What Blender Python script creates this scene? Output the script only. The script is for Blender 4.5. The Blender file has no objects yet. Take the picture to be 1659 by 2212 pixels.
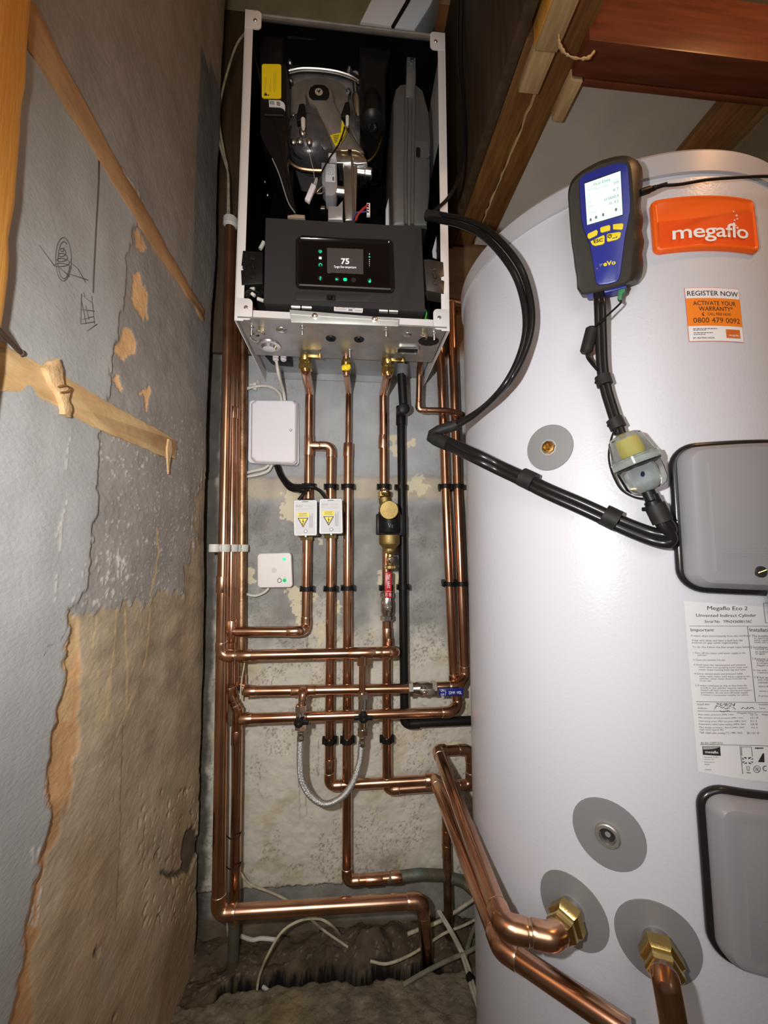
import bpy, bmesh, math, random
import numpy as np
from mathutils import Vector, Matrix

random.seed(7)
SC = bpy.context.scene
COL = SC.collection
R_ = math.radians

# ------------------------------------------------------------------ camera
W_, H_, F_ = 1659.0, 2212.0, 850.0
CAM = Vector((0.0, -1.03, 1.10))
YAW, PIT = R_(5.176), R_(5.089)
FWD = Vector((math.sin(YAW) * math.cos(PIT), math.cos(YAW) * math.cos(PIT), math.sin(PIT)))
RGT = Vector((math.cos(YAW), -math.sin(YAW), 0))
UPV = RGT.cross(FWD)
cd = bpy.data.cameras.new('camera')
cd.sensor_fit = 'HORIZONTAL'; cd.sensor_width = 36.0; cd.lens = F_ * 36.0 / W_
cd.clip_start = 0.01
cam = bpy.data.objects.new('camera', cd); COL.objects.link(cam)
cam.matrix_world = Matrix(((RGT.x, UPV.x, -FWD.x, CAM.x), (RGT.y, UPV.y, -FWD.y, CAM.y), (RGT.z, UPV.z, -FWD.z, CAM.z), (0, 0, 0, 1)))
SC.camera = cam

# ------------------------------------------------------------------ light
SC.view_settings.view_transform = 'Standard'
SC.view_settings.look = 'None'
SC.view_settings.gamma = 1.0
SC.view_settings.use_curve_mapping = False
SC.view_settings.exposure = 0.0
wd = bpy.data.worlds.new('world'); SC.world = wd; wd.use_nodes = True
wd.node_tree.nodes['Background'].inputs[0].default_value = (1.0, 0.86, 0.72, 1)
wd.node_tree.nodes['Background'].inputs[1].default_value = 0.09

def lamp(name, kind, loc, energy, color, size=0.01, aim=None, spot=None, blend=1.0, size_y=None):
    l = bpy.data.lights.new(name, kind); l.energy = energy; l.color = color
    if kind == 'AREA':
        l.size = size
        if size_y: l.shape = 'RECTANGLE'; l.size_y = size_y
    else: l.shadow_soft_size = size
    if kind == 'SPOT': l.spot_size = R_(spot); l.spot_blend = blend
    o = bpy.data.objects.new(name, l); COL.objects.link(o); o.location = loc
    if aim is not None:
        o.rotation_euler = (Vector(aim) - Vector(loc)).to_track_quat('-Z', 'Y').to_euler()
    return o
# hand torch beside the lens, warm bulb up by the loft, added soft fill lamp behind the photographer
lamp('torch_light', 'SPOT', CAM + Vector((-0.11, 0.02, 0.05)), 26.0, (1.0, 0.985, 0.965), 0.012, aim=CAM + Vector((0.12, 1.0, 0.03)), spot=140, blend=0.9)
lamp('loft_bulb_light', 'POINT', (0.80, -0.98, 2.08), 8.0, (1.0, 0.50, 0.19), 0.035)
lamp('fill_light', 'AREA', (-0.05, -2.2, 1.7), 9.0, (1.0, 0.93, 0.86), 0.9, aim=(0.0, 0, 0.9))

# ------------------------------------------------------------------ picture point -> place point
def ray(px, py): return FWD + RGT * ((px - W_ / 2) / F_) - UPV * ((py - H_ / 2) / F_)
def PY(px, py, Y): d = ray(px, py); return CAM + d * ((Y - CAM.y) / d.y)
def PX(px, py, X): d = ray(px, py); return CAM + d * ((X - CAM.x) / d.x)
def PZ(px, py, Z): d = ray(px, py); return CAM + d * ((Z - CAM.z) / d.z)
TX, TY, TR = 0.513, -0.30, 0.275            # hot water tank axis and radius
def PC(px, py, r=TR):
    d = ray(px, py); ox, oy = CAM.x - TX, CAM.y - TY
    a = d.x * d.x + d.y * d.y; b = 2 * (ox * d.x + oy * d.y); c = ox * ox + oy * oy - r * r
    q = b * b - 4 * a * c
    t = (-b - math.sqrt(max(q, 0))) / (2 * a)
    return CAM + d * t
def TSZ(px, py, r=TR):                      # arc length and height on the tank skin
    p = PC(px, py, r); return (math.atan2(p.y - TY, p.x - TX) * TR, p.z)
def TM(s, z, h=0.0):
    a = s / TR; return Vector((TX + (TR + h) * math.cos(a), TY + (TR + h) * math.sin(a), z))
def PN(px, py, o, n):                       # plane through o with normal n
    d = ray(px, py); return CAM + d * ((o - CAM).dot(n) / d.dot(n))
# zoomed crop coordinates
def K(n, x, y):
    ox, oy, s = {1: (460, 0, 2.9625), 2: (460, 440, 2.9625), 3: (440, 800, 4.2535), 4: (740, 800, 4.2535), 5: (440, 1300, 2.6755),
                 6: (420, 1740, 2.5925), 7: (960, 0, 2.3733), 8: (1180, 300, 3.4637), 9: (1100, 780, 2.9676), 10: (1400, 1260, 5.027),
                 11: (900, 1560, 2.1858), 12: (0, 0, 2.9106), 13: (0, 700, 2.9627), 14: (0, 1300, 2.4252)}[n]
    return (ox + x / s, oy + y / s)

# ------------------------------------------------------------------ materials
MATS = {}
def mat(name, col, rough=0.5, metal=0.0, var=0.0, vscale=20.0, bump=0.0, bscale=200.0, col2=None, spec=0.5, emit=None, estr=1.0,
        trans=0.0, alpha=1.0, stretch=(1, 1, 1), coat=0.0, rvar=0.0, ior=1.45, thr=(0.35, 0.65), detail=5.0):
    if name in MATS: return MATS[name]
    m = bpy.data.materials.new(name); m.use_nodes = True; MATS[name] = m
    nt = m.node_tree; N = nt.nodes; L = nt.links; b = N['Principled BSDF']
    b.inputs['Base Color'].default_value = (*col, 1); b.inputs['Roughness'].default_value = rough
    b.inputs['Metallic'].default_value = metal; b.inputs['Specular IOR Level'].default_value = spec
    b.inputs['IOR'].default_value = ior
    b.inputs['Transmission Weight'].default_value = trans; b.inputs['Alpha'].default_value = alpha
    b.inputs['Coat Weight'].default_value = coat
    if emit is not None:
        b.inputs['Emission Color'].default_value = (*emit, 1); b.inputs['Emission Strength'].default_value = estr
    tc = N.new('ShaderNodeTexCoord'); mp = N.new('ShaderNodeMapping'); mp.inputs['Scale'].default_value = stretch
    L.new(tc.outputs['Object'], mp.inputs['Vector'])
    if var or col2:
        no = N.new('ShaderNodeTexNoise'); no.inputs['Scale'].default_value = vscale; no.inputs['Detail'].default_value = detail
        L.new(mp.outputs[0], no.inputs['Vector'])
        rp = N.new('ShaderNodeValToRGB'); L.new(no.outputs['Fac'], rp.inputs[0])
        rp.color_ramp.elements[0].position = thr[0]; rp.color_ramp.elements[1].position = thr[1]
        c2 = col2 if col2 else tuple(min(1, c * (1 + var)) for c in col)
        c1 = col if col2 else tuple(c * (1 - var) for c in col)
        rp.color_ramp.elements[0].color = (*c1, 1); rp.color_ramp.elements[1].color = (*c2, 1)
        L.new(rp.outputs[0], b.inputs['Base Color'])
        if rvar:
            mr = N.new('ShaderNodeMapRange'); mr.inputs[3].default_value = max(0, rough - rvar); mr.inputs[4].default_value = rough + rvar
            L.new(no.outputs['Fac'], mr.inputs[0]); L.new(mr.outputs[0], b.inputs['Roughness'])
    if bump:
        n2 = N.new('ShaderNodeTexNoise'); n2.inputs['Scale'].default_value = bscale; n2.inputs['Detail'].default_value = 4
        L.new(mp.outputs[0], n2.inputs['Vector'])
        bp = N.new('ShaderNodeBump'); bp.inputs['Strength'].default_value = bump; bp.inputs['Distance'].default_value = 0.002
        L.new(n2.outputs['Fac'], bp.inputs['Height']); L.new(bp.outputs[0], b.inputs['Normal'])
    return m

COPPER = mat('copper', (0.50, 0.27, 0.165), 0.22, 1.0, col2=(0.68, 0.405, 0.27), vscale=13, rvar=0.05, bump=0.012, bscale=60)
COPPER_FIT = mat('copper_fitting', (0.54, 0.29, 0.18), 0.24, 1.0, col2=(0.72, 0.43, 0.28), vscale=40, rvar=0.05, bump=0.03, bscale=110)
COPPER_OLD = mat('aged_copper', (0.20, 0.115, 0.06), 0.42, 1.0, col2=(0.42, 0.26, 0.15), vscale=30, rvar=0.1, bump=0.25, bscale=160)
VERDI = mat('verdigris_copper', (0.16, 0.12, 0.08), 0.6, 0.6, col2=(0.14, 0.19, 0.16), vscale=35, bump=0.4, bscale=200)
SOLDER = mat('solder', (0.72, 0.66, 0.58), 0.3, 1.0)
BRASS = mat('brass', (0.62, 0.45, 0.16), 0.24, 1.0, var=0.12, vscale=40, bump=0.08, bscale=300)
BRASS_DULL = mat('dull_brass', (0.37, 0.27, 0.105), 0.55, 1.0, var=0.15, vscale=60, bump=0.3, bscale=500)
CHROME = mat('nickel', (0.62, 0.59, 0.54), 0.2, 1.0, var=0.08, vscale=50)
STEEL = mat('bright_steel', (0.70, 0.70, 0.69), 0.28, 1.0, var=0.06, vscale=60)
GALV = mat('galvanised_steel', (0.42, 0.41, 0.40), 0.42, 0.85, var=0.12, vscale=30, bump=0.05, bscale=300)
ALU = mat('cast_aluminium', (0.42, 0.40, 0.38), 0.42, 0.8, var=0.18, vscale=40, bump=0.25, bscale=350)
ALU_TAN = mat('dull_aluminium', (0.24, 0.205, 0.175), 0.55, 0.4, var=0.1, vscale=40, bump=0.1, bscale=400)
SMOKE = mat('dark_cast_metal', (0.16, 0.155, 0.16), 0.25, 0.6, var=0.2, vscale=30, bump=0.15, bscale=200)
BLACK = mat('black_plastic', (0.008, 0.008, 0.008), 0.42, var=0.1, vscale=60, spec=0.22)
BLACK_SATIN = mat('satin_black', (0.009, 0.008, 0.008), 0.32, spec=0.22)
LINER = mat('liner_black', (0.004, 0.004, 0.004), 0.6, spec=0.1)
RUBBER = mat('black_rubber', (0.016, 0.015, 0.014), 0.55, spec=0.25, var=0.2, vscale=80, bump=0.1, bscale=300)
HOSE = mat('hose_rubber', (0.010, 0.009, 0.009), 0.28, spec=0.35, bump=0.03, bscale=120)
CHARCOAL = mat('charcoal_plastic', (0.030, 0.029, 0.029), 0.55, spec=0.2, bump=0.15, bscale=900)
GLOSS_BLACK = mat('gloss_black', (0.008, 0.007, 0.007), 0.08)
SCREEN_DARK = mat('unlit_screen', (0.05, 0.043, 0.04), 0.12, emit=(0.07, 0.055, 0.05), estr=0.25)
WHITE_PAINT = mat('white_enamel', (0.66, 0.64, 0.63), 0.4, bump=0.05, bscale=500)
WHITE_PL = mat('white_plastic', (0.72, 0.70, 0.74), 0.45, bump=0.04, bscale=400)
WHITE_MARK = mat('white_mark', (0.8, 0.8, 0.8), 0.5)
CABLE_W = mat('white_cable', (0.60, 0.575, 0.51), 0.5, var=0.1, vscale=40)
CABLE_OLD = mat('dirty_cable', (0.40, 0.36, 0.25), 0.6, var=0.25, vscale=50)
CABLE_DUST = mat('dusty_grey_cable', (0.16, 0.145, 0.11), 0.8, var=0.25, vscale=50)
TANK = mat('tank_enamel', (0.53, 0.53, 0.575), 0.30, bump=0.16, bscale=230)
TANK_CAP = mat('tank_cap_plastic', (0.40, 0.395, 0.42), 0.38)
GREY_DISC = mat('grey_disc_plastic', (0.19, 0.185, 0.19), 0.5)
GREY_COVER = mat('grey_cover_plastic', (0.24, 0.235, 0.25), 0.42, bump=0.06, bscale=500)
ORANGE = mat('orange_badge', (0.88, 0.125, 0.012), 0.25)
ORANGE_D = mat('deep_orange_badge', (0.80, 0.085, 0.01), 0.25)
ORANGE_ST = mat('orange_print', (0.78, 0.20, 0.01), 0.5)
RED_LINE = mat('red_print', (0.65, 0.12, 0.08), 0.5)
PAPER = mat('white_paper', (0.62, 0.615, 0.63), 0.5)
PAPER_W = mat('bright_paper', (0.72, 0.71, 0.72), 0.5)
INK = mat('black_ink', (0.02, 0.018, 0.02), 0.6)
INK_SOFT = mat('grey_ink', (0.14, 0.135, 0.14), 0.6)
YELLOW = mat('yellow_label', (0.80, 0.62, 0.01), 0.45)
YELLOW_BTN = mat('yellow_button', (0.80, 0.62, 0.02), 0.4)
BLUE = mat('blue_plastic', (0.022, 0.030, 0.24), 0.35)
BLUE_VALVE = mat('blue_vinyl', (0.010, 0.016, 0.17), 0.35)
RED_VALVE = mat('red_vinyl', (0.42, 0.008, 0.02), 0.35)
GREEN_PL = mat('green_plastic', (0.03, 0.16, 0.06), 0.5)
LCD = mat('lit_screen', (0.5, 0.7, 0.6), 0.3, emit=(0.66, 0.95, 0.80), estr=0.75)
LED_G = mat('green_led', (0.02, 0.5, 0.2), 0.4, emit=(0.02, 0.9, 0.35), estr=0.9)
ICON_G = mat('green_icon', (0.0, 0.4, 0.2), 0.4, emit=(0.0, 0.75, 0.36), estr=0.8)
ICON_W = mat('lit_lettering', (0.6, 0.6, 0.6), 0.4, emit=(0.85, 0.85, 0.9), estr=0.9)
RED_WIRE = mat('red_wire', (0.4, 0.02, 0.03), 0.5)
BLUE_WIRE = mat('blue_wire', (0.04, 0.05, 0.2), 0.5)
GREEN_WIRE = mat('green_wire', (0.03, 0.3, 0.04), 0.5)
VESSEL = mat('grey_vessel_paint', (0.15, 0.145, 0.14), 0.38, 0.45)
BRAID = mat('steel_braid', (0.62, 0.61, 0.60), 0.35, 0.9)
WOOD_DK = mat('dark_stained_wood', (0.125, 0.055, 0.015), 0.5, col2=(0.21, 0.10, 0.032), vscale=14, stretch=(8, 0.8, 8), bump=0.15, bscale=60)
WOOD_BLK = mat('blackened_wood', (0.045, 0.026, 0.014), 0.6, col2=(0.075, 0.045, 0.024), vscale=10, stretch=(6, 6, 0.6), bump=0.1, bscale=60)
WOOD_RED = mat('mahogany_stain', (0.095, 0.024, 0.010), 0.36, col2=(0.15, 0.042, 0.018), vscale=10, stretch=(0.7, 8, 8), bump=0.05, bscale=80)
WOOD_OR = mat('orange_varnish', (0.74, 0.32, 0.05), 0.42, col2=(0.85, 0.45, 0.10), vscale=9, stretch=(7, 7, 0.7), bump=0.2, bscale=50)
WOOD_PALE = mat('raw_pine', (0.40, 0.27, 0.12), 0.7, col2=(0.52, 0.37, 0.19), vscale=16, stretch=(10, 1, 10), bump=0.15, bscale=150)
WOOD_LATH = mat('old_lath', (0.30, 0.165, 0.075), 0.65, col2=(0.46, 0.27, 0.13), vscale=11, stretch=(3, 1, 3), bump=0.5, bscale=60)
PLASTER_CH = mat('bare_plaster', (0.44, 0.29, 0.14), 0.9, col2=(0.62, 0.42, 0.22), vscale=60, bump=0.5, bscale=300)
CEIL = mat('ceiling_board', (0.48, 0.45, 0.40), 0.85, var=0.06, vscale=8, bump=0.1, bscale=120)
TANWALL = mat('tan_plaster', (0.26, 0.22, 0.13), 0.9, var=0.1, vscale=8)
NAIL = mat('rusty_nail', (0.10, 0.07, 0.05), 0.6, 0.6)

def glassmat(name, col, rough=0.03):
    m = mat(name, col, rough, trans=1.0, ior=1.25); return m
TRAP = glassmat('clear_trap_plastic', (0.94, 0.985, 0.975))

# ------------------------------------------------------------------ mesh kit
def fillet(pts, rb, n=8):
    pts = [Vector(p) for p in pts]
    out = [pts[0]]
    for i in range(1, len(pts) - 1):
        r = rb[i - 1] if isinstance(rb, (list, tuple)) else rb
        a, b, c = pts[i - 1], pts[i], pts[i + 1]
        u, v = (a - b), (c - b); lu, lv = u.length, v.length
        if lu < 1e-9 or lv < 1e-9 or r <= 0: out.append(b); continue
        u /= lu; v /= lv
        ang = u.angle(v)
        if ang > math.pi - 0.02: out.append(b); continue
        t = min(r / math.tan(ang / 2), lu * 0.49, lv * 0.49)
        rr = t * math.tan(ang / 2)
        cen = b + (u + v).normalized() * (rr / math.sin(ang / 2))
        p0, p1 = b + u * t - cen, b + v * t - cen
        full = p0.angle(p1); ax = p0.cross(p1)
        if ax.length < 1e-12: out.append(b); continue
        ax.normalize()
        k = max(2, int(n * full / (math.pi / 2)) + 1)
        for j in range(k + 1): out.append(cen + Matrix.Rotation(full * j / k, 3, ax) @ p0)
    out.append(pts[-1])
    return out

def smooth_path(pts, n=8):                  # Catmull-Rom
    P = [Vector(p) for p in pts]; P = [P[0] * 2 - P[1]] + P + [P[-1] * 2 - P[-2]]
    out = []
    for i in range(1, len(P) - 2):
        for j in range(n):
            t = j / n
            out.append(0.5 * ((2 * P[i]) + (P[i + 1] - P[i - 1]) * t + (2 * P[i - 1] - 5 * P[i] + 4 * P[i + 1] - P[i + 2]) * t * t
                              + (3 * P[i] - P[i - 1] - 3 * P[i + 1] + P[i + 2]) * t ** 3))
    out.append(P[-2]); return out

class M:
    def __init__(s): s.b = bmesh.new()
    def tube(s, pts, r, seg=16, cap=True, closed=False, flat=None):
        pts = [Vector(p) for p in pts]; n = len(pts)
        rs = r if isinstance(r, (list, tuple)) else [r] * n
        t = (pts[1] - pts[0]).normalized()
        nrm = t.orthogonal().normalized(); rings = []
        for i in range(n):
            if closed: t2 = (pts[(i + 1) % n] - pts[i - 1])
            elif i == 0: t2 = pts[1] - pts[0]
            elif i == n - 1: t2 = pts[-1] - pts[-2]
            else: t2 = (pts[i + 1] - pts[i]).normalized() + (pts[i] - pts[i - 1]).normalized()
            if t2.length < 1e-12: t2 = t
            t2 = t2.normalized()
            q = t.rotation_difference(t2); nrm = q @ nrm; nrm = (nrm - t2 * nrm.dot(t2)).normalized(); t = t2
            bi = t.cross(nrm)
            f = flat or (1, 1)
            rings.append([s.b.verts.new(pts[i] + (nrm * math.cos(a) * f[0] + bi * math.sin(a) * f[1]) * rs[i])
                          for a in [2 * math.pi * k / seg for k in range(seg)]])
        m = n if closed else n - 1
        for i in range(m):
            A, B = rings[i], rings[(i + 1) % n]
            for k in range(seg): s.b.faces.new((A[k], A[(k + 1) % seg], B[(k + 1) % seg], B[k]))
        if cap and not closed:
            s.b.faces.new(rings[0][::-1]); s.b.faces.new(rings[-1])
        return s
    def lathe(s, o, ax, prof, seg=24, phase=0.0, cap=True):
        o = Vector(o); ax = Vector(ax).normalized(); u = ax.orthogonal().normalized(); v = ax.cross(u)
        rings = []
        for d, r in prof:
            r = max(r, 1e-5)
            rings.append([s.b.verts.new(o + ax * d + (u * math.cos(a) + v * math.sin(a)) * r)
                          for a in [phase + 2 * math.pi * k / seg for k in range(seg)]])
        for A, B in zip(rings, rings[1:]):
            for k in range(seg): s.b.faces.new((A[k], A[(k + 1) % seg], B[(k + 1) % seg], B[k]))
        if cap: s.b.faces.new(rings[0][::-1]); s.b.faces.new(rings[-1])
        return s
    def hexnut(s, o, ax, d0, d1, r, phase=0.0):
        e = min(0.0012, (d1 - d0) * 0.2)
        return s.lathe(o, ax, [(d0, r * 0.9), (d0 + e, r), (d1 - e, r), (d1, r * 0.9)], 6, phase)
    def loft(s, loops, cap=True):
        rings = [[s.b.verts.new(Vector(p)) for p in lp] for lp in loops]
        n = len(rings[0])
        for A, B in zip(rings, rings[1:]):
            for k in range(n): s.b.faces.new((A[k], A[(k + 1) % n], B[(k + 1) % n], B[k]))
        if cap: s.b.faces.new(rings[0][::-1]); s.b.faces.new(rings[-1])
        return s
    def prism(s, poly, ext, bev=0.0):
        """front polygon (3-D points) pushed along ext; bevelled front edge"""
        poly = [Vector(p) for p in poly]; ext = Vector(ext)
        if bev > 0:
            n = Vector((0, 0, 0)); c = sum(poly, Vector()) / len(poly)
            ins = []
            L = len(poly)
            e = ext.normalized()
            for i in range(L):
                a, b, d = poly[i - 1], poly[i], poly[(i + 1) % L]
                u = (b - a).normalized(); v = (d - b).normalized()
                tn = (u + v)
                tn = tn.normalized() if tn.length > 1e-6 else u
                nn = e.cross(tn).normalized()
                ins.append((b, nn))
            area = sum(((poly[i] - c).cross(poly[(i + 1) % L] - c)).dot(e) for i in range(L))
            sg = 1 if area > 0 else -1
            k = 0.3
            l0 = [b + nn * sg * bev for b, nn in ins]
            l1 = [b + nn * sg * bev * k + e * bev * k for b, nn in ins]
            l2 = [b + e * bev for b, nn in ins]
            l3 = [b + ext for b, nn in ins]
            return s.loft([l0, l1, l2, l3])
        return s.loft([poly, [p + ext for p in poly]])
    def box(s, c, size, rot=None, bev=0.0):
        c = Vector(c); x, y, z = (v / 2 for v in size)
        b2 = bmesh.new()
        bmesh.ops.create_cube(b2, size=1.0)
        for v in b2.verts: v.co = Vector((v.co.x * size[0], v.co.y * size[1], v.co.z * size[2]))
        if bev > 0: bmesh.ops.bevel(b2, geom=b2.edges[:], offset=bev, segments=2, affect='EDGES', profile=0.5)
        vm = {}
        for v in b2.verts: vm[v.index] = s.b.verts.new(c + ((rot @ v.co) if rot else v.co))
        for f in b2.faces: s.b.faces.new([vm[v.index] for v in f.verts])
        b2.free(); return s
    def ball(s, c, r, sc=(1, 1, 1), seg=16):
        mtx = Matrix.Translation(Vector(c)) @ Matrix.Diagonal((*sc, 1))
        bmesh.ops.create_uvsphere(s.b, u_segments=seg, v_segments=seg // 2, radius=r, matrix=mtx); return s
    def grid(s, fn, nu, nv):
        V = [[s.b.verts.new(fn(i / nu, j / nv)) for i in range(nu + 1)] for j in range(nv + 1)]
        for j in range(nv):
            for i in range(nu): s.b.faces.new((V[j][i], V[j][i + 1], V[j + 1][i + 1], V[j + 1][i]))
        return s

def props(o, label, cat, group=None, kind=None):
    if label: o['label'] = label
    if cat: o['category'] = cat
    if group: o['group'] = group
    if kind: o['kind'] = kind
    return o
def thing(name, label, cat, loc, group=None):
    o = bpy.data.objects.new(name, None); COL.objects.link(o); o.location = Vector(loc)
    o.empty_display_size = 0.02
    return props(o, label, cat, group)
def root_loc(o):
    l = Vector(o.location)
    while o.parent: o = o.parent; l = l + Vector(o.location)
    return l
def link(name, me, m, parent=None, loc=None, sharp=35):
    me.materials.append(m)
    me.polygons.foreach_set('use_smooth', [True] * len(me.polygons))
    if sharp: me.set_sharp_from_angle(angle=R_(sharp))
    o = bpy.data.objects.new(name, me); COL.objects.link(o)
    if parent:
        o.parent = parent
        me.transform(Matrix.Translation(-root_loc(parent)))
    elif loc is not None:
        me.transform(Matrix.Translation(-Vector(loc))); o.location = Vector(loc)
    return o
def part(name, g, m, parent, label=None, sharp=35):
    b = g.b if isinstance(g, M) else g
    bmesh.ops.recalc_face_normals(b, faces=b.faces[:])
    me = bpy.data.meshes.new(name); b.to_mesh(me); b.free()
    o = link(name, me, m, parent, sharp=sharp)
    if label: o['label'] = label
    return o
def solo(name, g, m, label, cat, loc=None, group=None, kind=None, sharp=35):
    b = g.b
    bmesh.ops.recalc_face_normals(b, faces=b.faces[:])
    me = bpy.data.meshes.new(name); b.to_mesh(me); b.free()
    if loc is None:
        co = np.empty(len(me.vertices) * 3); me.vertices.foreach_get('co', co); co = co.reshape(-1, 3)
        loc = Vector(((co[:, 0].min() + co[:, 0].max()) / 2, (co[:, 1].min() + co[:, 1].max()) / 2, co[:, 2].min()))
    o = link(name, me, m, None, loc, sharp)
    return props(o, label, cat, group, kind)

def text_bm(body, fn, spacing=1.0, ext=0.0, target=None, bold=0.0, shear=0.0, align='FIT'):
    """lettering: fn(u, v) maps 0..1 box of the text to the place"""
    cu = bpy.data.curves.new('lettering', 'FONT'); cu.body = body; cu.size = 1.0; cu.space_character = spacing; cu.resolution_u = 3
    cu.offset = bold; cu.shear = shear
    ob = bpy.data.objects.new('lettering', cu); COL.objects.link(ob)
    bpy.context.view_layer.update()
    dg = bpy.context.evaluated_depsgraph_get()
    me = bpy.data.meshes.new_from_object(ob.evaluated_get(dg))
    bpy.data.objects.remove(ob); bpy.data.curves.remove(cu)
    n = len(me.vertices)
    b = target if target is not None else bmesh.new()
    if n == 0: return b
    co = np.empty(n * 3); me.vertices.foreach_get('co', co); co = co.reshape(-1, 3)
    x0, x1 = co[:, 0].min(), co[:, 0].max(); y0, y1 = co[:, 1].min(), co[:, 1].max()
    vs = [b.verts.new(fn((c[0] - x0) / max(x1 - x0, 1e-6), (c[1] - y0) / max(y1 - y0, 1e-6))) for c in co]
    for p in me.polygons:
        try: b.faces.new([vs[i] for i in p.vertices])
        except ValueError: pass
    bpy.data.meshes.remove(me)
    return b

class Quad:
    """four picture corners tl,tr,br,bl on a surface; at(u,v,h): u right, v up"""
    def __init__(s, tl, tr, br, bl, surf, n=None):
        s.tank = surf == 'tank'
        f = (lambda p: Vector((*TSZ(*p), 0))) if s.tank else (lambda p: Vector(surf(*p)))
        s.c = [f(p) for p in (tl, tr, br, bl)]
        if not s.tank:
            s.n = n or (s.c[1] - s.c[3]).cross(s.c[0] - s.c[2]).normalized()
            if s.n.dot(CAM - s.c[0]) < 0: s.n = -s.n
    def at(s, u, v, h=0.0):
        tl, tr, br, bl = s.c
        p = (bl * (1 - u) + br * u) * (1 - v) + (tl * (1 - u) + tr * u) * v
        return TM(p.x, p.y, h) if s.tank else p + s.n * h
    def sub(s, u0, v0, u1, v1, h=0.0): return lambda u, v: s.at(u0 + (u1 - u0) * u, v0 + (v1 - v0) * v, h)
    def sheet(s, h=0.0004, nu=12, nv=2, u0=0, v0=0, u1=1, v1=1, g=None):
        g = g or M(); g.grid(s.sub(u0, v0, u1, v1, h), nu, nv); return g
    def rr(s, rc, layers, g=None, n=6, u0=0, v0=0, u1=1, v1=1, ncol=10):
        """rounded plate: rc corner as fraction of height; layers [(inset m, height m)]"""
        g = g or M()
        wd = (s.at(u1, .5) - s.at(u0, .5)).length if not s.tank else abs((s.c[1] + s.c[2] - s.c[0] - s.c[3]).x) / 2 * (u1 - u0)
        hd = (s.at(.5, v1) - s.at(.5, v0)).length
        rc = rc * hd; rings = []
        for ins, h in layers:
            r = max(rc - ins, 0.0002); x0, x1 = ins, wd - ins; y0, y1 = ins, hd - ins
            xs = [(x0 + r - r * math.cos(a), r - r * math.sin(a)) for a in [math.pi / 2 * k / n for k in range(n + 1)]]
            cols = [(x, d) for x, d in xs] + [(x0 + r + (x1 - x0 - 2 * r) * k / ncol, 0.0) for k in range(1, ncol)] + [(x1 - (x - x0), d) for x, d in xs[::-1]]
            mp = lambda x, y: s.at(u0 + (u1 - u0) * x / wd, v0 + (v1 - v0) * y / hd, h)
            top = [g.b.verts.new(mp(x, y1 - d)) for x, d in cols]; bot = [g.b.verts.new(mp(x, y0 + d)) for x, d in cols]
            rings.append((top, bot))
        for (t0, b0), (t1, b1) in zip(rings, rings[1:]):
            m = len(t0)
            for i in range(m - 1):
                g.b.faces.new((t0[i], t0[i + 1], t1[i + 1], t1[i])); g.b.faces.new((b0[i + 1], b0[i], b1[i], b1[i + 1]))
            g.b.faces.new((b0[0], t0[0], t1[0], b1[0])); g.b.faces.new((t0[-1], b0[-1], b1[-1], t1[-1]))
        t, b = rings[-1]
        for i in range(len(t) - 1): g.b.faces.new((b[i], b[i + 1], t[i + 1], t[i]))
        s.last = rings
        return g
    def outline(s, rc, ins, h, n=8):
        wd = (s.at(1, .5) - s.at(0, .5)).length if not s.tank else abs((s.c[1] + s.c[2] - s.c[0] - s.c[3]).x) / 2
        hd = (s.at(.5, 1) - s.at(.5, 0)).length; r = rc * hd; out = []
        for cx, cy, a0 in ((wd - r, hd - r, 0), (r, hd - r, 90), (r, r, 180), (wd - r, r, 270)):
            for k in range(n + 1):
                a = R_(a0 + 90 * k / n); out.append((cx + (r - ins) * math.cos(a), cy + (r - ins) * math.sin(a)))
        res = []
        for (xa, ya), (xb, yb) in zip(out, out[1:] + out[:1]):
            d = math.hypot(xb - xa, yb - ya); m = max(1, int(d / 0.02))
            for k in range(m): res.append(s.at((xa + (xb - xa) * k / m) / wd, (ya + (yb - ya) * k / m) / hd, h))
        return res

def text(name, body, fn, m, parent, **k):
    b = text_bm(body, fn, **k); return part(name, b, m, parent, sharp=None)

# ------------------------------------------------------------------ numpy relief helpers
def _hash(ix, iy, seed):
    h = (ix * 374761393 + iy * 668265263 + seed * 974634777) & 0x7fffffff
    h = ((h ^ (h >> 13)) * 1274126177) & 0x7fffffff
    return ((h ^ (h >> 16)) & 0xffff) / 65535.0
def vnoise(x, y, seed=0):
    ix = np.floor(x).astype(np.int64); iy = np.floor(y).astype(np.int64)
    fx = x - ix; fy = y - iy; fx = fx * fx * (3 - 2 * fx); fy = fy * fy * (3 - 2 * fy)
    return (_hash(ix, iy, seed) * (1 - fx) + _hash(ix + 1, iy, seed) * fx) * (1 - fy) + (_hash(ix, iy + 1, seed) * (1 - fx) + _hash(ix + 1, iy + 1, seed) * fx) * fy
def fbm(x, y, oct=4, seed=0):
    s = 0; a = 0.5; t = 0
    for i in range(oct): s = s + a * vnoise(x * 2 ** i, y * 2 ** i, seed + i * 17); t += a; a *= 0.5
    return s / t
def inpoly(x, y, poly):
    r = np.zeros(x.shape, bool); n = len(poly)
    for i in range(n):
        x1, y1 = poly[i]; x2, y2 = poly[(i + 1) % n]
        if y1 == y2: continue
        c = ((y1 > y) != (y2 > y)) & (x < (x2 - x1) * (y - y1) / (y2 - y1) + x1); r ^= c
    return r
def sstep(a, b, x): t = np.clip((x - a) / (b - a), 0, 1); return t * t * (3 - 2 * t)
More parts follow.
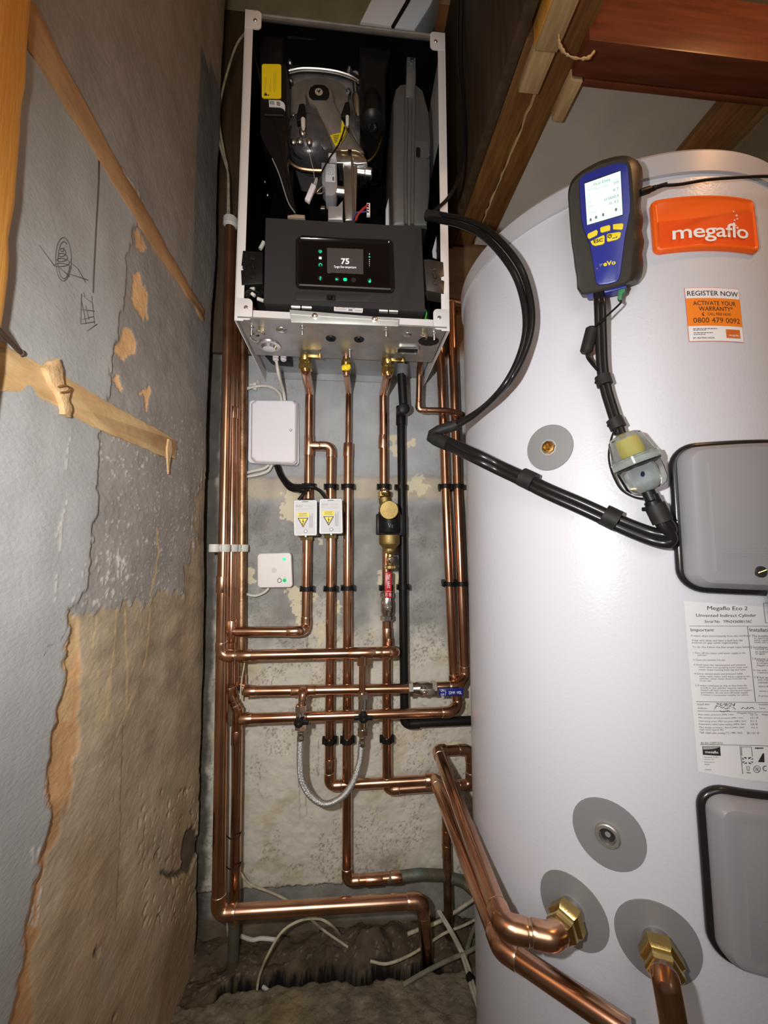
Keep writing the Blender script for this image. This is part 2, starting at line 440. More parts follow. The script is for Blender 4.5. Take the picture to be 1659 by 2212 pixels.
def project(X, Y, Z):
    dx, dy, dz = X - CAM.x, Y - CAM.y, Z - CAM.z
    zz = dx * FWD.x + dy * FWD.y + dz * FWD.z
    zz = np.where(zz < 0.05, 0.05, zz)
    return W_ / 2 + F_ * (dx * RGT.x + dy * RGT.y) / zz, H_ / 2 - F_ * (dx * UPV.x + dy * UPV.y + dz * UPV.z) / zz
def blur(a, n):
    for _ in range(n):
        p = np.pad(a, 1, mode='edge')
        a = (p[:-2, 1:-1] + p[2:, 1:-1] + p[1:-1, :-2] + p[1:-1, 2:] + 4 * p[1:-1, 1:-1]) / 8
    return a
def relief(name, X, Y, Z, masks, m):
    """grid mesh from 2-D coordinate arrays, with point attributes"""
    nv, nu = X.shape
    me = bpy.data.meshes.new(name)
    co = np.stack([X, Y, Z], -1).reshape(-1, 3).astype(np.float32)
    idx = np.arange(nv * nu).reshape(nv, nu)
    q = np.stack([idx[:-1, :-1], idx[:-1, 1:], idx[1:, 1:], idx[1:, :-1]], -1).reshape(-1, 4)
    me.vertices.add(len(co)); me.vertices.foreach_set('co', co.ravel())
    me.loops.add(q.size); me.loops.foreach_set('vertex_index', q.ravel().astype(np.int32))
    me.polygons.add(len(q)); me.polygons.foreach_set('loop_start', np.arange(0, q.size, 4, dtype=np.int32))
    me.update(calc_edges=True)
    for k, a in masks.items():
        at = me.attributes.new(k, 'FLOAT', 'POINT'); at.data.foreach_set('value', a.reshape(-1).astype(np.float32))
    me.polygons.foreach_set('use_smooth', [True] * len(me.polygons))
    me.materials.append(m)
    o = bpy.data.objects.new(name, me); COL.objects.link(o)
    return o
def layered(name, base, layers, rough=0.8, bump=0.4, bscale=150, var=0.12, vscale=12, stretch=(1, 1, 1)):
    """base colour with coats of other colours where the point attributes say so; layers [(attr, colour, var)]"""
    m = bpy.data.materials.new(name); m.use_nodes = True; nt = m.node_tree; N = nt.nodes; L = nt.links; b = N['Principled BSDF']
    b.inputs['Roughness'].default_value = rough; b.inputs['Specular IOR Level'].default_value = 0.3
    tc0 = N.new('ShaderNodeTexCoord'); tc = N.new('ShaderNodeMapping'); tc.inputs['Scale'].default_value = stretch; L.new(tc0.outputs['Object'], tc.inputs['Vector'])
    no = N.new('ShaderNodeTexNoise'); no.inputs['Scale'].default_value = vscale; no.inputs['Detail'].default_value = 8
    L.new(tc.outputs[0], no.inputs['Vector'])
    def tone(c, v):
        rp = N.new('ShaderNodeValToRGB'); L.new(no.outputs['Fac'], rp.inputs[0])
        rp.color_ramp.elements[0].position = 0.3; rp.color_ramp.elements[1].position = 0.7
        rp.color_ramp.elements[0].color = (*[x * (1 - v) for x in c], 1); rp.color_ramp.elements[1].color = (*[min(1, x * (1 + v)) for x in c], 1)
        return rp.outputs[0]
    cur = tone(base, var)
    for at, c, v in layers:
        a = N.new('ShaderNodeAttribute'); a.attribute_name = at
        mx = N.new('ShaderNodeMix'); mx.data_type = 'RGBA'
        L.new(a.outputs['Fac'], mx.inputs['Factor']); L.new(cur, mx.inputs['A']); L.new(tone(c, v), mx.inputs['B'])
        cur = mx.outputs['Result']
    L.new(cur, b.inputs['Base Color'])
    n2 = N.new('ShaderNodeTexNoise'); n2.inputs['Scale'].default_value = bscale; n2.inputs['Detail'].default_value = 6
    L.new(tc.outputs[0], n2.inputs['Vector'])
    bp = N.new('ShaderNodeBump'); bp.inputs['Strength'].default_value = bump; bp.inputs['Distance'].default_value = 0.003
    L.new(n2.outputs['Fac'], bp.inputs['Height']); L.new(bp.outputs[0], b.inputs['Normal'])
    return m

# ================================================================== the room
def lines_mask(px, py, polys, w):
    r = np.zeros(px.shape)
    for pl in polys:
        for (x1, y1), (x2, y2) in zip(pl, pl[1:]):
            lo = (px > min(x1, x2) - 8) & (px < max(x1, x2) + 8) & (py > min(y1, y2) - 8) & (py < max(y1, y2) + 8)
            d = np.full(px.shape, 99.0)
            ax, ay = px[lo] - x1, py[lo] - y1; bx, by = x2 - x1, y2 - y1
            t = np.clip((ax * bx + ay * by) / (bx * bx + by * by + 1e-9), 0, 1)
            d[lo] = np.hypot(ax - t * bx, ay - t * by)
            r = np.maximum(r, np.clip((w + 0.8 - d) / 1.2, 0, 1))
    return r

# ---- left wall: old paint over plaster, flaked away lower down
LX = -0.337
ys = np.arange(-0.80, 0.0201, 0.0024); zs = np.arange(-0.05, 2.75, 0.0026)
Yg, Zg = np.meshgrid(ys, zs)
px, py = project(np.full(Yg.shape, LX), Yg, Zg)
jx = (fbm(Yg * 90, Zg * 55, 4, 3) - 0.5); jy = (fbm(Yg * 90, Zg * 55, 4, 9) - 0.5)
pale_edge = [(300, 420), (272, 520), (262, 640), (240, 760), (222, 850), (205, 950), (204, 1060), (200, 1120), (188, 1190), (180, 1260), (160, 1300), (141, 1322), (134, 1420),
             (120, 1530), (108, 1600), (98, 1700), (100, 1760), (90, 1830), (70, 1900), (62, 1960), (48, 2040), (32, 2150), (0, 2260)]
pale = inpoly(px + jx * 26, py + jy * 26, [(-900, -900), (60, -900), (60, 90)] + pale_edge + [(-900, 2400)]).astype(float)
bare_top = [(141, 1322), (165, 1324), (200, 1322), (245, 1312), (290, 1302), (332, 1300), (345, 1270), (392, 1290), (396, 1250), (398, 1225), (420, 1190), (418, 1120), (426, 1060), (436, 1020), (450, 1000), (800, 1000), (800, 2600), (-900, 2600)]
bare = inpoly(px + jx * 40, py + jy * 40, bare_top) & (pale < 0.5)
edge = inpoly(px + jx * 30, py + jy * 40, [(141, 1322), (168, 1330), (172, 1500), (168, 1600), (156, 1700), (128, 1790), (104, 1840), (88, 1900), (88, 1990), (72, 2080), (76, 2230), (-200, 2300), (0, 1900)]) & (pale < 0.5)
dist = blur(pale, 12)
flakes = [[(285, 485), (292, 488), (312, 535), (303, 547), (292, 536)], [(284, 590), (295, 588), (313, 640), (313, 682), (303, 698), (280, 640)],
          [(243, 760), (262, 703), (276, 712), (290, 742), (285, 760), (262, 777)], [(236, 822), (248, 810), (262, 838), (255, 845)], [(300, 850), (314, 828), (320, 850), (312, 895)]]
fl = np.zeros(px.shape, bool)
for f in flakes: fl |= inpoly(px + jx * 18, py + jy * 18, f)
chips = [[(385, 1880), (400, 1800), (420, 1780), (434, 1830), (410, 1885), (362, 1900), (345, 1885)], [(430, 1725), (432, 1660), (452, 1615), (475, 1585), (466, 1650), (441, 1730)],
         [(424, 2040), (430, 2010), (442, 2005), (438, 2040)], [(198, 2060), (206, 2045), (210, 2060), (204, 2068)], [(238, 2200), (244, 2185), (250, 2190), (246, 2205)], [(330, 1850), (338, 1842), (342, 1852)]]
ch = np.zeros(px.shape, bool)
for f in chips: ch |= inpoly(px + jx * 16, py + jy * 16, f)
speck = fbm(Yg * 90, Zg * 170, 4, 31)
ch |= (speck > 0.715) & bare & (px > 300) & (py > 1700) & (py < 2000)
drips = lines_mask(px + jx * 6, py, [[(246, 1312), (240, 1420), (226, 1552)], [(266, 1318), (272, 1440), (272, 1545)], [(205, 1330), (196, 1400)], [(328, 1250), (318, 1420), (310, 1440)], [(334, 1140), (340, 1190), (330, 1260)], [(250, 1590), (270, 1545), (288, 1490)]], 1.6)
tan = (fbm(Yg * 40, Zg * 6, 3, 77) > 0.60) & bare & (py < 1560) & (px < 240)
white = (fbm(Yg * 230, Zg * 210, 3, 55) > 0.735) & ~bare & (pale < 0.5) & (px > 210) & (px < 440) & (py > 900)
white |= (fbm(Yg * 200, Zg * 110, 4, 58) > 0.655) & inpoly(px, py, [(140, 1230), (250, 1180), (280, 1240), (240, 1290), (170, 1340), (130, 1330)])
white = np.maximum(white.astype(float), lines_mask(px + jx * 8, py, [[(140, 940), (130, 1030)], [(136, 1080), (122, 1130), (108, 1172)], [(126, 1110), (120, 1190)], [(112, 1240), (110, 1300)]], 1.2)) > 0.5
white |= (fbm(Yg * 120, Zg * 30, 4, 91) > 0.60) & inpoly(px, py, [(60, 1830), (95, 1830), (85, 2000), (60, 2000)])
el = lambda cx, cy, rx, ry, a0=0, a1=360, n=28: [(cx + rx * math.cos(R_(a0 + (a1 - a0) * i / n)), cy + ry * math.sin(R_(a0 + (a1 - a0) * i / n))) for i in range(n + 1)]
sp = [(135 + (3 + k * 0.35) * math.cos(k * 0.55), 558 + (-26 + k * 1.05) * 0.9 + 6 * math.sin(k * 0.55)) for k in range(48)]
pencil = lines_mask(px, py, [el(137, 560, 18, 48), sp, [(85, 530), (118, 575)], [(150, 565), (185, 610)], [(125, 575), (150, 597)], [(145, 590), (190, 605)], [(176, 635), (174, 700), (205, 695)], [(180, 640), (200, 655), (204, 700)],
                             [(185, 660), (192, 690)], [(178, 690), (202, 684)], [(198, 640), (200, 665)], [(180, 632), (183, 640)], [(188, 715), (210, 700)]], 0.5) * 0.65
pencil = np.maximum(pencil, lines_mask(px, py, [[(213, 345), (210, 430), (203, 560), (200, 632)]], 1.6))
crack = lines_mask(px + jx * 5, py, [[(264, 1560), (263, 1700), (258, 1850), (250, 1990)], [(140, 1345), (120, 1385), (95, 1395), (83, 1420)]], 0.6) * 0.8
low = sstep(1500, 1800, py) * bare
stain = bare * sstep(0.45, 0.62, fbm(Yg * 9, Zg * 5, 3, 41)) * sstep(1600, 1850, py)
upper = np.clip((590 - (py - 1.62 * (px - 250) - 330)) / 500, 0, 1) * 0
rough = (1 - pale)
D = (fbm(Yg * 7, Zg * 4, 3, 1) - 0.5) * 0.010 + rough * ((fbm(Yg * 32, Zg * 62, 4, 5) - 0.5) * 0.0011 + (fbm(Yg * 150, Zg * 230, 2, 6) - 0.5) * 0.0010)
D += blur(pale, 1) * 0.004 + blur((edge).astype(float), 2) * -0.001 + blur((~bare & (pale < .5)).astype(float), 1) * 0.0016 - blur(fl.astype(float), 1) * 0.0012 - blur(ch.astype(float), 2) * 0.006
D += white * 0.0005 + (dist * (1 - dist) * 4) * bare * 0.006 * fbm(Yg * 120, Zg * 60, 3, 8)
D -= 0.085 * sstep(-0.088 + 0.050 * np.clip((1.35 - Zg) / 0.9, 0, 1.2) + 0.02 * (fbm(Zg * 6, Zg * 0, 2, 4) - 0.5), 0.012, Yg) ** 1.2
WL = layered('left_wall_paint', (0.285, 0.27, 0.255), [('bare', (0.355, 0.29, 0.20), 0.30), ('stain', (0.41, 0.30, 0.18), 0.2), ('low', (0.50, 0.41, 0.29), 0.15), ('pale', (0.345, 0.35, 0.345), 0.07), ('edge', (0.46, 0.27, 0.13), 0.25),
             ('flake', (0.66, 0.41, 0.20), 0.1), ('drip', (0.52, 0.40, 0.22), 0.1), ('chip', (0.10, 0.08, 0.06), 0.3), ('white', (0.56, 0.53, 0.49), 0.1), ('pencil', (0.07, 0.065, 0.06), 0.1), ('crack', (0.12, 0.09, 0.07), 0.1)],
             rough=0.72, bump=0.26, bscale=240, vscale=22, stretch=(1, 0.6, 1))
o = relief('wall_left', LX + D, Yg, Zg, dict(bare=bare, stain=stain * 0.7, low=low * 0.6 * (1 - stain), pale=pale, edge=blur(edge.astype(float), 1), flake=fl, drip=np.maximum(drips, tan * 0.5), chip=blur(ch.astype(float), 1) * 0.9, white=white * 0.8, pencil=pencil * 0, crack=crack), WL)
wl_obj, wl_D = o, D.copy()
def on_left(pxx, pyy):
    p = PX(pxx, pyy, LX)
    for _ in range(2):
        i = int(np.clip(round((p.z - zs[0]) / 0.0026), 0, wl_D.shape[0] - 1)); j = int(np.clip(round((p.y - ys[0]) / 0.0024), 0, wl_D.shape[1] - 1))
        p = PX(pxx, pyy, LX + wl_D[i, j] + 0.0003)
    return p
sk = M()
for pl in [el(137, 560, 17, 47), el(138, 562, 13, 40, 20, 300), sp, [(85, 530), (118, 575)], [(150, 565), (168, 580), (185, 610)], [(125, 575), (150, 597)], [(145, 590), (190, 605)], [(176, 635), (174, 700), (205, 695)], [(180, 640), (200, 655), (204, 700)], [(185, 660), (192, 690)], [(178, 690), (202, 684)],
           [(198, 640), (200, 665)], [(180, 632), (183, 640)], [(188, 715), (210, 700)], [(176, 650), (186, 700)], [(172, 668), (204, 672)]]:
    P_ = [on_left(*q_) for q_ in pl]
    if len(P_) > 1: sk.tube(P_, 0.00045, 5)
for k_ in range(3): sk.tube([on_left(x + k_ * .7, y) for x, y in [(213, 345), (212, 390), (210, 430), (206, 500), (203, 560), (201, 600), (200, 632)]], 0.0007, 5)
sk_bm = sk
props(o, 'grey painted left wall with flaking paint and bare plaster below', 'wall', kind='structure')

part('pencil_sketch', sk_bm, mat('pencil_line', (0.10, 0.095, 0.09), 0.6), wl_obj, sharp=None)
# ---- back wall
xs = np.arange(-0.48, 0.66, 0.0026); zs = np.arange(-0.05, 2.75, 0.0026)
Xg, Zg = np.meshgrid(xs, zs)
px, py = project(Xg, np.zeros(Xg.shape), Zg)
jx = (fbm(Xg * 80, Zg * 80, 4, 13) - 0.5); jy = (fbm(Xg * 80, Zg * 80, 4, 19) - 0.5)
cream = [[(613, 1062), (628, 1050), (648, 1058), (646, 1132), (632, 1128), (612, 1122), (607, 1096)], [(529, 1222), (548, 1224), (552, 1255), (540, 1266), (529, 1262)], [(617, 1280), (640, 1262), (682, 1275), (684, 1302), (660, 1298), (636, 1300)],
         [(876, 1034), (890, 1040), (900, 1026), (916, 1030), (910, 1048), (930, 1054), (926, 1062), (910, 1064), (902, 1072), (888, 1068), (876, 1064)], [(842, 945), (856, 940), (858, 985), (846, 984)], [(876, 958), (893, 948), (893, 962), (882, 975)],
         [(809, 1245), (822, 1232), (824, 1266), (812, 1262)], [(848, 1240), (862, 1238), (860, 1290), (852, 1280)], [(680, 1352), (702, 1350), (704, 1390), (692, 1398)], [(630, 1300), (650, 1300), (652, 1350), (640, 1344)], [(722, 1305), (738, 1302), (738, 1330), (726, 1328)], [(684, 1158), (698, 1164), (696, 1176), (686, 1172)],
         [(545, 828), (560, 826), (562, 846), (548, 842)], [(536, 1420), (570, 1436), (556, 1452), (530, 1470)], [(948, 1606), (1010, 1602), (1020, 1618), (940, 1622)]]
cr = np.zeros(px.shape, bool)
for f in cream: cr |= inpoly(px + jx * 26, py + jy * 26, f)
band = sstep(1026, 1036, py + jy * 10) * (1 - sstep(1074, 1088, py + jy * 10))
lower = sstep(1290, 1420, py + (fbm(Xg * 14, Zg * 14, 4, 23) - 0.5) * 260)
mid = sstep(1078, 1100, py) * (1 - lower)
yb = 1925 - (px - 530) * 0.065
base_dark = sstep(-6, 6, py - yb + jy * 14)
tanu = sstep(2.0, 2.15, Zg)
brownu = sstep(0.215, 0.222, Xg) * sstep(1.60, 1.66, Zg)
corner_shade = 1 - sstep(-0.338, -0.316, Xg + (fbm(Xg * 60, Zg * 30, 3, 12) - .5) * .02)  # dim left corner: shade painted into the wall colour
spots = sstep(0.60, 0.70, fbm(Xg * 300, Zg * 250, 3, 61)) * sstep(0.40, 0.60, fbm(Xg * 18, Zg * 18, 3, 67))
yell = sstep(0.60, 0.72, fbm(Xg * 16, Zg * 16, 4, 71)) * lower
patch = sstep(0.36, 0.70, fbm(Xg * 34, Zg * 34, 5, 83))
stains = np.clip(np.exp(-((px - 840) ** 2 / 3000 + (py - 1860) ** 2 / 600)) + np.exp(-((px - 930) ** 2 / 3500 + (py - 1675) ** 2 / 300)) * .8 + np.exp(-((px - 540) ** 2 / 500 + (py - 1450) ** 2 / 3000)) * .5, 0, 1) * (0.4 + 0.6 * patch)
drips = lines_mask(px + jx * 4, py, [[(648, 1690), (648, 1770)], [(660, 1690), (662, 1760)], [(688, 1600), (686, 1680)], [(664, 1370), (664, 1400)], [(645, 1660), (645, 1700)]], 0.7)
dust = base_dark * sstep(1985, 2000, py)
D = (fbm(Xg * 6, Zg * 6, 3, 2) - 0.5) * 0.006 + lower * (1 - base_dark) * ((fbm(Xg * 75, Zg * 75, 4, 7) - 0.5) * 0.0042) + (1 - lower) * (fbm(Xg * 60, Zg * 60, 3, 8) - 0.5) * 0.0012
D += blur(band, 6) * 0.007 - cr * 0.0012 - base_dark * 0.012 * (1 - 0.2 * jx) + 0.004 * (1 - sstep(1086, 1120, py))
WB = layered('back_wall_paint', (0.36, 0.375, 0.385), [('mid', (0.285, 0.28, 0.265), 0.3), ('patch', (0.24, 0.235, 0.22), 0.2), ('band', (0.42, 0.375, 0.30), 0.2), ('lower', (0.57, 0.535, 0.455), 0.10), ('yell', (0.46, 0.40, 0.23), 0.2), ('cream', (0.62, 0.56, 0.40), 0.1),
             ('spots', (0.15, 0.135, 0.11), 0.2), ('stain', (0.20, 0.15, 0.085), 0.2), ('base', (0.26, 0.25, 0.22), 0.2), ('dust', (0.14, 0.11, 0.075), 0.3), ('corner_shade', (0.085, 0.075, 0.062), 0.3), ('tan', (0.27, 0.225, 0.13), 0.1), ('brown', (0.12, 0.065, 0.03), 0.3)], rough=0.72, bump=0.3, bscale=170, vscale=16)
o = relief('wall_back', Xg, -D, Zg, dict(mid=mid, patch=patch * mid * 0.7, band=band, lower=lower, yell=yell * 0.5, cream=cr, spots=spots * (0.2 + 0.3 * mid + 0.45 * lower) * (1 - cr * .7), stain=np.maximum(stains * 0.8, drips * 0.7), corner_shade=corner_shade, base=base_dark, dust=dust, tan=tanu, brown=brownu), WB)
props(o, 'grey and cream rough back wall behind the pipes', 'wall', kind='structure')

# ---- floor: mud and rubble against the wall, broken slab in front
xs = np.arange(-0.46, 0.95, 0.004); ys = np.arange(-2.4, 0.03, 0.004)
ys = np.concatenate([np.arange(-2.4, -0.5, 0.03), np.arange(-0.5, 0.03, 0.003)])
Xg, Yg = np.meshgrid(xs, ys)
lip = -0.103 + 0.016 * (Xg + 0.1) + (fbm(Xg * 22, Yg * 0, 4, 3) - 0.5) * 0.035
slab = 1 - sstep(lip - 0.004, lip + 0.008, Yg)
gap = 4.0 * sstep(lip + 0.002, lip + 0.008, Yg) * (1 - sstep(lip + 0.016 + 0.02 * fbm(Xg * 25, Yg * 0, 3, 8), lip + 0.028 + 0.02 * fbm(Xg * 25, Yg * 0, 3, 8), Yg)) * sstep(-0.27, -0.23, Xg) * (1 - sstep(0.17, 0.22, Xg))
mud = sstep(-0.07, 0.0, Yg)
Zf = 0.166 + slab * (0.010 + (fbm(Xg * 30, Yg * 30, 4, 5) - 0.5) * 0.010) + (1 - slab) * ((fbm(Xg * 26, Yg * 26, 5, 7) - 0.45) * 0.035 + mud * 0.015) - gap * 0.06
Zf += (fbm(Xg * 120, Yg * 120, 3, 11) - 0.5) * 0.006
heap = np.exp(-(((Xg - 0.07) / 0.035) ** 2 + ((Yg + 0.03) / 0.03) ** 2)) * 0.03; Zf += heap * (0.6 + fbm(Xg * 70, Yg * 70, 3, 2))
yel = np.exp(-(((Xg + 0.12) / 0.05) ** 2 + ((Yg + 0.16) / 0.05) ** 2))
chipw = (fbm(Xg * 170, Yg * 170, 3, 44) > 0.755).astype(float)
FL = layered('dirt_floor', (0.085, 0.062, 0.040), [('slab', (0.15, 0.125, 0.088), 0.4), ('yel', (0.24, 0.18, 0.075), 0.2), ('chip', (0.33, 0.30, 0.25), 0.2), ('gap_shade', (0.012, 0.010, 0.008), 0.3)], rough=0.95, bump=1.0, bscale=150, vscale=26, var=0.35)
o = relief('floor', Xg, Yg, Zf, dict(slab=slab, gap_shade=sstep(0.02, 0.10, gap), yel=yel * 0.7, chip=chipw * 0.35), FL)  # near-black coat paints the shade inside the floor gap
props(o, 'dirty broken concrete floor with rubble and dust', 'floor', kind='structure')

# ---- upper ceiling, right wall, hall wall behind the photographer
def slab_obj(name, c, size, m, label, cat):
    return solo(name, M().box(c, size), m, label, cat, kind='structure')
slab_obj('ceiling', (0.26, -1.2, 2.76), (1.46, 2.6, 0.06), TANWALL, 'dim tan ceiling high above the boiler', 'ceiling')
slab_obj('wall_right', (0.93, -0.9, 1.35), (0.06, 2.2, 2.8), TANWALL, 'tan wall hidden behind the tank', 'wall')

# ---- loft timbers over the tank
HZ = 1.95
b = M(); b.box((0.56, -0.222, HZ + 0.018), (0.42, 0.42, 0.024))
solo('ceiling_loft', b, CEIL, 'pale grey loft board over the tank', 'ceiling', kind='structure')
def timber(name, label, cat, x0, x1, y0, y1, z0, z1, m, bev=0.002, wob=0.0, group=None):
    g = M(); g.box(((x0 + x1) / 2, (y0 + y1) / 2, (z0 + z1) / 2), (x1 - x0, y1 - y0, z1 - z0), bev=bev)
    if wob:
        bmesh.ops.subdivide_edges(g.b, edges=[e for e in g.b.edges if e.calc_length() > 0.05], cuts=24, use_grid_fill=True)
        for v in g.b.verts:
            v.co += Vector((random.uniform(-wob, wob), random.uniform(-wob, wob), random.uniform(-wob, wob)))
    return solo(name, g, m, label, cat, group=group)
timber('loft_joist', 'brown stained joist beside the dark boards, left of a filled crack', 'joist', 0.291, 0.342, -0.466, -0.012, HZ, HZ + 0.16, WOOD_DK)
timber('loft_joist', 'brown stained joist between the filled crack and the pale loft board', 'joist', 0.346, 0.392, -0.53, -0.06, HZ + 0.001, HZ + 0.16, WOOD_DK)
timber('loft_joist', 'dark joist at the right end of the pale loft board', 'joist', 0.698, 0.78, -0.434, -0.012, 1.932, HZ + 0.005, WOOD_DK)
g = M(); random.seed(3)
pts = [Vector((0.344 + random.uniform(-.002, .002), -0.40 + 0.34 * i / 24, HZ - 0.0005 + random.uniform(-.001, .001))) for i in range(25)]
g.tube(pts, [0.0012 + 0.0022 * random.random() for _ in pts], 6)
solo('filler_bead', g, WOOD_PALE, 'ragged bead of pale filler in the crack between the two joists', 'filler')
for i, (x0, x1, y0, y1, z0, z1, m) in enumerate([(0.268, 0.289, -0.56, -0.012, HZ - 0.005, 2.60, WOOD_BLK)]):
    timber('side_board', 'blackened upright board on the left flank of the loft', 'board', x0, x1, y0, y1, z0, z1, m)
timber('corner_board', 'dark upright board added to darken the corner left of the boiler', 'board', -0.395, -0.226, -0.022, -0.008, 1.60, 2.60, WOOD_BLK)  # added board, stands in for the shade beside the boiler
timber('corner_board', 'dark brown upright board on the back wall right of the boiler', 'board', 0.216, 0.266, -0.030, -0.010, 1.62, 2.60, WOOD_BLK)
timber('fascia_beam', 'mahogany stained beam along the front of the loft', 'beam', 0.388, 0.90, -0.488, -0.436, 1.93, 2.045, WOOD_RED, 0.003)
timber('fascia_lining', 'dark red board lining the underside behind the fascia beam', 'board', 0.412, 0.90, -0.4355, -0.425, 1.928, 1.97, WOOD_RED)
timber('hanger_post', 'orange varnished post rising over the front pine block left of the fascia beam', 'post', 0.303, 0.344, -0.534, -0.4675, HZ - 0.017, 2.35, WOOD_OR, 0.001)
timber('pine_block', 'pale raw pine block nailed under the orange post', 'block', 0.304, 0.343, -0.533, -0.468, HZ - 0.022, HZ - 0.0175, WOOD_PALE, 0.001)
timber('pine_block', 'pale raw pine block under the left joist, butted behind the front block', 'block', 0.304, 0.341, -0.4665, -0.405, HZ - 0.021, HZ - 0.0005, WOOD_PALE, 0.001)
timber('pine_slip', 'thin pine slip standing below the notched end of the fascia beam', 'batten', 0.388, 0.410, -0.434, -0.366, HZ - 0.024, HZ - 0.0005, WOOD_PALE, 0.001)
g = M(); g.tube(smooth_path([PY(x, y, -0.4905) for x, y in [(1206, 72), (1209, 98), (1222, 116), (1244, 126), (1270, 125), (1283, 112)]], 5), [0.0010 + 0.0022 * random.random() for _ in range(26)], 7)
solo('filler_bead', g, WOOD_PALE, 'lumpy pale filler around the notched beam end', 'filler')
timber('rail', 'brown rail against the wall at the far right above the tank', 'rail', 0.70, 0.76, -0.20, -0.002, 1.78, 1.83, WOOD_DK)
g = M(); g.ball((0.585, -0.455, 2.071), 0.03, (1.6, 0.9, 0.85), 20)
for v in g.b.verts: v.co += v.co.normalized() * 0.006 * math.sin(v.co.x * 300 + v.co.z * 190) * math.sin(v.co.y * 210)
solo('plastic_bag', g, mat('crumpled_film', (0.6, 0.6, 0.62), 0.25, trans=0.4, var=0.1), 'crumpled translucent bag lying on top of the fascia beam', 'bag')

# ---- orange upright at the left edge, laths and nail on the left wall
g = M()
zsn = [0.85 + 1.6 * i / 90 for i in range(91)]
loops = []
for i, z in enumerate(zsn):
    e = 0.006 * (vnoise(np.array([z * 9.0]), np.array([0.0]), 5)[0] - 0.5) + 0.004 * (vnoise(np.array([z * 31.0]), np.array([0.0]), 6)[0] - 0.5)
    k = 0.018 * float(sstep(1.66, 1.78, np.array([z]))[0])
    bump = 0.004 * (vnoise(np.array([z * 12.0]), np.array([3.0]), 8)[0] - .5)
    loops.append([(-0.331, -0.96, z), (-0.306 + bump, -0.96, z), (-0.306 + bump, -0.80, z), (-0.307 - bump, -0.72, z), (-0.309, -0.672 + e + k, z), (-0.315, -0.661 + e + k, z), (-0.331, -0.659 + e + k, z)])
g.loft(loops)
solo('wooden_post', g, WOOD_OR, 'rough orange varnished upright at the left edge of the picture', 'post')

def wall_poly(pts, X): return [PX(x, y, X) for x, y in pts]
def rag(pts, n=6, a=2.5, seed=1):
    rn = random.Random(seed); out = []
    for (x1, y1), (x2, y2) in zip(pts, pts[1:] + pts[:1]):
        for k in range(n):
            t = k / n; out.append((x1 + (x2 - x1) * t + (rn.uniform(-a, a) if k else 0), y1 + (y2 - y1) * t + (rn.uniform(-a, a) if k else 0)))
    return out
WX = LX + 0.0065
g = M(); g.prism(wall_poly(rag([(60, -10), (84, 20), (130, 122), (240, 325), (300, 425), (345, 505), (405, 612), (441, 668), (441, 694), (400, 628), (300, 486), (190, 300), (62, 108)], 8, 1.6, 4), WX), (-0.009, 0, 0), 0.001)
solo('timber_lath', g, WOOD_LATH, 'long brown lath let into the left wall, the higher one', 'lath')
t = thing('timber_lath', 'tan lath let into the left wall, the lower one with a torn splinter', 'lath', PX(200, 890, WX))
g = M(); g.prism(wall_poly(rag([(-40, 730), (0, 738), (60, 772), (130, 808), (200, 848), (232, 868), (300, 905), (383, 952), (380, 992), (352, 986), (280, 955), (200, 922), (135, 884), (60, 846), (0, 846), (-40, 850)], 8, 1.6, 9), WX), (-0.009, 0, 0), 0.001)
part('lath_board', g, mat('pale_lath', (0.46, 0.29, 0.13), 0.7, col2=(0.60, 0.42, 0.21), vscale=13, stretch=(3, 1, 3), bump=0.5, bscale=60), t)
g = M(); g.prism(wall_poly(rag([(100, 795), (112, 782), (130, 775), (138, 800), (140, 830), (156, 838), (150, 862), (157, 880), (154, 902), (140, 895), (138, 872), (128, 850), (112, 826)], 3, 1.2, 12), WX + 0.006), (-0.006, 0, 0), 0.001)
part('splinter', g, PLASTER_CH, t, 'pale torn splinter')
g = M(); g.tube(smooth_path([PX(126, 836, WX + .007), PX(140, 833, WX + .009), PX(150, 838, WX + .008), PX(146, 846, WX + .008), PX(132, 848, WX + .007)], 4), 0.0012, 6)
part('bark_ring', g, WOOD_DK, t)
g = M(); g.prism(wall_poly([(365, 948), (370, 952), (373, 970), (367, 1000), (365, 1024), (363, 1000), (362, 968)], WX + 0.003), (-0.003, 0, 0))
part('paint_curl', g, PLASTER_CH, t)
g = M(); a, b_ = PX(-14, 700, LX + 0.03), PX(44, 762, LX + 0.006)
g.tube([a, a.lerp(b_, 0.9), b_], [0.0022, 0.0022, 0.0024], 8); g.lathe(b_, b_ - a, [(-0.001, 0.0035), (0.001, 0.0042), (0.0025, 0.003)], 10)
solo('nail', g, NAIL, 'bent rusty nail between the orange post and the left wall', 'nail')

# ================================================================== the boiler, cover off
BX0, BX1, BF, BB, BT = -0.2205, 0.1995, -0.29, 1.532, 2.206
BM = (BX0 + BX1) / 2
boil = thing('boiler', 'wall hung boiler with its front cover off, lit display below the black works', 'boiler', (BM, -0.15, BB))
YN = Vector((0, 1, 0))

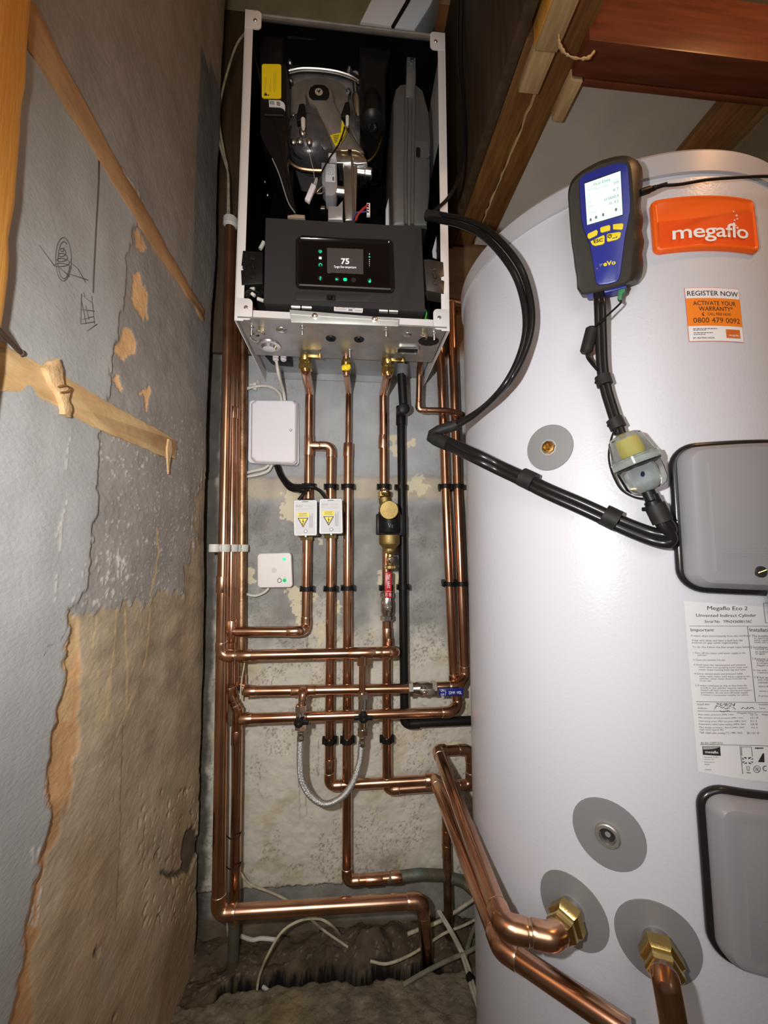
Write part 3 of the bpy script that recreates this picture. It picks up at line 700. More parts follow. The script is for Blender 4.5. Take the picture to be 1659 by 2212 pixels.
def side_panel(x, s, name):
    """s = +1: inside lies towards +x"""
    g = M(); T_ = 0.0022
    g.box((x + s * T_ / 2, (BF - 0.004) / 2, (BB + BT) / 2), (T_, -BF - 0.004, BT - BB))
    fw = 0.0165
    g.box((x + s * fw / 2, BF + 0.001, (BB + BT) / 2), (fw, 0.002, BT - BB), bev=0.0006)
    for zc, sg in ((BT - 0.0215, 1), (BB + 0.024, -1)):                   # screw tabs
        h = 0.043; w = 0.033; r = 0.009
        x1 = x + s * w
        pl = [(x, zc - h / 2), (x, zc + h / 2)]
        for a0, cz in ((90, zc + h / 2 - r), (0, zc - h / 2 + r)):
            for k in range(6):
                a = R_(a0 - 90 * k / 5); pl.append((x1 - s * r + s * r * math.cos(a), cz + r * math.sin(a)))
        g.prism([(px_, BF - 0.0004, pz_) for px_, pz_ in pl], (0, 0.0022, 0), 0.0006)
    p = part(name, g, WHITE_PAINT, boil)
    for zc in (BT - 0.024, BB + 0.027):
        q = M(); q.lathe((x + s * 0.021, BF - 0.0002, zc), (0, -1, 0), [(0, 0.0042), (0.0012, 0.004), (0.0024, 0.0026)], 16)
        sc_ = part('screw', q, STEEL, p)
    return p
side_panel(BX0, 1, 'side_panel'); side_panel(BX1, -1, 'side_panel')
g = M(); g.box((BM, BF / 2 - 0.002, BT - 0.004), (BX1 - BX0 - 0.006, -BF - 0.006, 0.002)); g.box((BM, BF + 0.004, BT - 0.008), (BX1 - BX0 - 0.06, 0.003, 0.011))
part('top_panel', g, GALV, boil)
g = M(); g.box((BM, -0.014, (BB + BT) / 2 + 0.02), (BX1 - BX0 - 0.006, 0.016, BT - BB - 0.05))
g.box((BX0 + 0.0045, -0.15, (BB + BT) / 2 + 0.01), (0.003, 0.26, BT - BB - 0.07)); 
g.box((BX1 - 0.0045, -0.15, (BB + BT) / 2 - 0.08), (0.003, 0.26, BT - BB - 0.26)); g.box((BM, BF / 2 - 0.002, BT - 0.007), (BX1 - BX0 - 0.012, -BF - 0.03, 0.002))
part('inner_liner', g, LINER, boil)

# bottom tray with its lip, knock-outs and holes
g = M()
g.box((BM, (BF - 0.145) / 2, 1.5385), (BX1 - BX0 - 0.012, 0.147, 0.003))
part('bottom_tray', g, GALV, boil)
g = M(); g.box((BM, -0.078, 1.560), (BX1 - BX0 - 0.012, 0.145, 0.003)); g.box((BM, -0.1445, 1.5495), (BX1 - BX0 - 0.012, 0.002, 0.024)); g.box((BM, -0.008, 1.553), (BX1 - BX0 - 0.07, 0.003, 0.022))
part('rear_tray', g, mat('pipe_rail_steel', (0.36, 0.37, 0.38), 0.5, 0.5, var=0.1, bump=0.05), boil)
g = M(); g.box((BM, BF + 0.010, 1.5485), (BX1 - BX0 - 0.036, 0.0025, 0.022))
part('tray_lip', g, WHITE_PAINT, boil)
def on_tray(cx, cy, Z=1.537): return PZ(*K(2, cx, cy), Z)
for nm, cx, cy, r, pr, m in [('pressed_knockout', 440, 810, 0.0115, [(0, 1.0), (0.001, .96), (0.004, .55), (0.0042, 0.0)], STEEL), ('pressed_knockout', 1245, 838, 0.0085, [(0, 1.0), (0.001, .96), (0.003, .55), (0.0032, 0.0)], STEEL),
                             ('round_grommet', 755, 862, 0.011, [(0, 1.0), (0.002, .9), (0.001, .5), (-0.0005, 0.0)], BLACK), ('round_grommet', 935, 868, 0.011, [(0, 1.0), (0.002, .9), (0.001, .5), (-0.0005, 0.0)], BLACK)]:
    g = M(); g.lathe(on_tray(cx, cy), (0, 0, -1), [(d, r * k) for d, k in pr], 24); part(nm, g, m, boil)
g = M(); c = on_tray(360, 905)                                            # large swaged boss at the left
g.lathe(c, (0, 0, -1), [(0, 0.026), (0.003, 0.024), (0.004, 0.017), (0.009, 0.013), (0.0095, 0.0)], 28); part('swaged_boss', g, STEEL, boil)
g = M(); c = on_tray(290, 860); g.tube([c + Vector((0.016 * math.cos(R_(a)), 0.016 * math.sin(R_(a)), -0.001)) for a in range(60, 300, 20)], 0.0012, 6); part('pressed_rib', g, STEEL, boil)
g = M(); c = on_tray(285, 843); g.lathe(c, (0, 0, -1), [(-0.0005, 0.004), (0.0006, 0.004)], 16); part('screw_hole', g, BLACK, boil)
for cx, cy in [(572, 790), (1108, 800), (876, 940), (248, 790), (1415, 825)]:
    g = M(); c = on_tray(cx, cy); g.lathe(c, (0, 0, -1), [(0, 0.0052), (0.0015, 0.005), (0.003, 0.0034), (0.003, 0.0022), (0.014, 0.0020), (0.0165, 0.0004)], 14)
    part('tray_screw', g, STEEL, boil)
for cx, cy in [(310, 785), (1355, 815)]:                                  # spring catches
    g = M(); c = on_tray(cx, cy); g.box(c + Vector((0, 0, -0.006)), (0.012, 0.002, 0.014), bev=0.0005); g.box(c + Vector((-0.006, 0, -0.010)), (0.008, 0.004, 0.003), bev=0.0005); g.box(c + Vector((0.004, 0.004, -0.012)), (0.003, 0.010, 0.004), bev=0.0005)
    part('spring_catch', g, mat('catch_metal', (0.30, 0.24, 0.17), 0.4, 0.9), boil)
g = M(); c = on_tray(1380, 880); g.lathe(c, (0, 0, -1), [(0, 0.018), (0.0015, 0.017), (0.0017, 0.0)], 24)
for v in g.b.verts: v.co.x = c.x + (v.co.x - c.x) * 1.25
part('oval_bung', g, BLACK, boil)
q = Quad(K(2, 1175, 905), K(2, 1330, 908), K(2, 1318, 955), K(2, 1165, 948), lambda x, y: PZ(x, y, 1.537), n=Vector((0, 0, -1)))
g = q.rr(0.3, [(0, 0), (0.0, 0.003), (0.0025, 0.0055), (0.005, 0.0055), (0.0055, 0.002)]); part('cable_plate', g, STEEL, boil)
g = q.rr(0.3, [(0.006, 0.0), (0.006, 0.0035)]); part('plate_insert', g, BLACK, boil)
g = M(); q = Quad(K(2, 330, 945), K(2, 500, 952), K(2, 515, 1020), K(2, 380, 1005), lambda x, y: PZ(x, y, 1.556), n=Vector((0, 0, -1)))
g = q.rr(0.1, [(0, 0), (0, 0.010), (0.002, 0.011)]); part('grommet_block', g, BLACK, boil)
for cx, cy in [(402, 963), (452, 963), (402, 985), (452, 985)]:
    g = M(); g.lathe(PZ(*K(2, cx, cy), 1.545), (0, 0, -1), [(-0.002, 0.0075), (0.006, 0.007), (0.008, 0.005), (0.0075, 0.003)], 18); part('cable_grommet', g, WHITE_PL, boil)

# hinge bracket and control box
YB = BF - 0.004
g = M(); g.prism([PY(*K(2, *p), YB) for p in [(490, 678), (1188, 735), (1186, 783), (500, 757)]], (0, 0.0025, 0), 0.0005)
g.tube([PY(*K(2, 500, 708), YB - 0.0006), PY(*K(2, 1186, 752), YB - 0.0006)], 0.0007, 6)
hb = part('hinge_bracket', g, mat('zinc_plate', (0.62, 0.66, 0.65), 0.4, 0.55, var=0.08, vscale=20), boil)
for cx, cy in [(652, 720), (1035, 740)]:
    g = M(); g.lathe(PY(*K(2, cx, cy), YB), (0, -1, 0), [(0, 0.006), (0.0012, 0.006), (0.0015, 0.0042), (0.0045, 0.004), (0.0055, 0.002)], 14); part('bracket_screw', g, STEEL, hb)
for cx0, cx1, cy in [(503, 560, 660), (570, 632, 663), (1063, 1118, 685), (1126, 1183, 688)]:
    g = M(); a, b_ = PY(*K(2, cx0, cy), YB + 0.002), PY(*K(2, cx1, cy + 3), YB + 0.002); g.tube([a, b_], 0.0042, 14); part('hinge_barrel', g, STEEL, hb)

YC = BF - 0.006
CTL = Quad((573, 469), (911, 489), (919, 672), (569, 653), lambda x, y: PY(x, y, YC), n=Vector((0, -1, 0)))
g = CTL.rr(0.012, [(0, -0.075), (0, -0.002), (0.0015, 0.0)], ncol=4)
ctl = part('control_box', g, CHARCOAL, boil)
sub = lambda nm, g, m: part(nm, g, m, ctl)
pz = lambda x, y, d=0.0: PY(*K(2, x, y), YC - d)
q = Quad(K(2, 525, 560), K(2, 1150, 590), K(2, 1152, 638), K(2, 520, 622), lambda x, y: PY(x, y, YC))
g = q.rr(0.3, [(0, -0.001), (0.0006, 0.0012), (0.0012, 0.0016)]); sub('lower_flap', g, CHARCOAL)
DSP = Quad(K(2, 532, 222), K(2, 1150, 243), K(2, 1163, 575), K(2, 530, 545), lambda x, y: PY(x, y, YC), n=Vector((0, -1, 0)))
g = DSP.rr(0.09, [(0, -0.001), (0.0, 0.005), (0.002, 0.0075), (0.005, 0.008), (0.0075, 0.006), (0.009, 0.0045)]); sub('display_bezel', g, GLOSS_BLACK)
g = M(); g.prism([pz(*p, 0.006) for p in [(566, 200), (1130, 238), (1152, 262), (1000, 236), (560, 222)]], (0, 0.006, 0), 0.001); sub('bezel_hood', g, GLOSS_BLACK)
g = DSP.rr(0.05, [(0.009, 0.0030), (0.0095, 0.0046)]); sub('display_glass', g, mat('display_glass', (0.006, 0.004, 0.004), 0.06))
gl = 0.0050
SCR = Quad(K(2, 730, 283), K(2, 962, 292), K(2, 962, 452), K(2, 731, 441), lambda x, y: PY(x, y, YC - gl))
sub('screen', SCR.rr(0.02, [(0, 0), (0, 0.0002)]), SCREEN_DARK)
def ptxt(nm, body, x0, y0, x1, y1, m, d=gl + 0.0004, dy=0.0, **k):
    qd = Quad(K(2, x0, y0), K(2, x1, y0 + dy), K(2, x1, y1 + dy), K(2, x0, y1), lambda x, y: PY(x, y, YC - d))
    text(nm, body, lambda u, v: qd.at(u, v), m, ctl, **k)
ptxt('temperature_figures', '75', 820, 350, 872, 387, ICON_W, bold=0.02)
ptxt('unit_lettering', '°C', 877, 353, 891, 366, INK_SOFT)
ptxt('caption_lettering', 'Target flow temperature', 774, 395, 917, 415, ICON_W, dy=4)
disc = lambda x, y, r, d=gl + 0.0004: M().lathe(pz(x, y, d), (0, -1, 0), [(0, r), (0.0002, r)], 20)
def ring(x, y, r, w, a0, a1, d=gl + 0.0006):
    c = pz(x, y, d); return M().tube([c + Vector((r * math.sin(R_(a)), 0, r * math.cos(R_(a)))) for a in range(a0, a1 + 1, 15)], w, 6)
for (x, y) in [(687, 305), (687, 347), (687, 391), (687, 477), (794, 483), (846, 485), (900, 488), (1003, 493)]:
    sub('touch_pad', disc(x, y, 0.0048, gl + 0.0001), mat('pad_grey', (0.022, 0.02, 0.02), 0.3))
g = ring(687, 305, 0.0026, 0.0005, 30, 330); g.tube([pz(687, 305, gl + .0006), pz(687, 298, gl + .0006)], 0.0005, 6); g.tube([pz(687, 305, gl + .0006), pz(692, 305, gl + .0006)], 0.0005, 6); sub('clock_icon', g, ICON_G)
g = M(); c = pz(687, 348, gl + .0006); [g.box(c + Vector((dx, 0, dz)), (0.0015, 0.0003, 0.0014)) for dx in (-.0016, 0, .0016) for dz in (-.0014, .0003, .0018)]; sub('calendar_icon', g, ICON_W)
g = ring(688, 391, 0.0026, 0.0006, -90, 90); c = pz(688, 391, gl + .0006); g.tube([c + Vector((-.0026, 0, 0)), c + Vector((-.0026, 0, -.0028))], 0.0006, 6); g.tube([c + Vector((.0026, 0, 0)), c + Vector((.0028, 0, -.0012))], 0.0009, 6); sub('tap_icon', g, ICON_G)
ptxt('question_mark', '?', 682, 466, 693, 489, ICON_G, bold=0.02)
g = M(); c = pz(793, 484, gl + .0006); g.tube([c + Vector((.0028, 0, 0)), c + Vector((-.0022, 0, 0))], .0006, 6); g.tube([c + Vector((-.0003, 0, .002)), c + Vector((-.0024, 0, 0)), c + Vector((-.0003, 0, -.002))], .0006, 6); sub('back_icon', g, ICON_G)
q = Quad(K(2, 835, 476), K(2, 857, 477), K(2, 857, 495), K(2, 835, 494), lambda x, y: PY(x, y, YC - gl - .0004)); sub('menu_icon', q.rr(0.2, [(0, 0), (0, .0003)]), ICON_G)
g = M(); c = pz(1003, 495, gl + .0006); g.prism([c + Vector(p) for p in [(-.0022, 0, .0005), (.0022, 0, .0018), (.0022, 0, -.0030), (-.0018, 0, -.0030)]], (0, .0004, 0)); g.tube([c + Vector((.0004, 0, .0012)), c + Vector((.0012, 0, .0042))], .0006, 6); sub('lock_icon', g, ICON_G)
g = M()
for k, (y, r) in enumerate([(322, 8e-4), (358, 7.5e-4), (371, 7e-4), (383, 6e-4), (394, 5e-4), (404, 3e-4)]): g.lathe(pz(1001, y, gl + .0006), (0, -1, 0), [(0, r), (.0002, r)], 10)
sub('slider_dots', g, ICON_W)
g = M(); c = pz(1001, 340, gl + .0006); g.box(c, (.0036, .0003, .0010)); g.box(c, (.0010, .0003, .0036)); sub('plus_icon', g, ICON_G)
q = Quad(K(2, 728, 580), K(2, 785, 583), K(2, 785, 622), K(2, 728, 619), lambda x, y: PY(x, y, YC - 0.0016)); sub('service_port', q.rr(0.15, [(0, 0), (0.0004, 0.0006), (0.002, 0.0006), (0.0025, 0.0)]), BLACK)
text('port_mark', 'L', (lambda qd: (lambda u, v: qd.at(u, v)))(Quad(K(2, 748, 590), K(2, 764, 591), K(2, 764, 608), K(2, 748, 607), lambda x, y: PY(x, y, YC - .0024))), CHARCOAL, ctl)
q = Quad(K(2, 776, 652), K(2, 961, 664), K(2, 958, 697), K(2, 774, 685), lambda x, y: PY(x, y, YB + 0.0005)); dp = part('data_sticker', q.rr(0.1, [(0, -0.002), (0, 0.0005)]), PAPER, boil)
bt = text_bm('BMHU SP4K71 VC, 2738', q.sub(0.06, 0.52, 0.70, 0.82, 0.0007)); [text_bm(s, q.sub(*r, 0.0007), target=bt) for s, r in [('MGF25LKM0041', (0.06, .2, .42, .4)), ('00384001', (.72, .2, .95, .4))]]
part('sticker_print', bt, INK, dp, sharp=None)
part('sticker_code', q.sheet(0.0008, 2, 1, 0.5, 0.12, 0.64, 0.45), INK_SOFT, dp)
# side latches of the control box
g = M(); g.prism([PY(*K(2, *p), YC + 0.004) for p in [(190, 298), (318, 305), (320, 512), (182, 518), (178, 425), (196, 420), (196, 396), (180, 392)]], (0, 0.03, 0), 0.002)
for cx, cy in [(200, 405), (257, 402)]: g.box(PY(*K(2, cx, cy), YC + 0.003), (0.006, 0.004, 0.009), bev=0.001)
for cy in (345, 460): g.box(PY(*K(2, 250, cy), YC + 0.003), (0.012, 0.002, 0.010), bev=0.0008)
part('latch', g, BLACK, boil)
lm = mat('latch_brown_black', (0.035, 0.028, 0.024), 0.35)
g = M(); g.prism([PY(*K(2, *p), YC + 0.004) for p in [(1350, 355), (1380, 352), (1475, 372), (1480, 460), (1462, 466), (1462, 486), (1482, 492), (1478, 575), (1365, 555)]], (0, 0.03, 0), 0.002)
g.tube([PY(*K(2, 1410, 440), YC + .002), PY(*K(2, 1425, 478), YC + .002)], 0.0028, 8); g.box(PY(*K(2, 1414, 415), YC + .003), (0.005, 0.003, 0.009), bev=.001); g.box(PY(*K(2, 1420, 505), YC + .003), (0.006, 0.003, 0.008), bev=.001); g.box(PY(*K(2, 1420, 425), YC + .004), (0.024, 0.002, 0.002), bev=.0005)
part('latch', g, lm, boil)
g = M(); g.prism([PY(*K(2, *p), -0.21) for p in [(1404, 300), (1440, 170), (1446, 200), (1428, 300), (1440, 352), (1408, 340)]], (0, 0.003, 0), 0.0005); part('film_tag', g, PAPER, boil)

def PI(x, y, Y): return PY(x, y, max(Y - 0.065, -0.287))
# ---- works inside the case
def box_px(nm, poly, Y, depth, m, bev=0.003, k=1, lab=None):
    g = M(); g.prism([PI(*K(k, *p), Y) for p in poly], (0, depth, 0), bev); return part(nm, g, m, boil, lab)
k2 = lambda x, y: (560 + x / 6.381, 120 + y / 6.381)
k3 = lambda x, y: (620 + x / 7.541, 280 + y / 7.541)
def pxp(nm, poly, Y, depth, m, kf, bev=0.002, parent=None):
    g = M(); g.prism([PI(*kf(*p), Y) for p in poly], (0, depth, 0), bev); return part(nm, g, m, parent or boil)
hd = box_px('air_box', [(300, 120), (1150, 225), (1160, 260), (1105, 480), (1105, 800), (1060, 840), (985, 835), (945, 780), (945, 480), (930, 280), (900, 262), (470, 232), (445, 262), (455, 700), (300, 700)], -0.190, 0.13, BLACK_SATIN, 0.004)
g = M(); g.tube([PI(*K(1, 478, 236), -0.194), PI(*K(1, 700, 252), -0.194), PI(*K(1, 905, 274), -0.194)], 0.0022, 8); part('moulded_rib', g, BLACK_SATIN, hd)
g = M(); g.lathe(PI(*K(1, 1022, 770), -0.20), (0, -0.35, -1), [(-0.10, 0.021), (0.0, 0.027), (0.012, 0.024), (0.018, 0.012)], 28); fl_ = part('flue_pipe', g, BLACK_SATIN, boil)
g = M(); c = PI(*K(1, 1022, 815), -0.222); g.lathe(c, (0, -0.6, -1), [(0, 0.009), (0.003, 0.009), (0.004, 0.006), (0.002, 0.004)], 18); part('flue_plug', g, GLOSS_BLACK, fl_)
# intake duct with the yellow label
dct = box_px('intake_duct', [(300, 400), (470, 405), (470, 1010), (535, 1365), (520, 1372), (455, 1220), (375, 1005), (330, 930), (298, 850)], -0.215, 0.10, BLACK_SATIN, 0.005)
g = M(); g.tube([PI(*K(1, 330, 738), -0.2165), PI(*K(1, 452, 742), -0.2165)], 0.002, 8); part('duct_rib', g, BLACK_SATIN, dct)
g = M(); g.tube(smooth_path([PI(*K(1, 380, 1015), -0.217), PI(*K(1, 425, 1120), -0.217), PI(*K(1, 480, 1290), -0.217), PI(*K(1, 525, 1362), -0.217)], 6), 0.0012, 8); part('duct_seam', g, mat('seam_grey', (0.25, 0.25, 0.25), 0.4), dct)
q = Quad(k2(36, 118), k2(303, 122), k2(303, 596), k2(36, 590), lambda x, y: PI(x, y, -0.2165), n=Vector((0, -1, 0)))
yl = part('yellow_label', q.rr(0.06, [(0, -0.001), (0, 0.0004)]), YELLOW, dct, 'yellow caution label')
g = M()
for u0, u1, v0, v1 in [(0.12, 0.13, .12, .38), (.18, .19, .14, .62), (.22, .23, .34, .62), (.39, .40, .18, .40), (.45, .46, .20, .58), (.61, .62, .18, .72), (.67, .68, .18, .74), (.73, .74, .22, .80)]:
    q.sheet(0.0006, 1, 1, u0, v0, u1, v1, g)
part('label_print', g, mat('faint_ink', (0.25, 0.2, 0.02), 0.6), yl)
g = M(); g.prism([q.at(*p, .0007) for p in [(.12, .07), (.28, .07), (.28, .10), (.20, .16), (.12, .10)]], (0, -.0003, 0)); g.prism([q.at(*p, .0007) for p in [(.32, .07), (.38, .07), (.38, .10), (.32, .10)]], (0, -.0003, 0)); part('label_pictogram', g, INK, yl)
q = Quad(k2(132, 612), k2(345, 625), k2(355, 765), k2(132, 702), lambda x, y: PI(x, y, -0.2168), n=Vector((0, -1, 0)))
g = M(); g.prism([PI(*k2(*p), -0.2168) for p in [(132, 612), (290, 618), (340, 650), (356, 690), (356, 768), (335, 735), (290, 712), (136, 704)]], (0, 0.0012, 0)); bl = part('barcode_sticker', g, PAPER, dct, 'small white curled sticker')
g = M(); [g.prism([q.at(u, .35 + .1 * u, .0004), q.at(u + .018, .35 + .1 * u, .0004), q.at(u + .018, .86, .0004), q.at(u, .86, .0004)], (0, -.0002, 0)) for u in (.07, .11, .15, .20, .24, .29, .33)]
[g.prism([q.at(.5, v, .0004), q.at(.72, v - .02, .0004), q.at(.72, v + .03, .0004), q.at(.5, v + .05, .0004)], (0, -.0002, 0)) for v in (.42, .54, .66, .78)]; part('barcode', g, INK, bl)

# heat exchanger
hx = pxp('heat_exchanger', [(400, 130), (520, 105), (640, 95), (850, 105), (1080, 140), (1280, 205), (1395, 275), (1395, 800), (1490, 1100), (1430, 1290), (1300, 1360), (700, 1360), (380, 1290), (380, 1150), (430, 900), (400, 420)], -0.135, 0.10, ALU, k2, 0.006)
g = M(); arc = [(405, 140), (520, 112), (640, 102), (850, 112), (1080, 147), (1270, 210), (1390, 285)]
g.tube(smooth_path([PI(*k2(*p), -0.140) for p in arc], 5), 0.0065, 10); part('clamp_band', g, STEEL, hx)
g = M(); g.tube(smooth_path([PI(*k2(x, y + 82), -0.143) for x, y in arc], 5), 0.004, 10); part('clamp_band', g, STEEL, hx)
g = M(); g.tube(smooth_path([PI(*k2(x, y + 42), -0.1405) for x, y in arc], 5), 0.0045, 8, flat=(1, .8)); part('gasket', g, BLACK, hx)
for p in [(430, 170), (700, 145), (1060, 185), (1240, 245), (440, 410), (480, 890), (1230, 560), (400, 1290)]:
    g = M(); g.hexnut(PI(*k2(*p), -0.139), (0, -1, 0), 0, 0.011, 0.0065); g.lathe(PI(*k2(*p), -0.139), (0, -1, 0), [(0.011, 0.003), (0.015, 0.003)], 10); part('clamp_nut', g, STEEL, hx)
dm = pxp('burner_door', [(430, 420), (500, 340), (620, 295), (760, 275), (900, 280), (1040, 310), (1160, 370), (1230, 460), (1240, 700), (1240, 1000), (440, 1000), (420, 700)], -0.150, 0.02, ALU_TAN, k2, 0.008)
# air gas manifold arm and fan
arm = pxp('manifold_arm', [(630, 520), (640, 450), (690, 390), (760, 360), (850, 355), (930, 385), (990, 440), (1020, 520), (1040, 640), (1140, 850), (1260, 1080), (1380, 1240), (1450, 1330), (1090, 1320), (1010, 1250), (970, 1110), (770, 690), (680, 640)], -0.185, 0.035, ALU_TAN, k2, 0.006)
g = M(); g.prism([PI(*k2(*p), -0.1865) for p in [(735, 605), (690, 560), (680, 500), (700, 440), (760, 400), (830, 395), (900, 405), (955, 450), (968, 520), (955, 580), (920, 610)]], (0, 0.003, 0), 0.001); part('sight_gasket', g, BLACK, arm)
g = M(); g.lathe(PI(*k2(822, 505), -0.1868), (0, -1, 0), [(0, 0.0085), (0.001, 0.0085), (0.0012, 0.007)], 20); sg = part('sight_glass', g, mat('sight_cream', (0.42, 0.37, 0.26), 0.4), arm)
g = M(); g.prism([PI(*k2(*p), -0.1885) for p in [(800, 462), (818, 490), (838, 460), (845, 480), (824, 515), (796, 485)]], (0, 0.0008, 0)); part('flame_mark', g, INK, sg)
g = M(); g.prism([PI(*k2(*p), -0.1862) for p in [(975, 1095), (1120, 1062), (1140, 885), (1165, 930), (1200, 1080), (1160, 1170), (1050, 1255)]], (0, 0.0012, 0)); yt = part('yellow_warning_tag', g, YELLOW, arm, 'yellow warning tag on the arm')
g = M(); [g.tube([PI(*k2(1020 + i * 4, 1110 + i * 22), -0.1867), PI(*k2(1100 - i * 6, 1096 + i * 22), -0.1867)], 0.0005, 5) for i in range(5)]; part('tag_print', g, INK, yt)
fan = M(); c = PI(*k2(690, 1110), -0.165)
fan.lathe(c, (0, -1, 0), [(-0.045, 0.050), (-0.008, 0.054), (0.004, 0.052), (0.014, 0.044), (0.019, 0.030), (0.021, 0.012), (0.021, 0.0)], 40)
fan = part('fan_housing', fan, SMOKE, boil)
pxp('fan_outlet', [(560, 660), (700, 640), (780, 690), (980, 1110), (1000, 1260), (900, 1300), (640, 1000), (520, 900)], -0.181, 0.03, SMOKE, k2, 0.008, fan)
pxp('connector_hood', [(545, 660), (620, 650), (640, 760), (620, 880), (520, 900), (510, 850)], -0.198, 0.02, BLACK, k2, 0.003, fan)
g = M(); g.lathe(PI(*k2(605, 885), -0.196), (0.05, -0.2, -1), [(0, 0.005), (0.022, 0.0045), (0.028, 0.003)], 14); part('ceramic_terminal', g, mat('ceramic', (0.72, 0.68, 0.58), 0.35), fan)
g = M(); [g.ball(PI(*k2(x, y), -0.188), r, (1, .7, 1.2), 12) for x, y, r in [(600, 1060, .008), (560, 1180, .007), (690, 1190, .007), (470, 1190, .006)]]; part('fan_screws', g, STEEL, fan)
pxp('connector_hood', [(1180, 640), (1240, 620), (1255, 700), (1230, 840), (1130, 840), (1125, 800)], -0.19, 0.02, BLACK, k2, 0.003)
g = M(); g.lathe(PI(*k2(1215, 845), -0.19), (0, 0, -1), [(0, 0.004), (0.02, 0.0035), (0.024, 0.002)], 12); part('ceramic_terminal', g, MATS['ceramic'], boil)
g = M(); g.lathe(PI(*k2(1335, 560), -0.165), (0.1, 0, -1), [(-0.03, 0.006), (0, 0.006), (0, 0.010), (0.015, 0.013), (0.04, 0.010), (0.055, 0.006)], 16); part('sensor', g, STEEL, boil)
# copper gas loops
g = M(); g.tube(smooth_path([PI(*K(1, *p), -0.175) for p in [(445, 905), (450, 960), (480, 1030), (540, 1075), (620, 1092), (720, 1096)]], 6), 0.0048, 10); part('copper_loop', g, mat('gas_loop_copper', (0.62, 0.42, 0.28), 0.25, 1.0), boil)
g = M(); g.tube(smooth_path([PI(*K(1, *p), -0.17) for p in [(1078, 845), (1072, 900), (1050, 965), (1015, 1015), (985, 1035)]], 6), 0.0026, 8); part('copper_loop', g, mat('impulse_brass', (0.5, 0.36, 0.14), 0.3, 1.0), boil)
# gas valve group
gv = pxp('gas_valve', [(560, 530), (810, 545), (820, 900), (790, 1040), (750, 1075), (625, 1060), (620, 950), (570, 880)], -0.205, 0.035, mat('valve_grey', (0.26, 0.265, 0.28), 0.5), k3, 0.002)
q = Quad(k3(628, 560), k3(785, 572), k3(785, 862), k3(628, 848), lambda x, y: PI(x, y, -0.2055), n=Vector((0, -1, 0)))
vl = part('valve_label', q.rr(0.02, [(0, 0), (0, .0004)]), PAPER, gv)
g = M(); rn = random.Random(5)
for v in (.93, .88, .83, .77, .72, .66, .60, .54, .48, .42):
    u = .06
    while u < .9:
        w = rn.uniform(.05, .16); q.sheet(0.0006, 1, 1, u, v - .022, min(u + w, .94), v, g); u += w + rn.uniform(.04, .12)
q.sheet(0.0006, 1, 1, .70, .08, .90, .30, g)
part('label_print', g, INK_SOFT, vl)
pxp('valve_body', [(800, 540), (1060, 540), (1145, 560), (1310, 540), (1300, 470), (1250, 400), (1060, 340), (850, 320), (780, 380), (680, 380), (670, 480), (800, 500)], -0.200, 0.05, STEEL, k3, 0.003)
pxp('gas_manifold', [(905, 560), (1060, 545), (1150, 590), (1140, 1000), (1125, 1330), (1085, 1480), (945, 1478), (935, 1200)], -0.198, 0.04, mat('polished_casting', (0.55, 0.52, 0.50), 0.28, 0.9, var=0.1, vscale=30), k3, 0.004)
g = M(); a, b_ = PI(*k3(1060, 440), -0.2005), PI(*k3(1085, 1460), -0.2005); g.tube([a, b_], 0.0028, 10); part('manifold_rib', g, STEEL, boil)
g = M(); a = PI(*k3(1140, 690), -0.185); g.lathe(a, (1, 0, -0.05), [(0, 0.010), (0.016, 0.010), (0.018, 0.0115), (0.030, 0.0115), (0.033, 0.008)], 20); part('inlet_stub', g, STEEL, boil)
g = M(); a = PI(*k3(810, 1010), -0.192); g.lathe(a, (1, 0, -0.03), [(0, 0.010), (0.016, 0.010)], 20); part('link_pipe', g, STEEL, boil)
g = M(); g.tube([PI(*k3(860, 600), -0.19), PI(*k3(880, 720), -0.195), PI(*k3(875, 850), -0.19)], 0.005, 10); part('solenoid', g, BLACK_SATIN, boil)
pxp('condensate_fitting', [(665, 1230), (820, 1235), (910, 1140), (915, 1470), (665, 1462)], -0.196, 0.04, mat('clear_grey', (0.40, 0.38, 0.40), 0.25, 0.4), k3, 0.004)
pxp('earth_tab', [(555, 1235), (615, 1235), (615, 1290), (545, 1290)], -0.20, 0.01, STEEL, k3, 0.001)
pxp('beige_cap', [(5, 1390), (140, 1372), (290, 1385), (290, 1440), (5, 1425)], -0.262, 0.02, mat('beige_moulding', (0.30, 0.24, 0.17), 0.5), k3, 0.002)
pxp('white_connector', [(675, 380), (800, 375), (800, 470), (675, 470)], -0.204, 0.01, WHITE_PL, k3, 0.001)
pxp('black_clip', [(990, 318), (1050, 318), (1050, 385), (990, 385)], -0.203, 0.01, BLACK, k3, 0.001)
g = M(); g.tube(smooth_path([PI(*k3(*p), -0.203) for p in [(820, 295), (870, 335), (930, 345), (990, 340)]], 5), 0.0012, 8); g.tube(smooth_path([PI(*k3(*p), -0.203) for p in [(1055, 340), (1130, 350), (1200, 385), (1245, 435)]], 5), 0.0012, 8); part('casting_rim', g, mat('rim_brass', (0.7, 0.52, 0.34), 0.25, 1.0), boil)
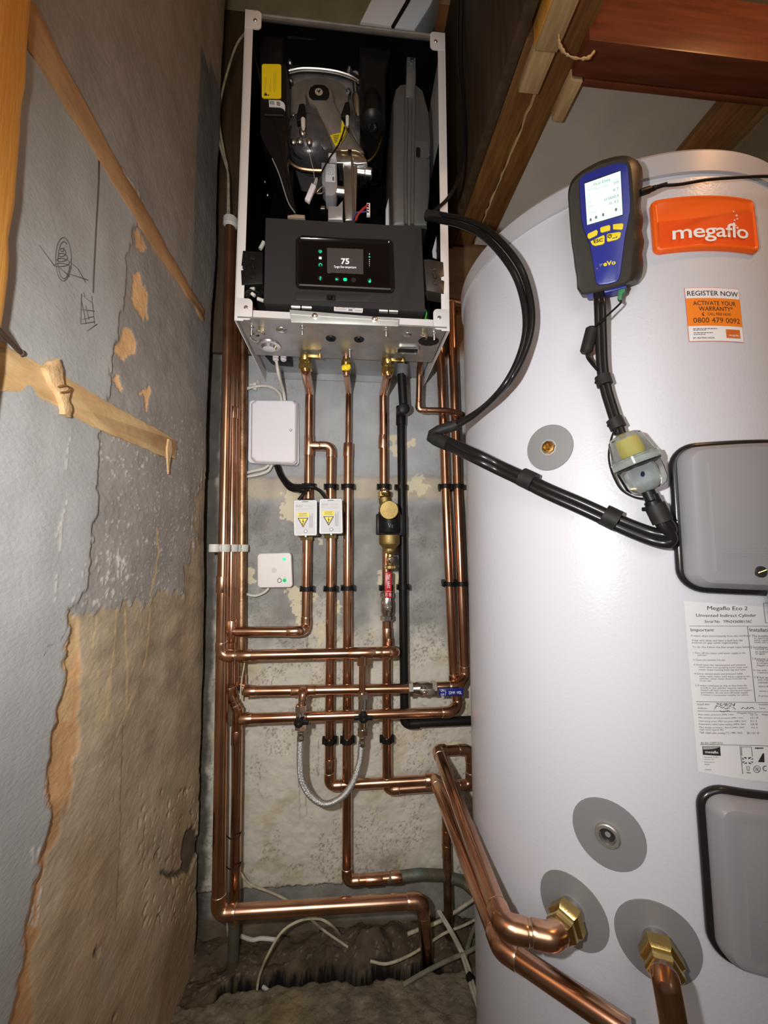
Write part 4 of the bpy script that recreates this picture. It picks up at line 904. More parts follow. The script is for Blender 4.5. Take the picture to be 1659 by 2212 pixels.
# loose wires and the dangling white connector
tg = pxp('dangling_connector', [(400, 862), (470, 910), (358, 1178), (288, 1125)], -0.225, 0.006, WHITE_PL, k3, 0.001)
g = M(); g.lathe(PI(*k3(455, 890), -0.222), PI(*k3(485, 790), -0.222) - PI(*k3(455, 890), -0.222), [(0, 0.0035), (0.010, 0.0035), (0.013, 0.0025)], 12); part('connector_boot', g, mat('clear_boot', (0.35, 0.35, 0.36), 0.3), tg)
wires = [('thin_wire', [(445, 790), (430, 660), (400, 540), (360, 360), (340, 280)], 0.0005, mat('thread_pale', (0.55, 0.48, 0.46), 0.5), -0.21), ('black_lead', [(500, 830), (560, 700), (680, 480), (830, 260), (920, 40), (935, -40)], 0.0016, BLACK_SATIN, -0.218),
         ('sensor_lead', [(60, -60), (25, 100), (40, 260), (100, 400), (200, 470)], 0.0013, BLACK_SATIN, -0.20), ('sensor_lead', [(1000, -60), (1080, 120), (1180, 270), (1250, 370)], 0.0012, mat('brown_lead', (0.07, 0.04, 0.03), 0.5), -0.197), ('yellow_lead', [(880, 190), (940, 90), (965, 10), (950, -60)], 0.0011, mat('olive_lead', (0.25, 0.19, 0.03), 0.5), -0.212),
         ('red_lead', [(1320, 1215), (1230, 1290), (1150, 1380), (1110, 1480)], 0.0012, RED_WIRE, -0.222), ('red_lead', [(1325, 1230), (1240, 1310), (1160, 1390), (1130, 1480)], 0.0010, RED_WIRE, -0.224), ('blue_lead', [(1310, 1330), (1220, 1345), (1140, 1350), (1090, 1400), (1075, 1480)], 0.0014, BLUE_WIRE, -0.221),
         ('braid_lead', [(610, 900), (560, 940), (500, 1000), (490, 1040), (560, 1040), (610, 1000)], 0.0012, STEEL, -0.20)]
for nm, pl, r, m, Y in wires:
    g = M(); g.tube(smooth_path([PI(*k3(*p), Y) for p in pl], 5), r, 8); part(nm, g, m, boil)
pl_ = pxp('plug_socket', [(1298, 1190), (1355, 1192), (1355, 1390), (1298, 1388)], -0.224, 0.006, WHITE_PL, k3, 0.001)
g = M(); [g.box(PI(*k3(1318, y), -0.2245), (0.004, 0.002, 0.002)) for y in (1225, 1260, 1300, 1345)]; part('plug_pins', g, BLACK, pl_)
# expansion vessel at the right
vs = M(); c0, c1 = K(1, 1270, 530), K(1, 1270, 1440)
def vprof(pts, Y): return [PI(*K(1, *p), Y) for p in pts]
vo = [(1150, 640), (1165, 560), (1195, 528), (1250, 520), (1305, 528), (1350, 570), (1385, 700), (1398, 900), (1395, 1200), (1375, 1440), (1150, 1440), (1145, 1000)]
vs.prism(vprof(vo, -0.175), (0, 0.14, 0), 0.010); vs = part('expansion_vessel', vs, VESSEL, boil)
g = M(); g.tube(smooth_path(vprof([(1238, 560), (1238, 800), (1232, 1100), (1235, 1440)], -0.177), 4), 0.0045, 10); g.tube(smooth_path(vprof([(1284, 540), (1284, 800), (1278, 1100), (1275, 1440)], -0.177), 4), 0.0045, 10); part('vessel_seam', g, VESSEL, vs)
pxp('vessel_bracket', [(1245, 250), (1295, 230), (1300, 520), (1280, 620), (1235, 620), (1240, 400)], -0.182, 0.012, mat('bracket_grey', (0.24, 0.25, 0.25), 0.35, 0.6), lambda x, y: K(1, x, y), 0.002, vs)
g = M(); c = PI(*K(1, 1274, 382), -0.184); g.lathe(c, (0, -1, 0), [(0, 0.0045), (0.002, 0.004)], 12); part('bracket_rivet', g, STEEL, vs)
q = Quad(K(1, 1280, 905), K(1, 1378, 915), K(1, 1390, 1020), K(1, 1280, 1015), lambda x, y: PI(x, y, -0.1755), n=Vector((0, -1, 0))); part('vessel_boss', q.rr(0.2, [(0, -0.001), (0.001, 0.003), (0.004, 0.003)]), VESSEL, vs)
q = Quad(K(1, 1299, 940), K(1, 1328, 942), K(1, 1328, 1010), K(1, 1299, 1008), lambda x, y: PI(x, y, -0.1788), n=Vector((0, -1, 0))); part('charge_port', q.rr(0.2, [(0, 0), (0.001, 0.0008)]), BLACK, vs)
pb = mat('pale_back_plate', (0.30, 0.34, 0.35), 0.5, 0.3)
pxp('back_plate', [(1150, 215), (1240, 235), (1235, 470), (1150, 455)], -0.06, 0.004, pb, lambda x, y: K(1, x, y), 0.001)
pxp('back_plate', [(1300, 230), (1440, 255), (1435, 330), (1380, 560), (1320, 520)], -0.07, 0.004, pb, lambda x, y: K(1, x, y), 0.001)
pxp('back_plate', [(1105, 1340), (1140, 1200), (1140, 1440), (1105, 1440)], -0.1, 0.004, PAPER, lambda x, y: K(1, x, y), 0.001)
# pipes and cables seen in the lower corners
g = M(); g.tube(smooth_path([PY(*K(2, *p), -0.245) for p in [(255, 660), (275, 700), (320, 718), (380, 722), (450, 735)]], 6), 0.0085, 14); part('copper_bend', g, COPPER, boil)
for pl, r in [([(200, 640), (195, 590), (240, 555), (290, 570), (310, 600)], 0.004), ([(210, 600), (250, 545), (300, 550), (325, 580)], 0.0035), ([(215, 640), (240, 575), (290, 600), (320, 625)], 0.0035)]:
    g = M(); g.tube(smooth_path([PY(*K(2, *p), -0.272) for p in pl], 6), r, 8); part('black_harness', g, BLACK_SATIN, boil)
for a, b_ in [((232, 530), (268, 545)), ((285, 608), (325, 622)), ((248, 575), (268, 590))]:
    g = M(); g.tube([PY(*K(2, *a), -0.28), PY(*K(2, *b_), -0.28)], 0.0035, 10); part('white_tie', g, CABLE_W, boil)
g = M(); g.tube(smooth_path([PY(*K(2, *p), -0.25) for p in [(302, 290), (318, 262), (325, 245)]], 5), 0.004, 8); part('ribbon_tag', g, CABLE_W, boil)
g = M(); g.tube(smooth_path([PY(*K(2, *p), -0.27) for p in [(1352, 672), (1366, 700), (1358, 740), (1345, 760)]], 5), 0.002, 8); part('earth_lead', g, GREEN_WIRE, boil)
g = M(); g.tube(smooth_path([PY(*K(2, *p), -0.268) for p in [(1350, 752), (1370, 748), (1395, 758)]], 5), 0.003, 8); part('earth_tag', g, YELLOW, boil)
for i, p in enumerate([(332, 1165), (350, 1250)]):
    g = M(); g.ball(PY(*K(1, *p), -0.10), 0.005); part('clip_button', g, STEEL, boil)
g = M(); g.box((BM, -0.16, 1.60), (0.36, 0.16, 0.08)); part('sump_cover', g, BLACK, boil)

# ================================================================== pipework
def along(pts, d):
    """point and direction at distance d along a polyline"""
    for a, b in zip(pts, pts[1:]):
        l = (b - a).length
        if d <= l or b is pts[-1]: return a + (b - a).normalized() * d, (b - a).normalized()
        d -= l
def sleeve(p, ax, l, r):
    """short soldered socket with rolled ends"""
    return M().lathe(p, ax, [(-l / 2, r * 1.0), (-l / 2, r * 1.07), (-l / 2 + r * .06, r * 1.095), (l / 2 - r * .06, r * 1.095), (l / 2, r * 1.07), (l / 2, r * 1.0)], 24)
def pipe_run(name, label, pts, r, m=COPPER, fit=COPPER_FIT, rb=1.35, fittings=True, cat='pipe', group=None, couplings=(), stubs=(), bends=(), loc=None, pre=()):
    """copper pipe through pts; an elbow fitting at each corner unless its index is in bends (then a drawn bend)"""
    pts = [Vector(p) for p in pts]
    t = thing(name, label, cat, loc or min(pts, key=lambda p: p.z), group)
    rbs = [(r * 3.2 if i in bends else r * rb) for i in range(1, len(pts) - 1)]
    path = list(pre) + fillet(pts, rbs, 10)
    part('tube', M().tube(path, r, 24), m, t)
    for i in range(1, len(pts) - 1):
        if i in bends or not fittings: continue
        a, b, c = pts[i - 1], pts[i], pts[i + 1]; u, v = (a - b).normalized(), (c - b).normalized()
        ang = u.angle(v)
        if ang > 3.0: continue
        tl = r * rb / math.tan(ang / 2)
        e = r * 1.25
        L1, L2 = min(tl + e, (a - b).length * .95), min(tl + e, (c - b).length * .95)
        fp = fillet([b + u * L1, b, b + v * L2], r * rb, 12)
        fp = [fp[0], fp[0].lerp(fp[1], .12), fp[0].lerp(fp[1], .4)] + fp[1:-1] + [fp[-1].lerp(fp[-2], .4), fp[-1].lerp(fp[-2], .12), fp[-1]]
        k = len(fp)
        rr = [r * 1.06, r * 1.10, r * 1.10] + [r * 1.10] * (k - 6) + [r * 1.10, r * 1.10, r * 1.06]
        e_ = part('elbow', M().tube(fp, rr, 24), fit, t)
        for q, ax in ((b + u * L1, u), (b + v * L2, v)):
            part('solder_ring', M().lathe(q, ax, [(-0.0004, r * 1.085), (0.0002, r * 1.05), (0.0006, r * 1.0)], 24), SOLDER, e_)
    for p, ax, l in couplings: part('coupling', sleeve(Vector(p), Vector(ax), l, r), fit, t)
    for p, ax, bx, l in stubs:                                            # tees: body along ax, branch along bx
        p = Vector(p); ax = Vector(ax).normalized(); bx = Vector(bx).normalized()
        g = sleeve(p, ax, l, r); g.lathe(p, bx, [(0, r * 1.06), (r * 2.2, r * 1.06), (r * 2.25, r * 1.02)], 24)
        part('tee', g, fit, t)
    return t

R22, R15, R28 = 0.0112, 0.0076, 0.0140
def swan(x0, y0, Y0, x1, y1, Y1, n=14):
    a, b = PY(x0, y0, Y0), PY(x1, y1, Y1); out = [a + Vector((0, 0, .012))]
    for i in range(n + 1):
        t = i / n; k = t * t * (3 - 2 * t); out.append(Vector((a.x + (b.x - a.x) * k, a.y + (b.y - a.y) * k, a.z + (b.z - a.z) * t)))
    return out
YV, YH, YA = -0.042, -0.085, -0.105          # wall-clipped verticals, front horizontals, the tall return riser
YVALVE = -0.150
X_, Z_ = Vector((1, 0, 0)), Vector((0, 0, 1))

# boiler flow: valve, set, tee, zone valve, down to the left riser
p_flow = [PY(668.5, 856, YV), PY(666, 1078, YV)]
pipe_run('flow_pipe', 'copper pipe from the left boiler valve to the left actuator box, with a side branch', p_flow, R22, pre=swan(660, 800, YVALVE, 669, 850, YV), stubs=[(PY(667.5, 963, YV), Z_, X_, 0.050)])
pipe_run('branch_pipe', 'short copper branch arching from the flow pipe down to the right white actuator box', [PY(688, 963, YV), PY(715, 964, YV), PY(714, 1078, YV)], R22)
pipe_run('flow_pipe', 'copper pipe below the left actuator box, turning left at its foot', [PY(663, 1160, YV), PY(661, 1358, YV), PY(648, 1364, YV - .028), PY(512, 1364, YV - .028)], R22, couplings=[(PY(632, 1363.5, YV - .028), X_, 0.026)])
pipe_run('heating_pipe', 'long copper pipe below the right actuator box, turning right low on the wall',
         [PY(715, 1160, YV), PY(711, 1697, YV), PY(926, 1684.6, YV - .006)], R22, couplings=[(PY(712, 1652, YV), Z_, .03)])
# gas
gas = pipe_run('gas_pipe', 'copper gas pipe dropping from the yellow tagged cock down to the old corroded pipe', [PY(753, 856, YV), PY(752, 962, YV)], R15, pre=swan(748, 808, YVALVE, 753, 848, YV))
pipe_run('gas_pipe', 'wider lower length of the gas pipe, running past every cross pipe to a low elbow', [PY(752, 966, YV), PY(749, 1903, YV), PY(842, 1896, YV)], R22, couplings=[(PY(752, 972, YV), Z_, .034), (PY(808, 1899.5, YV), X_, .040)])
pipe_run('corroded_pipe', 'old green stained copper pipe running right from the gas elbow behind the standing pipe', [PY(836, 1897, YV), PY(905, 1888, YV), PY(960, 1890, YV + .012), PY(1000, 1905, YV + .01), PY(1042, 1942, YV - .01)], R22 * 1.02, m=VERDI, bends=(1, 2, 3), couplings=[(PY(856, 1895, YV), X_, .026)])
# return with filter
pipe_run('return_pipe', 'copper return pipe dropping from the right boiler valve to the brass filter', [PY(828, 858, YV), PY(829, 1066, YV)], R22, pre=swan(838, 808, YVALVE, 828, 852, YV), couplings=[(PY(827.5, 955, YV), Z_, .034)])
ret = pipe_run('return_pipe', 'copper return pipe from the red handled valve to a square loop beside the tank',
         [PY(835, 1180, YV), PY(836, 1706, YV), PY(950, 1698, YV), PY(1017, 1695, YV), PY(1015, 1618, YV), PY(956, 1621.5, YV - .004)], R22,
         couplings=[(PY(836, 1374, YV), Z_, .040)], stubs=[(PY(838, 1400, YV), Z_, (0, -1, 0), 0.05)])
zf = PY(934, 1684, YV - .010).z
pipe_run('forward_pipe', 'thick copper pipe running forward beside the tank, the left one, then crossing its front', [PY(918, 1685, YV - .006), PY(939, 1684, YV - .010), PZ(1083, 2046, zf), PZ(1360, 2232, zf)], R28 * .96, rb=1.2)
# tall return riser A with the upper cross pipe
pipe_run('return_riser', 'tall copper riser nearest the left wall, elbowed into the uppermost long cross pipe', [PY(498, 470, YA), PY(478, 1417, YA), PY(852, 1409, YA), PY(852, 1405, YV)], R22 * 1.06,
         couplings=[(PY(480, 1262, YA), Z_, .036), (PY(818, 1409.7, YA), X_, .03), (PY(529, 1416, YA), X_, .03)], stubs=[(PY(783, 1410.5, YA), X_, (0, 0, -1), 0.062)])
# lower left riser E
pipe_run('heating_main', 'thick copper main in the left corner, elbowed into the lowest long cross pipe', [PY(482, 1290, -0.078), PY(472, 1972, -0.105), PY(912, 1945, -0.105), PZ(925, 2098, 0.145)], R28, m=COPPER)
# bundle B, C, D and F
pipe_run('corner_pipe', 'second pipe of the corner bundle, teed into the short cross pipe and kinked lower down', [PY(507, 470, -0.068), PY(497, 1500, -0.068), PY(514, 1536, -0.062), PY(507, 1990, -0.062)], R22 * .98,
         couplings=[(PY(504, 893, -0.068), Z_, .028), (PY(511, 1592, -0.062), Z_, .03)], stubs=[(PY(500, 1364, -0.068), Z_, X_, .05), (PY(513, 1551, -0.062), Z_, X_, .046)])
pipe_run('corner_pipe', 'thin copper pipe third from the left wall in the corner bundle', [PY(515, 470, -0.052), PY(509, 1480, -0.052)], R15)
pipe_run('corner_pipe', 'dark tarnished pipe at the right of the corner bundle, turning into the middle cross pipe', [PY(526, 470, -0.036), PY(521, 1488, -0.036), PY(548, 1492, YH)], R22, m=COPPER_OLD)
pipe_run('verdigris_stub', 'green stained pipe stub standing in the rubble at the left corner', [PY(506, 1975, -0.062), PZ(502, 2110, 0.155)], R22 * 1.05, m=VERDI)
# middle cross pipes
pipe_run('cross_pipe', 'middle copper cross pipe running into the blue handled valve', [PY(536, 1493, YH), PY(895, 1487, YH)], R22, couplings=[(PY(541, 1493, YH), X_, .024)], stubs=[(PY(656, 1491.5, YH), X_, (0, -1, 0.0), 0.056)])
pipe_run('riser_pipe', 'outer copper riser next to the tank, elbowed at its foot into the blue handled valve', [PY(934, 1484, YH), PY(990, 1482, YH), PY(1004, 1462, -0.055), PY(988, 1050, -0.055), PY(975, 655, -0.055)], R22)
pipe_run('cross_pipe', 'lower copper cross pipe, turning up on the right behind the blue valve handle', [PY(522, 1553, YH), PY(972, 1538, YH), PY(990, 1524, -0.062), PY(980, 1470, -0.055), PY(962, 1050, -0.055), PY(947, 640, -0.055)], R22, couplings=[(PY(532, 1552.7, YH), X_, .026)])
g = thing('overhead_stub', 'horizontal copper stub behind the boiler flank, above the two risers', 'pipe', PY(985, 655, -0.05))
part('tube', M().tube([PY(955, 650, -0.035), PY(1003, 658, -0.035)], R22, 20), COPPER, g)
# safety discharge
pipe_run('discharge_pipe', 'thin copper pipe from under the boiler crossing in front of the two right risers', [PY(910, 762, -0.10), PY(906, 800, -0.095), PY(904, 886, -0.088), PY(965, 887, -0.088), PY(997, 894, -0.080), PY(1001, 905, -0.03)], R15 * .98, bends=(1, 3, 4))
pipe_run('standing_pipe', 'tarnished pipe standing low on the wall behind the forward running pipes', [PY(962, 1702, -0.03), PY(966, 1860, -0.035), PZ(970, 2030, 0.17)], R22 * .95, m=COPPER_OLD, couplings=[(PY(964, 1806, -0.033), Z_, .03), (PY(964.5, 1838, -0.034), Z_, .03)])
# condensate
cond = thing('condensate_pipe', 'black plastic drain pipe from under the boiler, turning right low beside the tank', 'pipe', PY(872, 1570, -0.04))
def blk(nm, g): return part(nm, g, BLACK, cond)
part('trap_outlet', M().tube([PY(872, 775, -0.10), PY(868, 812, -0.095)], 0.0145, 20), mat('grey_trap', (0.16, 0.16, 0.165), 0.35), cond)
blk('tube', M().tube(fillet([PY(867, 808, -0.10), PY(872, 884, -0.085)], .02), 0.0108, 20))
g = M(); g.lathe(PY(872, 884, -0.085), PY(866, 890, -0.04) - PY(872, 884, -0.085), [(-0.014, 0.010), (-0.012, 0.0135), (0.0, 0.0145), (0.02, 0.0138), (0.045, 0.0125)], 24); g.tube([PY(866.5, 878, -0.045), PY(866, 918, -0.042)], 0.0128, 20); blk('offset_bend', g)
blk('tube', M().tube(fillet([PY(866, 884, -0.042), PY(874, 1563, -0.042), PY(1040, 1555, -0.042)], .018), 0.0105, 20))
blk('elbow', M().tube(fillet([PY(873.6, 1536, -0.042), PY(874, 1564, -0.042), PY(905, 1562.5, -0.042)], .016, 10), 0.0122, 20))
# link pipes of the filling loop
pipe_run('link_pipe', 'thin copper link dropping from the uppermost cross pipe to the right filling valve', [PY(783, 1418, YA), PY(782, 1508, YA - .004)], R15 * .98)
pipe_run('link_pipe', 'thin copper link elbowed out of the middle cross pipe to the left filling valve', [PY(656, 1492, YH), PY(655, 1494, YH - .032), PY(650, 1530, YH - .038)], R15 * .98, rb=1.2)

# ---- pipe clips
def clip(name, label, p, r, ax=Z_, group=None, double=False):
    t = thing(name, label, 'clip', (p.x, -0.002, p.z - .006), group)
    out = Vector((0, -1, 0)); h = 0.011
    g = M()
    arc = [R_(a) for a in range(-50, 231, 14)]
    def ringpt(a, rr, z): return p + Vector((math.cos(a) * rr, -math.sin(a) * rr, 0)) + Z_ * z
    loops = []
    for a in arc: loops.append([ringpt(a, r * 1.01, -h / 2), ringpt(a, r * 1.32, -h / 2), ringpt(a, r * 1.32, h / 2), ringpt(a, r * 1.01, h / 2)])
    g.loft(loops); part('clip_ring', g, BLACK, t)
    g = M(); d = -p.y - r * .85
    g.box((p.x, -d / 2 - 0.001, p.z), (r * 1.5, d, h * 1.25), bev=.001); g.box((p.x, p.y + r * .75, p.z), (r * 3.0, r * .8, h * 1.1), bev=.001)
    for s in (-1, 1): g.box((p.x + s * r * 1.42, p.y + r * .35, p.z), (r * .28, r * 1.3, h * 1.25), bev=.0008)
    part('clip_base', g, BLACK, t)
    return t
for x, y, r, lab in [(667, 1050, R22, 'black clip on the flow pipe above the left actuator box'), (714.5, 1051, R22, 'black clip on the branch pipe above the right actuator box'), (751.5, 1051, R22, 'black clip on the gas pipe level with the actuator boxes'),
                     (829, 1051, R22, 'black clip on the return pipe just above the brass filter'), (866.5, 1052, .0105, 'black clip on the plastic drain pipe level with the wall ledge'),
                     (663, 1272, R22, 'black clip on the pipe below the left actuator box'), (714, 1272, R22, 'black clip on the pipe below the right actuator box'), (751, 1270, R22, 'black clip on the gas pipe right of the lower clips pair'),
                     (834, 1270, R22, 'black clip half hidden behind the red valve handle'), (871, 1268, .0105, 'black clip on the plastic drain pipe beside the red handle'),
                     (712, 1600, R22, 'black clip low on the pipe between the hose legs, the left one'), (750.5, 1599, R22, 'black clip low on the gas pipe inside the braided hose loop'), (836, 1597, R22, 'black clip low on the return pipe right of the braided hose')]:
    clip('pipe_clip', lab, PY(x, y, YV), r)
for y, lab in [(1051, 'upper'), (1261, 'lower')]:
    k = (y - 1050) / 432
    for x0, lb in [(962, 'inner'), (988, 'outer')]:
        clip('pipe_clip', '%s black clip on the %s of the two risers beside the tank' % (lab, lb), PY(x0 + 18 * k, y, -0.055), R22)
# white multi clip of the corner bundle
mc = thing('bundle_clip', 'white plastic multiple clip across the corner pipe bundle', 'clip', PY(490, 1192, -0.06))
for x, Y, r in [(463, -0.125, .009), (482, YA, R22 * 1.06), (501, -0.068, R22), (512.5, -0.052, R15), (523.5, -0.036, R22)]:
    g = M(); g.lathe(PY(x, 1184, Y), (0, 0, 1), [(-.0085, r * 1.0), (-.0085, r * 1.22), (-.007, r * 1.3), (.007, r * 1.3), (.0085, r * 1.22), (.0085, r * 1.0)], 24, cap=False); part('clip_ring', g, mat('aged_white_plastic', (0.58, 0.57, 0.53), 0.5), mc)
g = M(); g.tube([PY(455, 1184, -0.118), PY(480, 1184, -0.118)], .0085, 8); part('clip_end', g, MATS['aged_white_plastic'], mc)
wc = M(); wc.lathe(PY(498, 484, -0.105), (0, 0, 1), [(-.022, .006), (-.012, .010), (-.004, .017), (.012, .017), (.012, .012)], 16)
solo('plastic_socket', wc, MATS['aged_white_plastic'], 'white plastic socket where the left cable drops behind the boiler', 'socket')

# ---- boiler valves
def hexn(p, ax, d0, d1, r, nm, t, m=BRASS): return part(nm, M().hexnut(p, ax, d0, d1, r, .3), m, t)
def iso_valve(label, x, y):
    p = PY(x, y, YVALVE); t = thing('isolating_valve', label, 'valve', p - Z_ * .03, 'boiler isolating valves'); dn = Vector((0, 0, -1))
    p0 = p + Z_ * .02
    part('body', M().lathe(p0, dn, [(-.006, .011), (.006, .011), (.008, .013), (.016, .015), (.026, .013), (.030, .011), (.044, .011)], 24), BRASS, t)
    hexn(p0, dn, -.004, .006, .0155, 'union_nut', t); hexn(p0, dn, .028, .041, .0165, 'compression_nut', t)
    part('spindle', M().lathe(p0 + dn * .018, (0, -1, 0), [(0, .009), (.016, .009), (.018, .007)], 18), BRASS, t)
    g = M(); c = p0 + dn * .018 + Vector((0, -.018, 0)); g.lathe(c, (0, -1, 0), [(0, .0075), (.004, .0075), (.005, .006)], 18); g.box(c + Vector((.018, -.002, .002)), (.034, .004, .008), bev=.0012); g.box(c + Vector((.034, -.004, .002)), (.006, .009, .012), bev=.0015)
    part('lever', g, BRASS, t)
    return t
iso_valve('brass isolating valve under the boiler above the left flow pipe', 660, 781)
iso_valve('brass isolating valve under the boiler above the right return pipe', 837, 789)
p = PY(748, 772, YVALVE); gc = thing('gas_cock', 'brass gas cock with a yellow tag under the middle of the boiler', 'valve', p - Z_ * .03); dn = Vector((0, 0, -1))
part('tail', M().lathe(p, dn, [(-.008, .0085), (.008, .0085)], 20), COPPER, gc)
part('body', M().lathe(p, dn, [(.008, .0085), (.010, .0115), (.022, .0115), (.024, .0095), (.034, .0085)], 20), BRASS, gc)
hexn(p, dn, .008, .016, .0125, 'union_nut', gc); hexn(p, dn, .024, .034, .0110, 'compression_nut', gc)
g = M(); c = p + dn * .030 + Vector((0, -.012, 0)); g.ball(c, .009, (1.2, .5, .8), 14); g.box(c + Vector((-.006, -.002, -.004)), (.008, .004, .008), bev=.002); g.box(c + Vector((.006, -.002, .003)), (.008, .004, .007), bev=.002); part('yellow_tag', g, YELLOW, gc, 'yellow plastic tag')

# ---- actuator boxes (zone valves)
ALUBOX = mat('brushed_silver_box', (0.48, 0.48, 0.48), 0.45, 0.25, var=0.04, vscale=40)
def actuator(label, tl, tr, br, bl, px_, hexy, hand1):
    Yf = -0.105; q = Quad(tl, tr, br, bl, lambda x, y: PY(x, y, Yf), n=Vector((0, -1, 0)))
    t = thing('zone_valve', label, 'valve', PY(px_, hexy, YV), 'zone valves on the heating pipes')
    box = part('actuator_box', q.rr(0.05, [(0.0, -0.052), (0, -0.001), (0.001, 0.0)], ncol=3), ALUBOX, t)
    a = q.at(.05, .94); part('box_seam', q.rr(0.03, [(0.0025, 0.0), (0.0026, 0.0003)], ncol=2), mat('silver_face', (0.60, 0.60, 0.60), 0.5, 0.0, spec=0.3), box)
    part('slot', q.sheet(.0006, 1, 1, .36, .945, .63, .962), BLACK, box)
    lb = part('warning_label', q.rr(0.02, [(0, 0.0002), (0, .0006)], u0=.15, v0=.20, u1=.86, v1=.645, ncol=2), mat('label_grey', (0.50, 0.50, 0.53), 0.45), box, 'grey warning label with yellow panel')
    part('yellow_panel', q.sheet(.0008, 1, 1, .14, .52, .66, .65), YELLOW, lb)
    tri = M(); tri.prism([q.at(.17, .495, .0008), q.at(.63, .495, .0008), q.at(.40, .225, .0008)], (0, -.0002, 0)); part('triangle_border', tri, INK, lb)
    tri = M(); tri.prism([q.at(.225, .478, .0011), q.at(.575, .478, .0011), q.at(.40, .27, .0011)], (0, -.0001, 0)); part('triangle_field', tri, YELLOW, lb)
    bo = M(); bo.prism([q.at(*p_, .0013) for p_ in [(.405, .465), (.36, .385), (.405, .395), (.375, .33), (.36, .335), (.385, .29), (.42, .335), (.40, .332), (.45, .415), (.40, .405), (.425, .465)]], (0, -.0001, 0)); part('lightning_bolt', bo, INK, lb)
    g = M(); [q.sheet(.001, 1, 1, u0, v, u1, v + .012, g) for u0, u1, v in [(.22, .58, .615), (.24, .56, .58), (.2, .6, .545)]]; [q.sheet(.001, 1, 1, u, .22, u + .012, v1, g) for u, v1 in [(.69, .6), (.74, .55), (.79, .62)]]; part('label_print', g, INK_SOFT, lb)
    bt = bmesh.new(); text_bm(hand1, q.sub(.10, .805, .40, .865, .0008), target=bt, shear=.2); gz = M(); gz.b = bt; rz = random.Random(px_)
    for u0, u1, v in ((.46, .82, .835), (.10, .80, .750)): gz.tube([q.at(u0 + (u1 - u0) * k / 22, v + rz.uniform(-.022, .022), .0008) for k in range(23)], .00022, 4)
    part('pencil_note', bt, mat('pencil_grey', (.33, .33, .34), .6), box, sharp=None)
    c = q.at(.51, .12, .0008); part('test_button', M().lathe(c, (0, -1, 0), [(0, .0032), (.0008, .0030), (.001, .0)], 20), WHITE_PL, box); part('button_ring', M().tube([c + Vector((.0036 * math.cos(R_(k)), 0, .0036 * math.sin(R_(k)))) for k in range(0, 360, 20)], .0005, 6, closed=True), INK_SOFT, box)
    dn = Vector((0, 0, -1)); pb = PY(px_, bl[1] - 6, YV); pt = PY(px_ + 1, tl[1] + 6, YV)
    part('valve_body', M().lathe(pb + Z_ * .03, dn, [(-.02, .0125), (.01, .0145), (.03, .0145), (.034, .0125)], 24), BRASS_DULL, t)
    hexn(pb, dn, .003, .018, .0165, 'lower_nut', t, BRASS_DULL)
    hexn(pt, Z_, -.004, .006, .0140, 'upper_nut', t, BRASS_DULL)
    part('led', M().ball(q.at(.5, -.012, -.006), .0022, (1, 1, 1), 10), ICON_W, box)
    return t
actuator('silver zone valve box on the pipe left of its twin', (634, 1080.5), (685, 1080), (684.5, 1156.5), (635, 1157.5), 663, 1166, 'RAD')
actuator('silver zone valve box on the pipe right of its twin', (690, 1077.5), (739, 1077), (740.5, 1152.5), (689.5, 1153.5), 714, 1164, 'HW')

# ---- magnetic filter
fb = PY(838, 1064, -0.085); ft = thing('dirt_filter', 'brass magnetic filter with a black collar and round cap on the return pipe', 'filter', PY(840, 1195, -0.085)); dn = Vector((0, 0, -1))
part('inlet_nut', M().hexnut(PY(830, 1062, YV), dn, 0, .014, .0165), BRASS, ft)
part('head', M().tube(fillet([PY(830, 1075, YV), PY(834, 1100, YV), PY(838, 1100, -0.09)], .012), .0150, 24), BRASS_DULL, ft)
c = PY(840.5, 1096, -0.138); part('cap', M().lathe(c + Vector((0, .05, 0)), (0, -1, -.12), [(0, .020), (.030, .020), (.034, .0215), (.048, .0218), (.0505, .0205), (.051, 0)], 36), BRASS_DULL, ft, 'round brass cap facing out')
part('vent_screw', M().hexnut(PY(831, 1064, -0.115), (0, -.5, 1), -.006, .006, .008), BRASS, ft)
cb = PY(841, 1130, -0.090)
g = M(); g.lathe(cb, dn, [(-.030, .0225), (-.026, .0262), (.020, .0262), (.024, .0240), (.024, .020)], 36); col = part('magnet_collar', g, BLACK, ft)
part('collar_clasp', M().box(cb + Vector((.031, .02, -.004)), (.016, .034, .052), bev=.002), BLACK, col); part('collar_hinge', M().box(cb + Vector((-.026, .008, -.003)), (.010, .03, .050), bev=.002), BLACK, col)
def cyl_text(c, r, a0, a1, z0, z1): return lambda u, v: Vector((c.x + r * math.sin(a0 + (a1 - a0) * u), c.y - r * math.cos(a0 + (a1 - a0) * u), c.z + z0 + (z1 - z0) * v))
text('collar_lettering', 'Va', cyl_text(cb, .0264, R_(-12), R_(14), -.0125, -.0015), mat('embossed_black', (.10, .10, .10), .4), col)
part('bowl', M().lathe(PY(841, 1160, -0.090), dn, [(-.004, .0245), (.001, .0248), (.016, .0248), (.018, .0235), (.024, .018), (.028, .014), (.034, .0135)], 36), BRASS_DULL, ft)
hexn(PY(841, 1184, -0.092), dn, .0, .013, .0120, 'drain_nut', ft, BRASS)
dv = PY(842.5, 1203, -0.094)
part('drain_cock', M().lathe(dv, dn, [(-.006, .008), (.004, .0095), (.012, .0098), (.020, .0085)], 20), BRASS, ft)
part('drain_screw', M().lathe(dv + dn * .006 + Vector((0, -.006, 0)), (0, -1, -.1), [(0, .0075), (.008, .0075), (.009, .0055), (.0075, .004), (.011, .003), (.011, 0)], 18), CHROME, ft)
part('drain_cap', M().lathe(dv, dn, [(.019, .0095), (.021, .0118), (.027, .0118), (.029, .009)], 24), BRASS_DULL, ft)
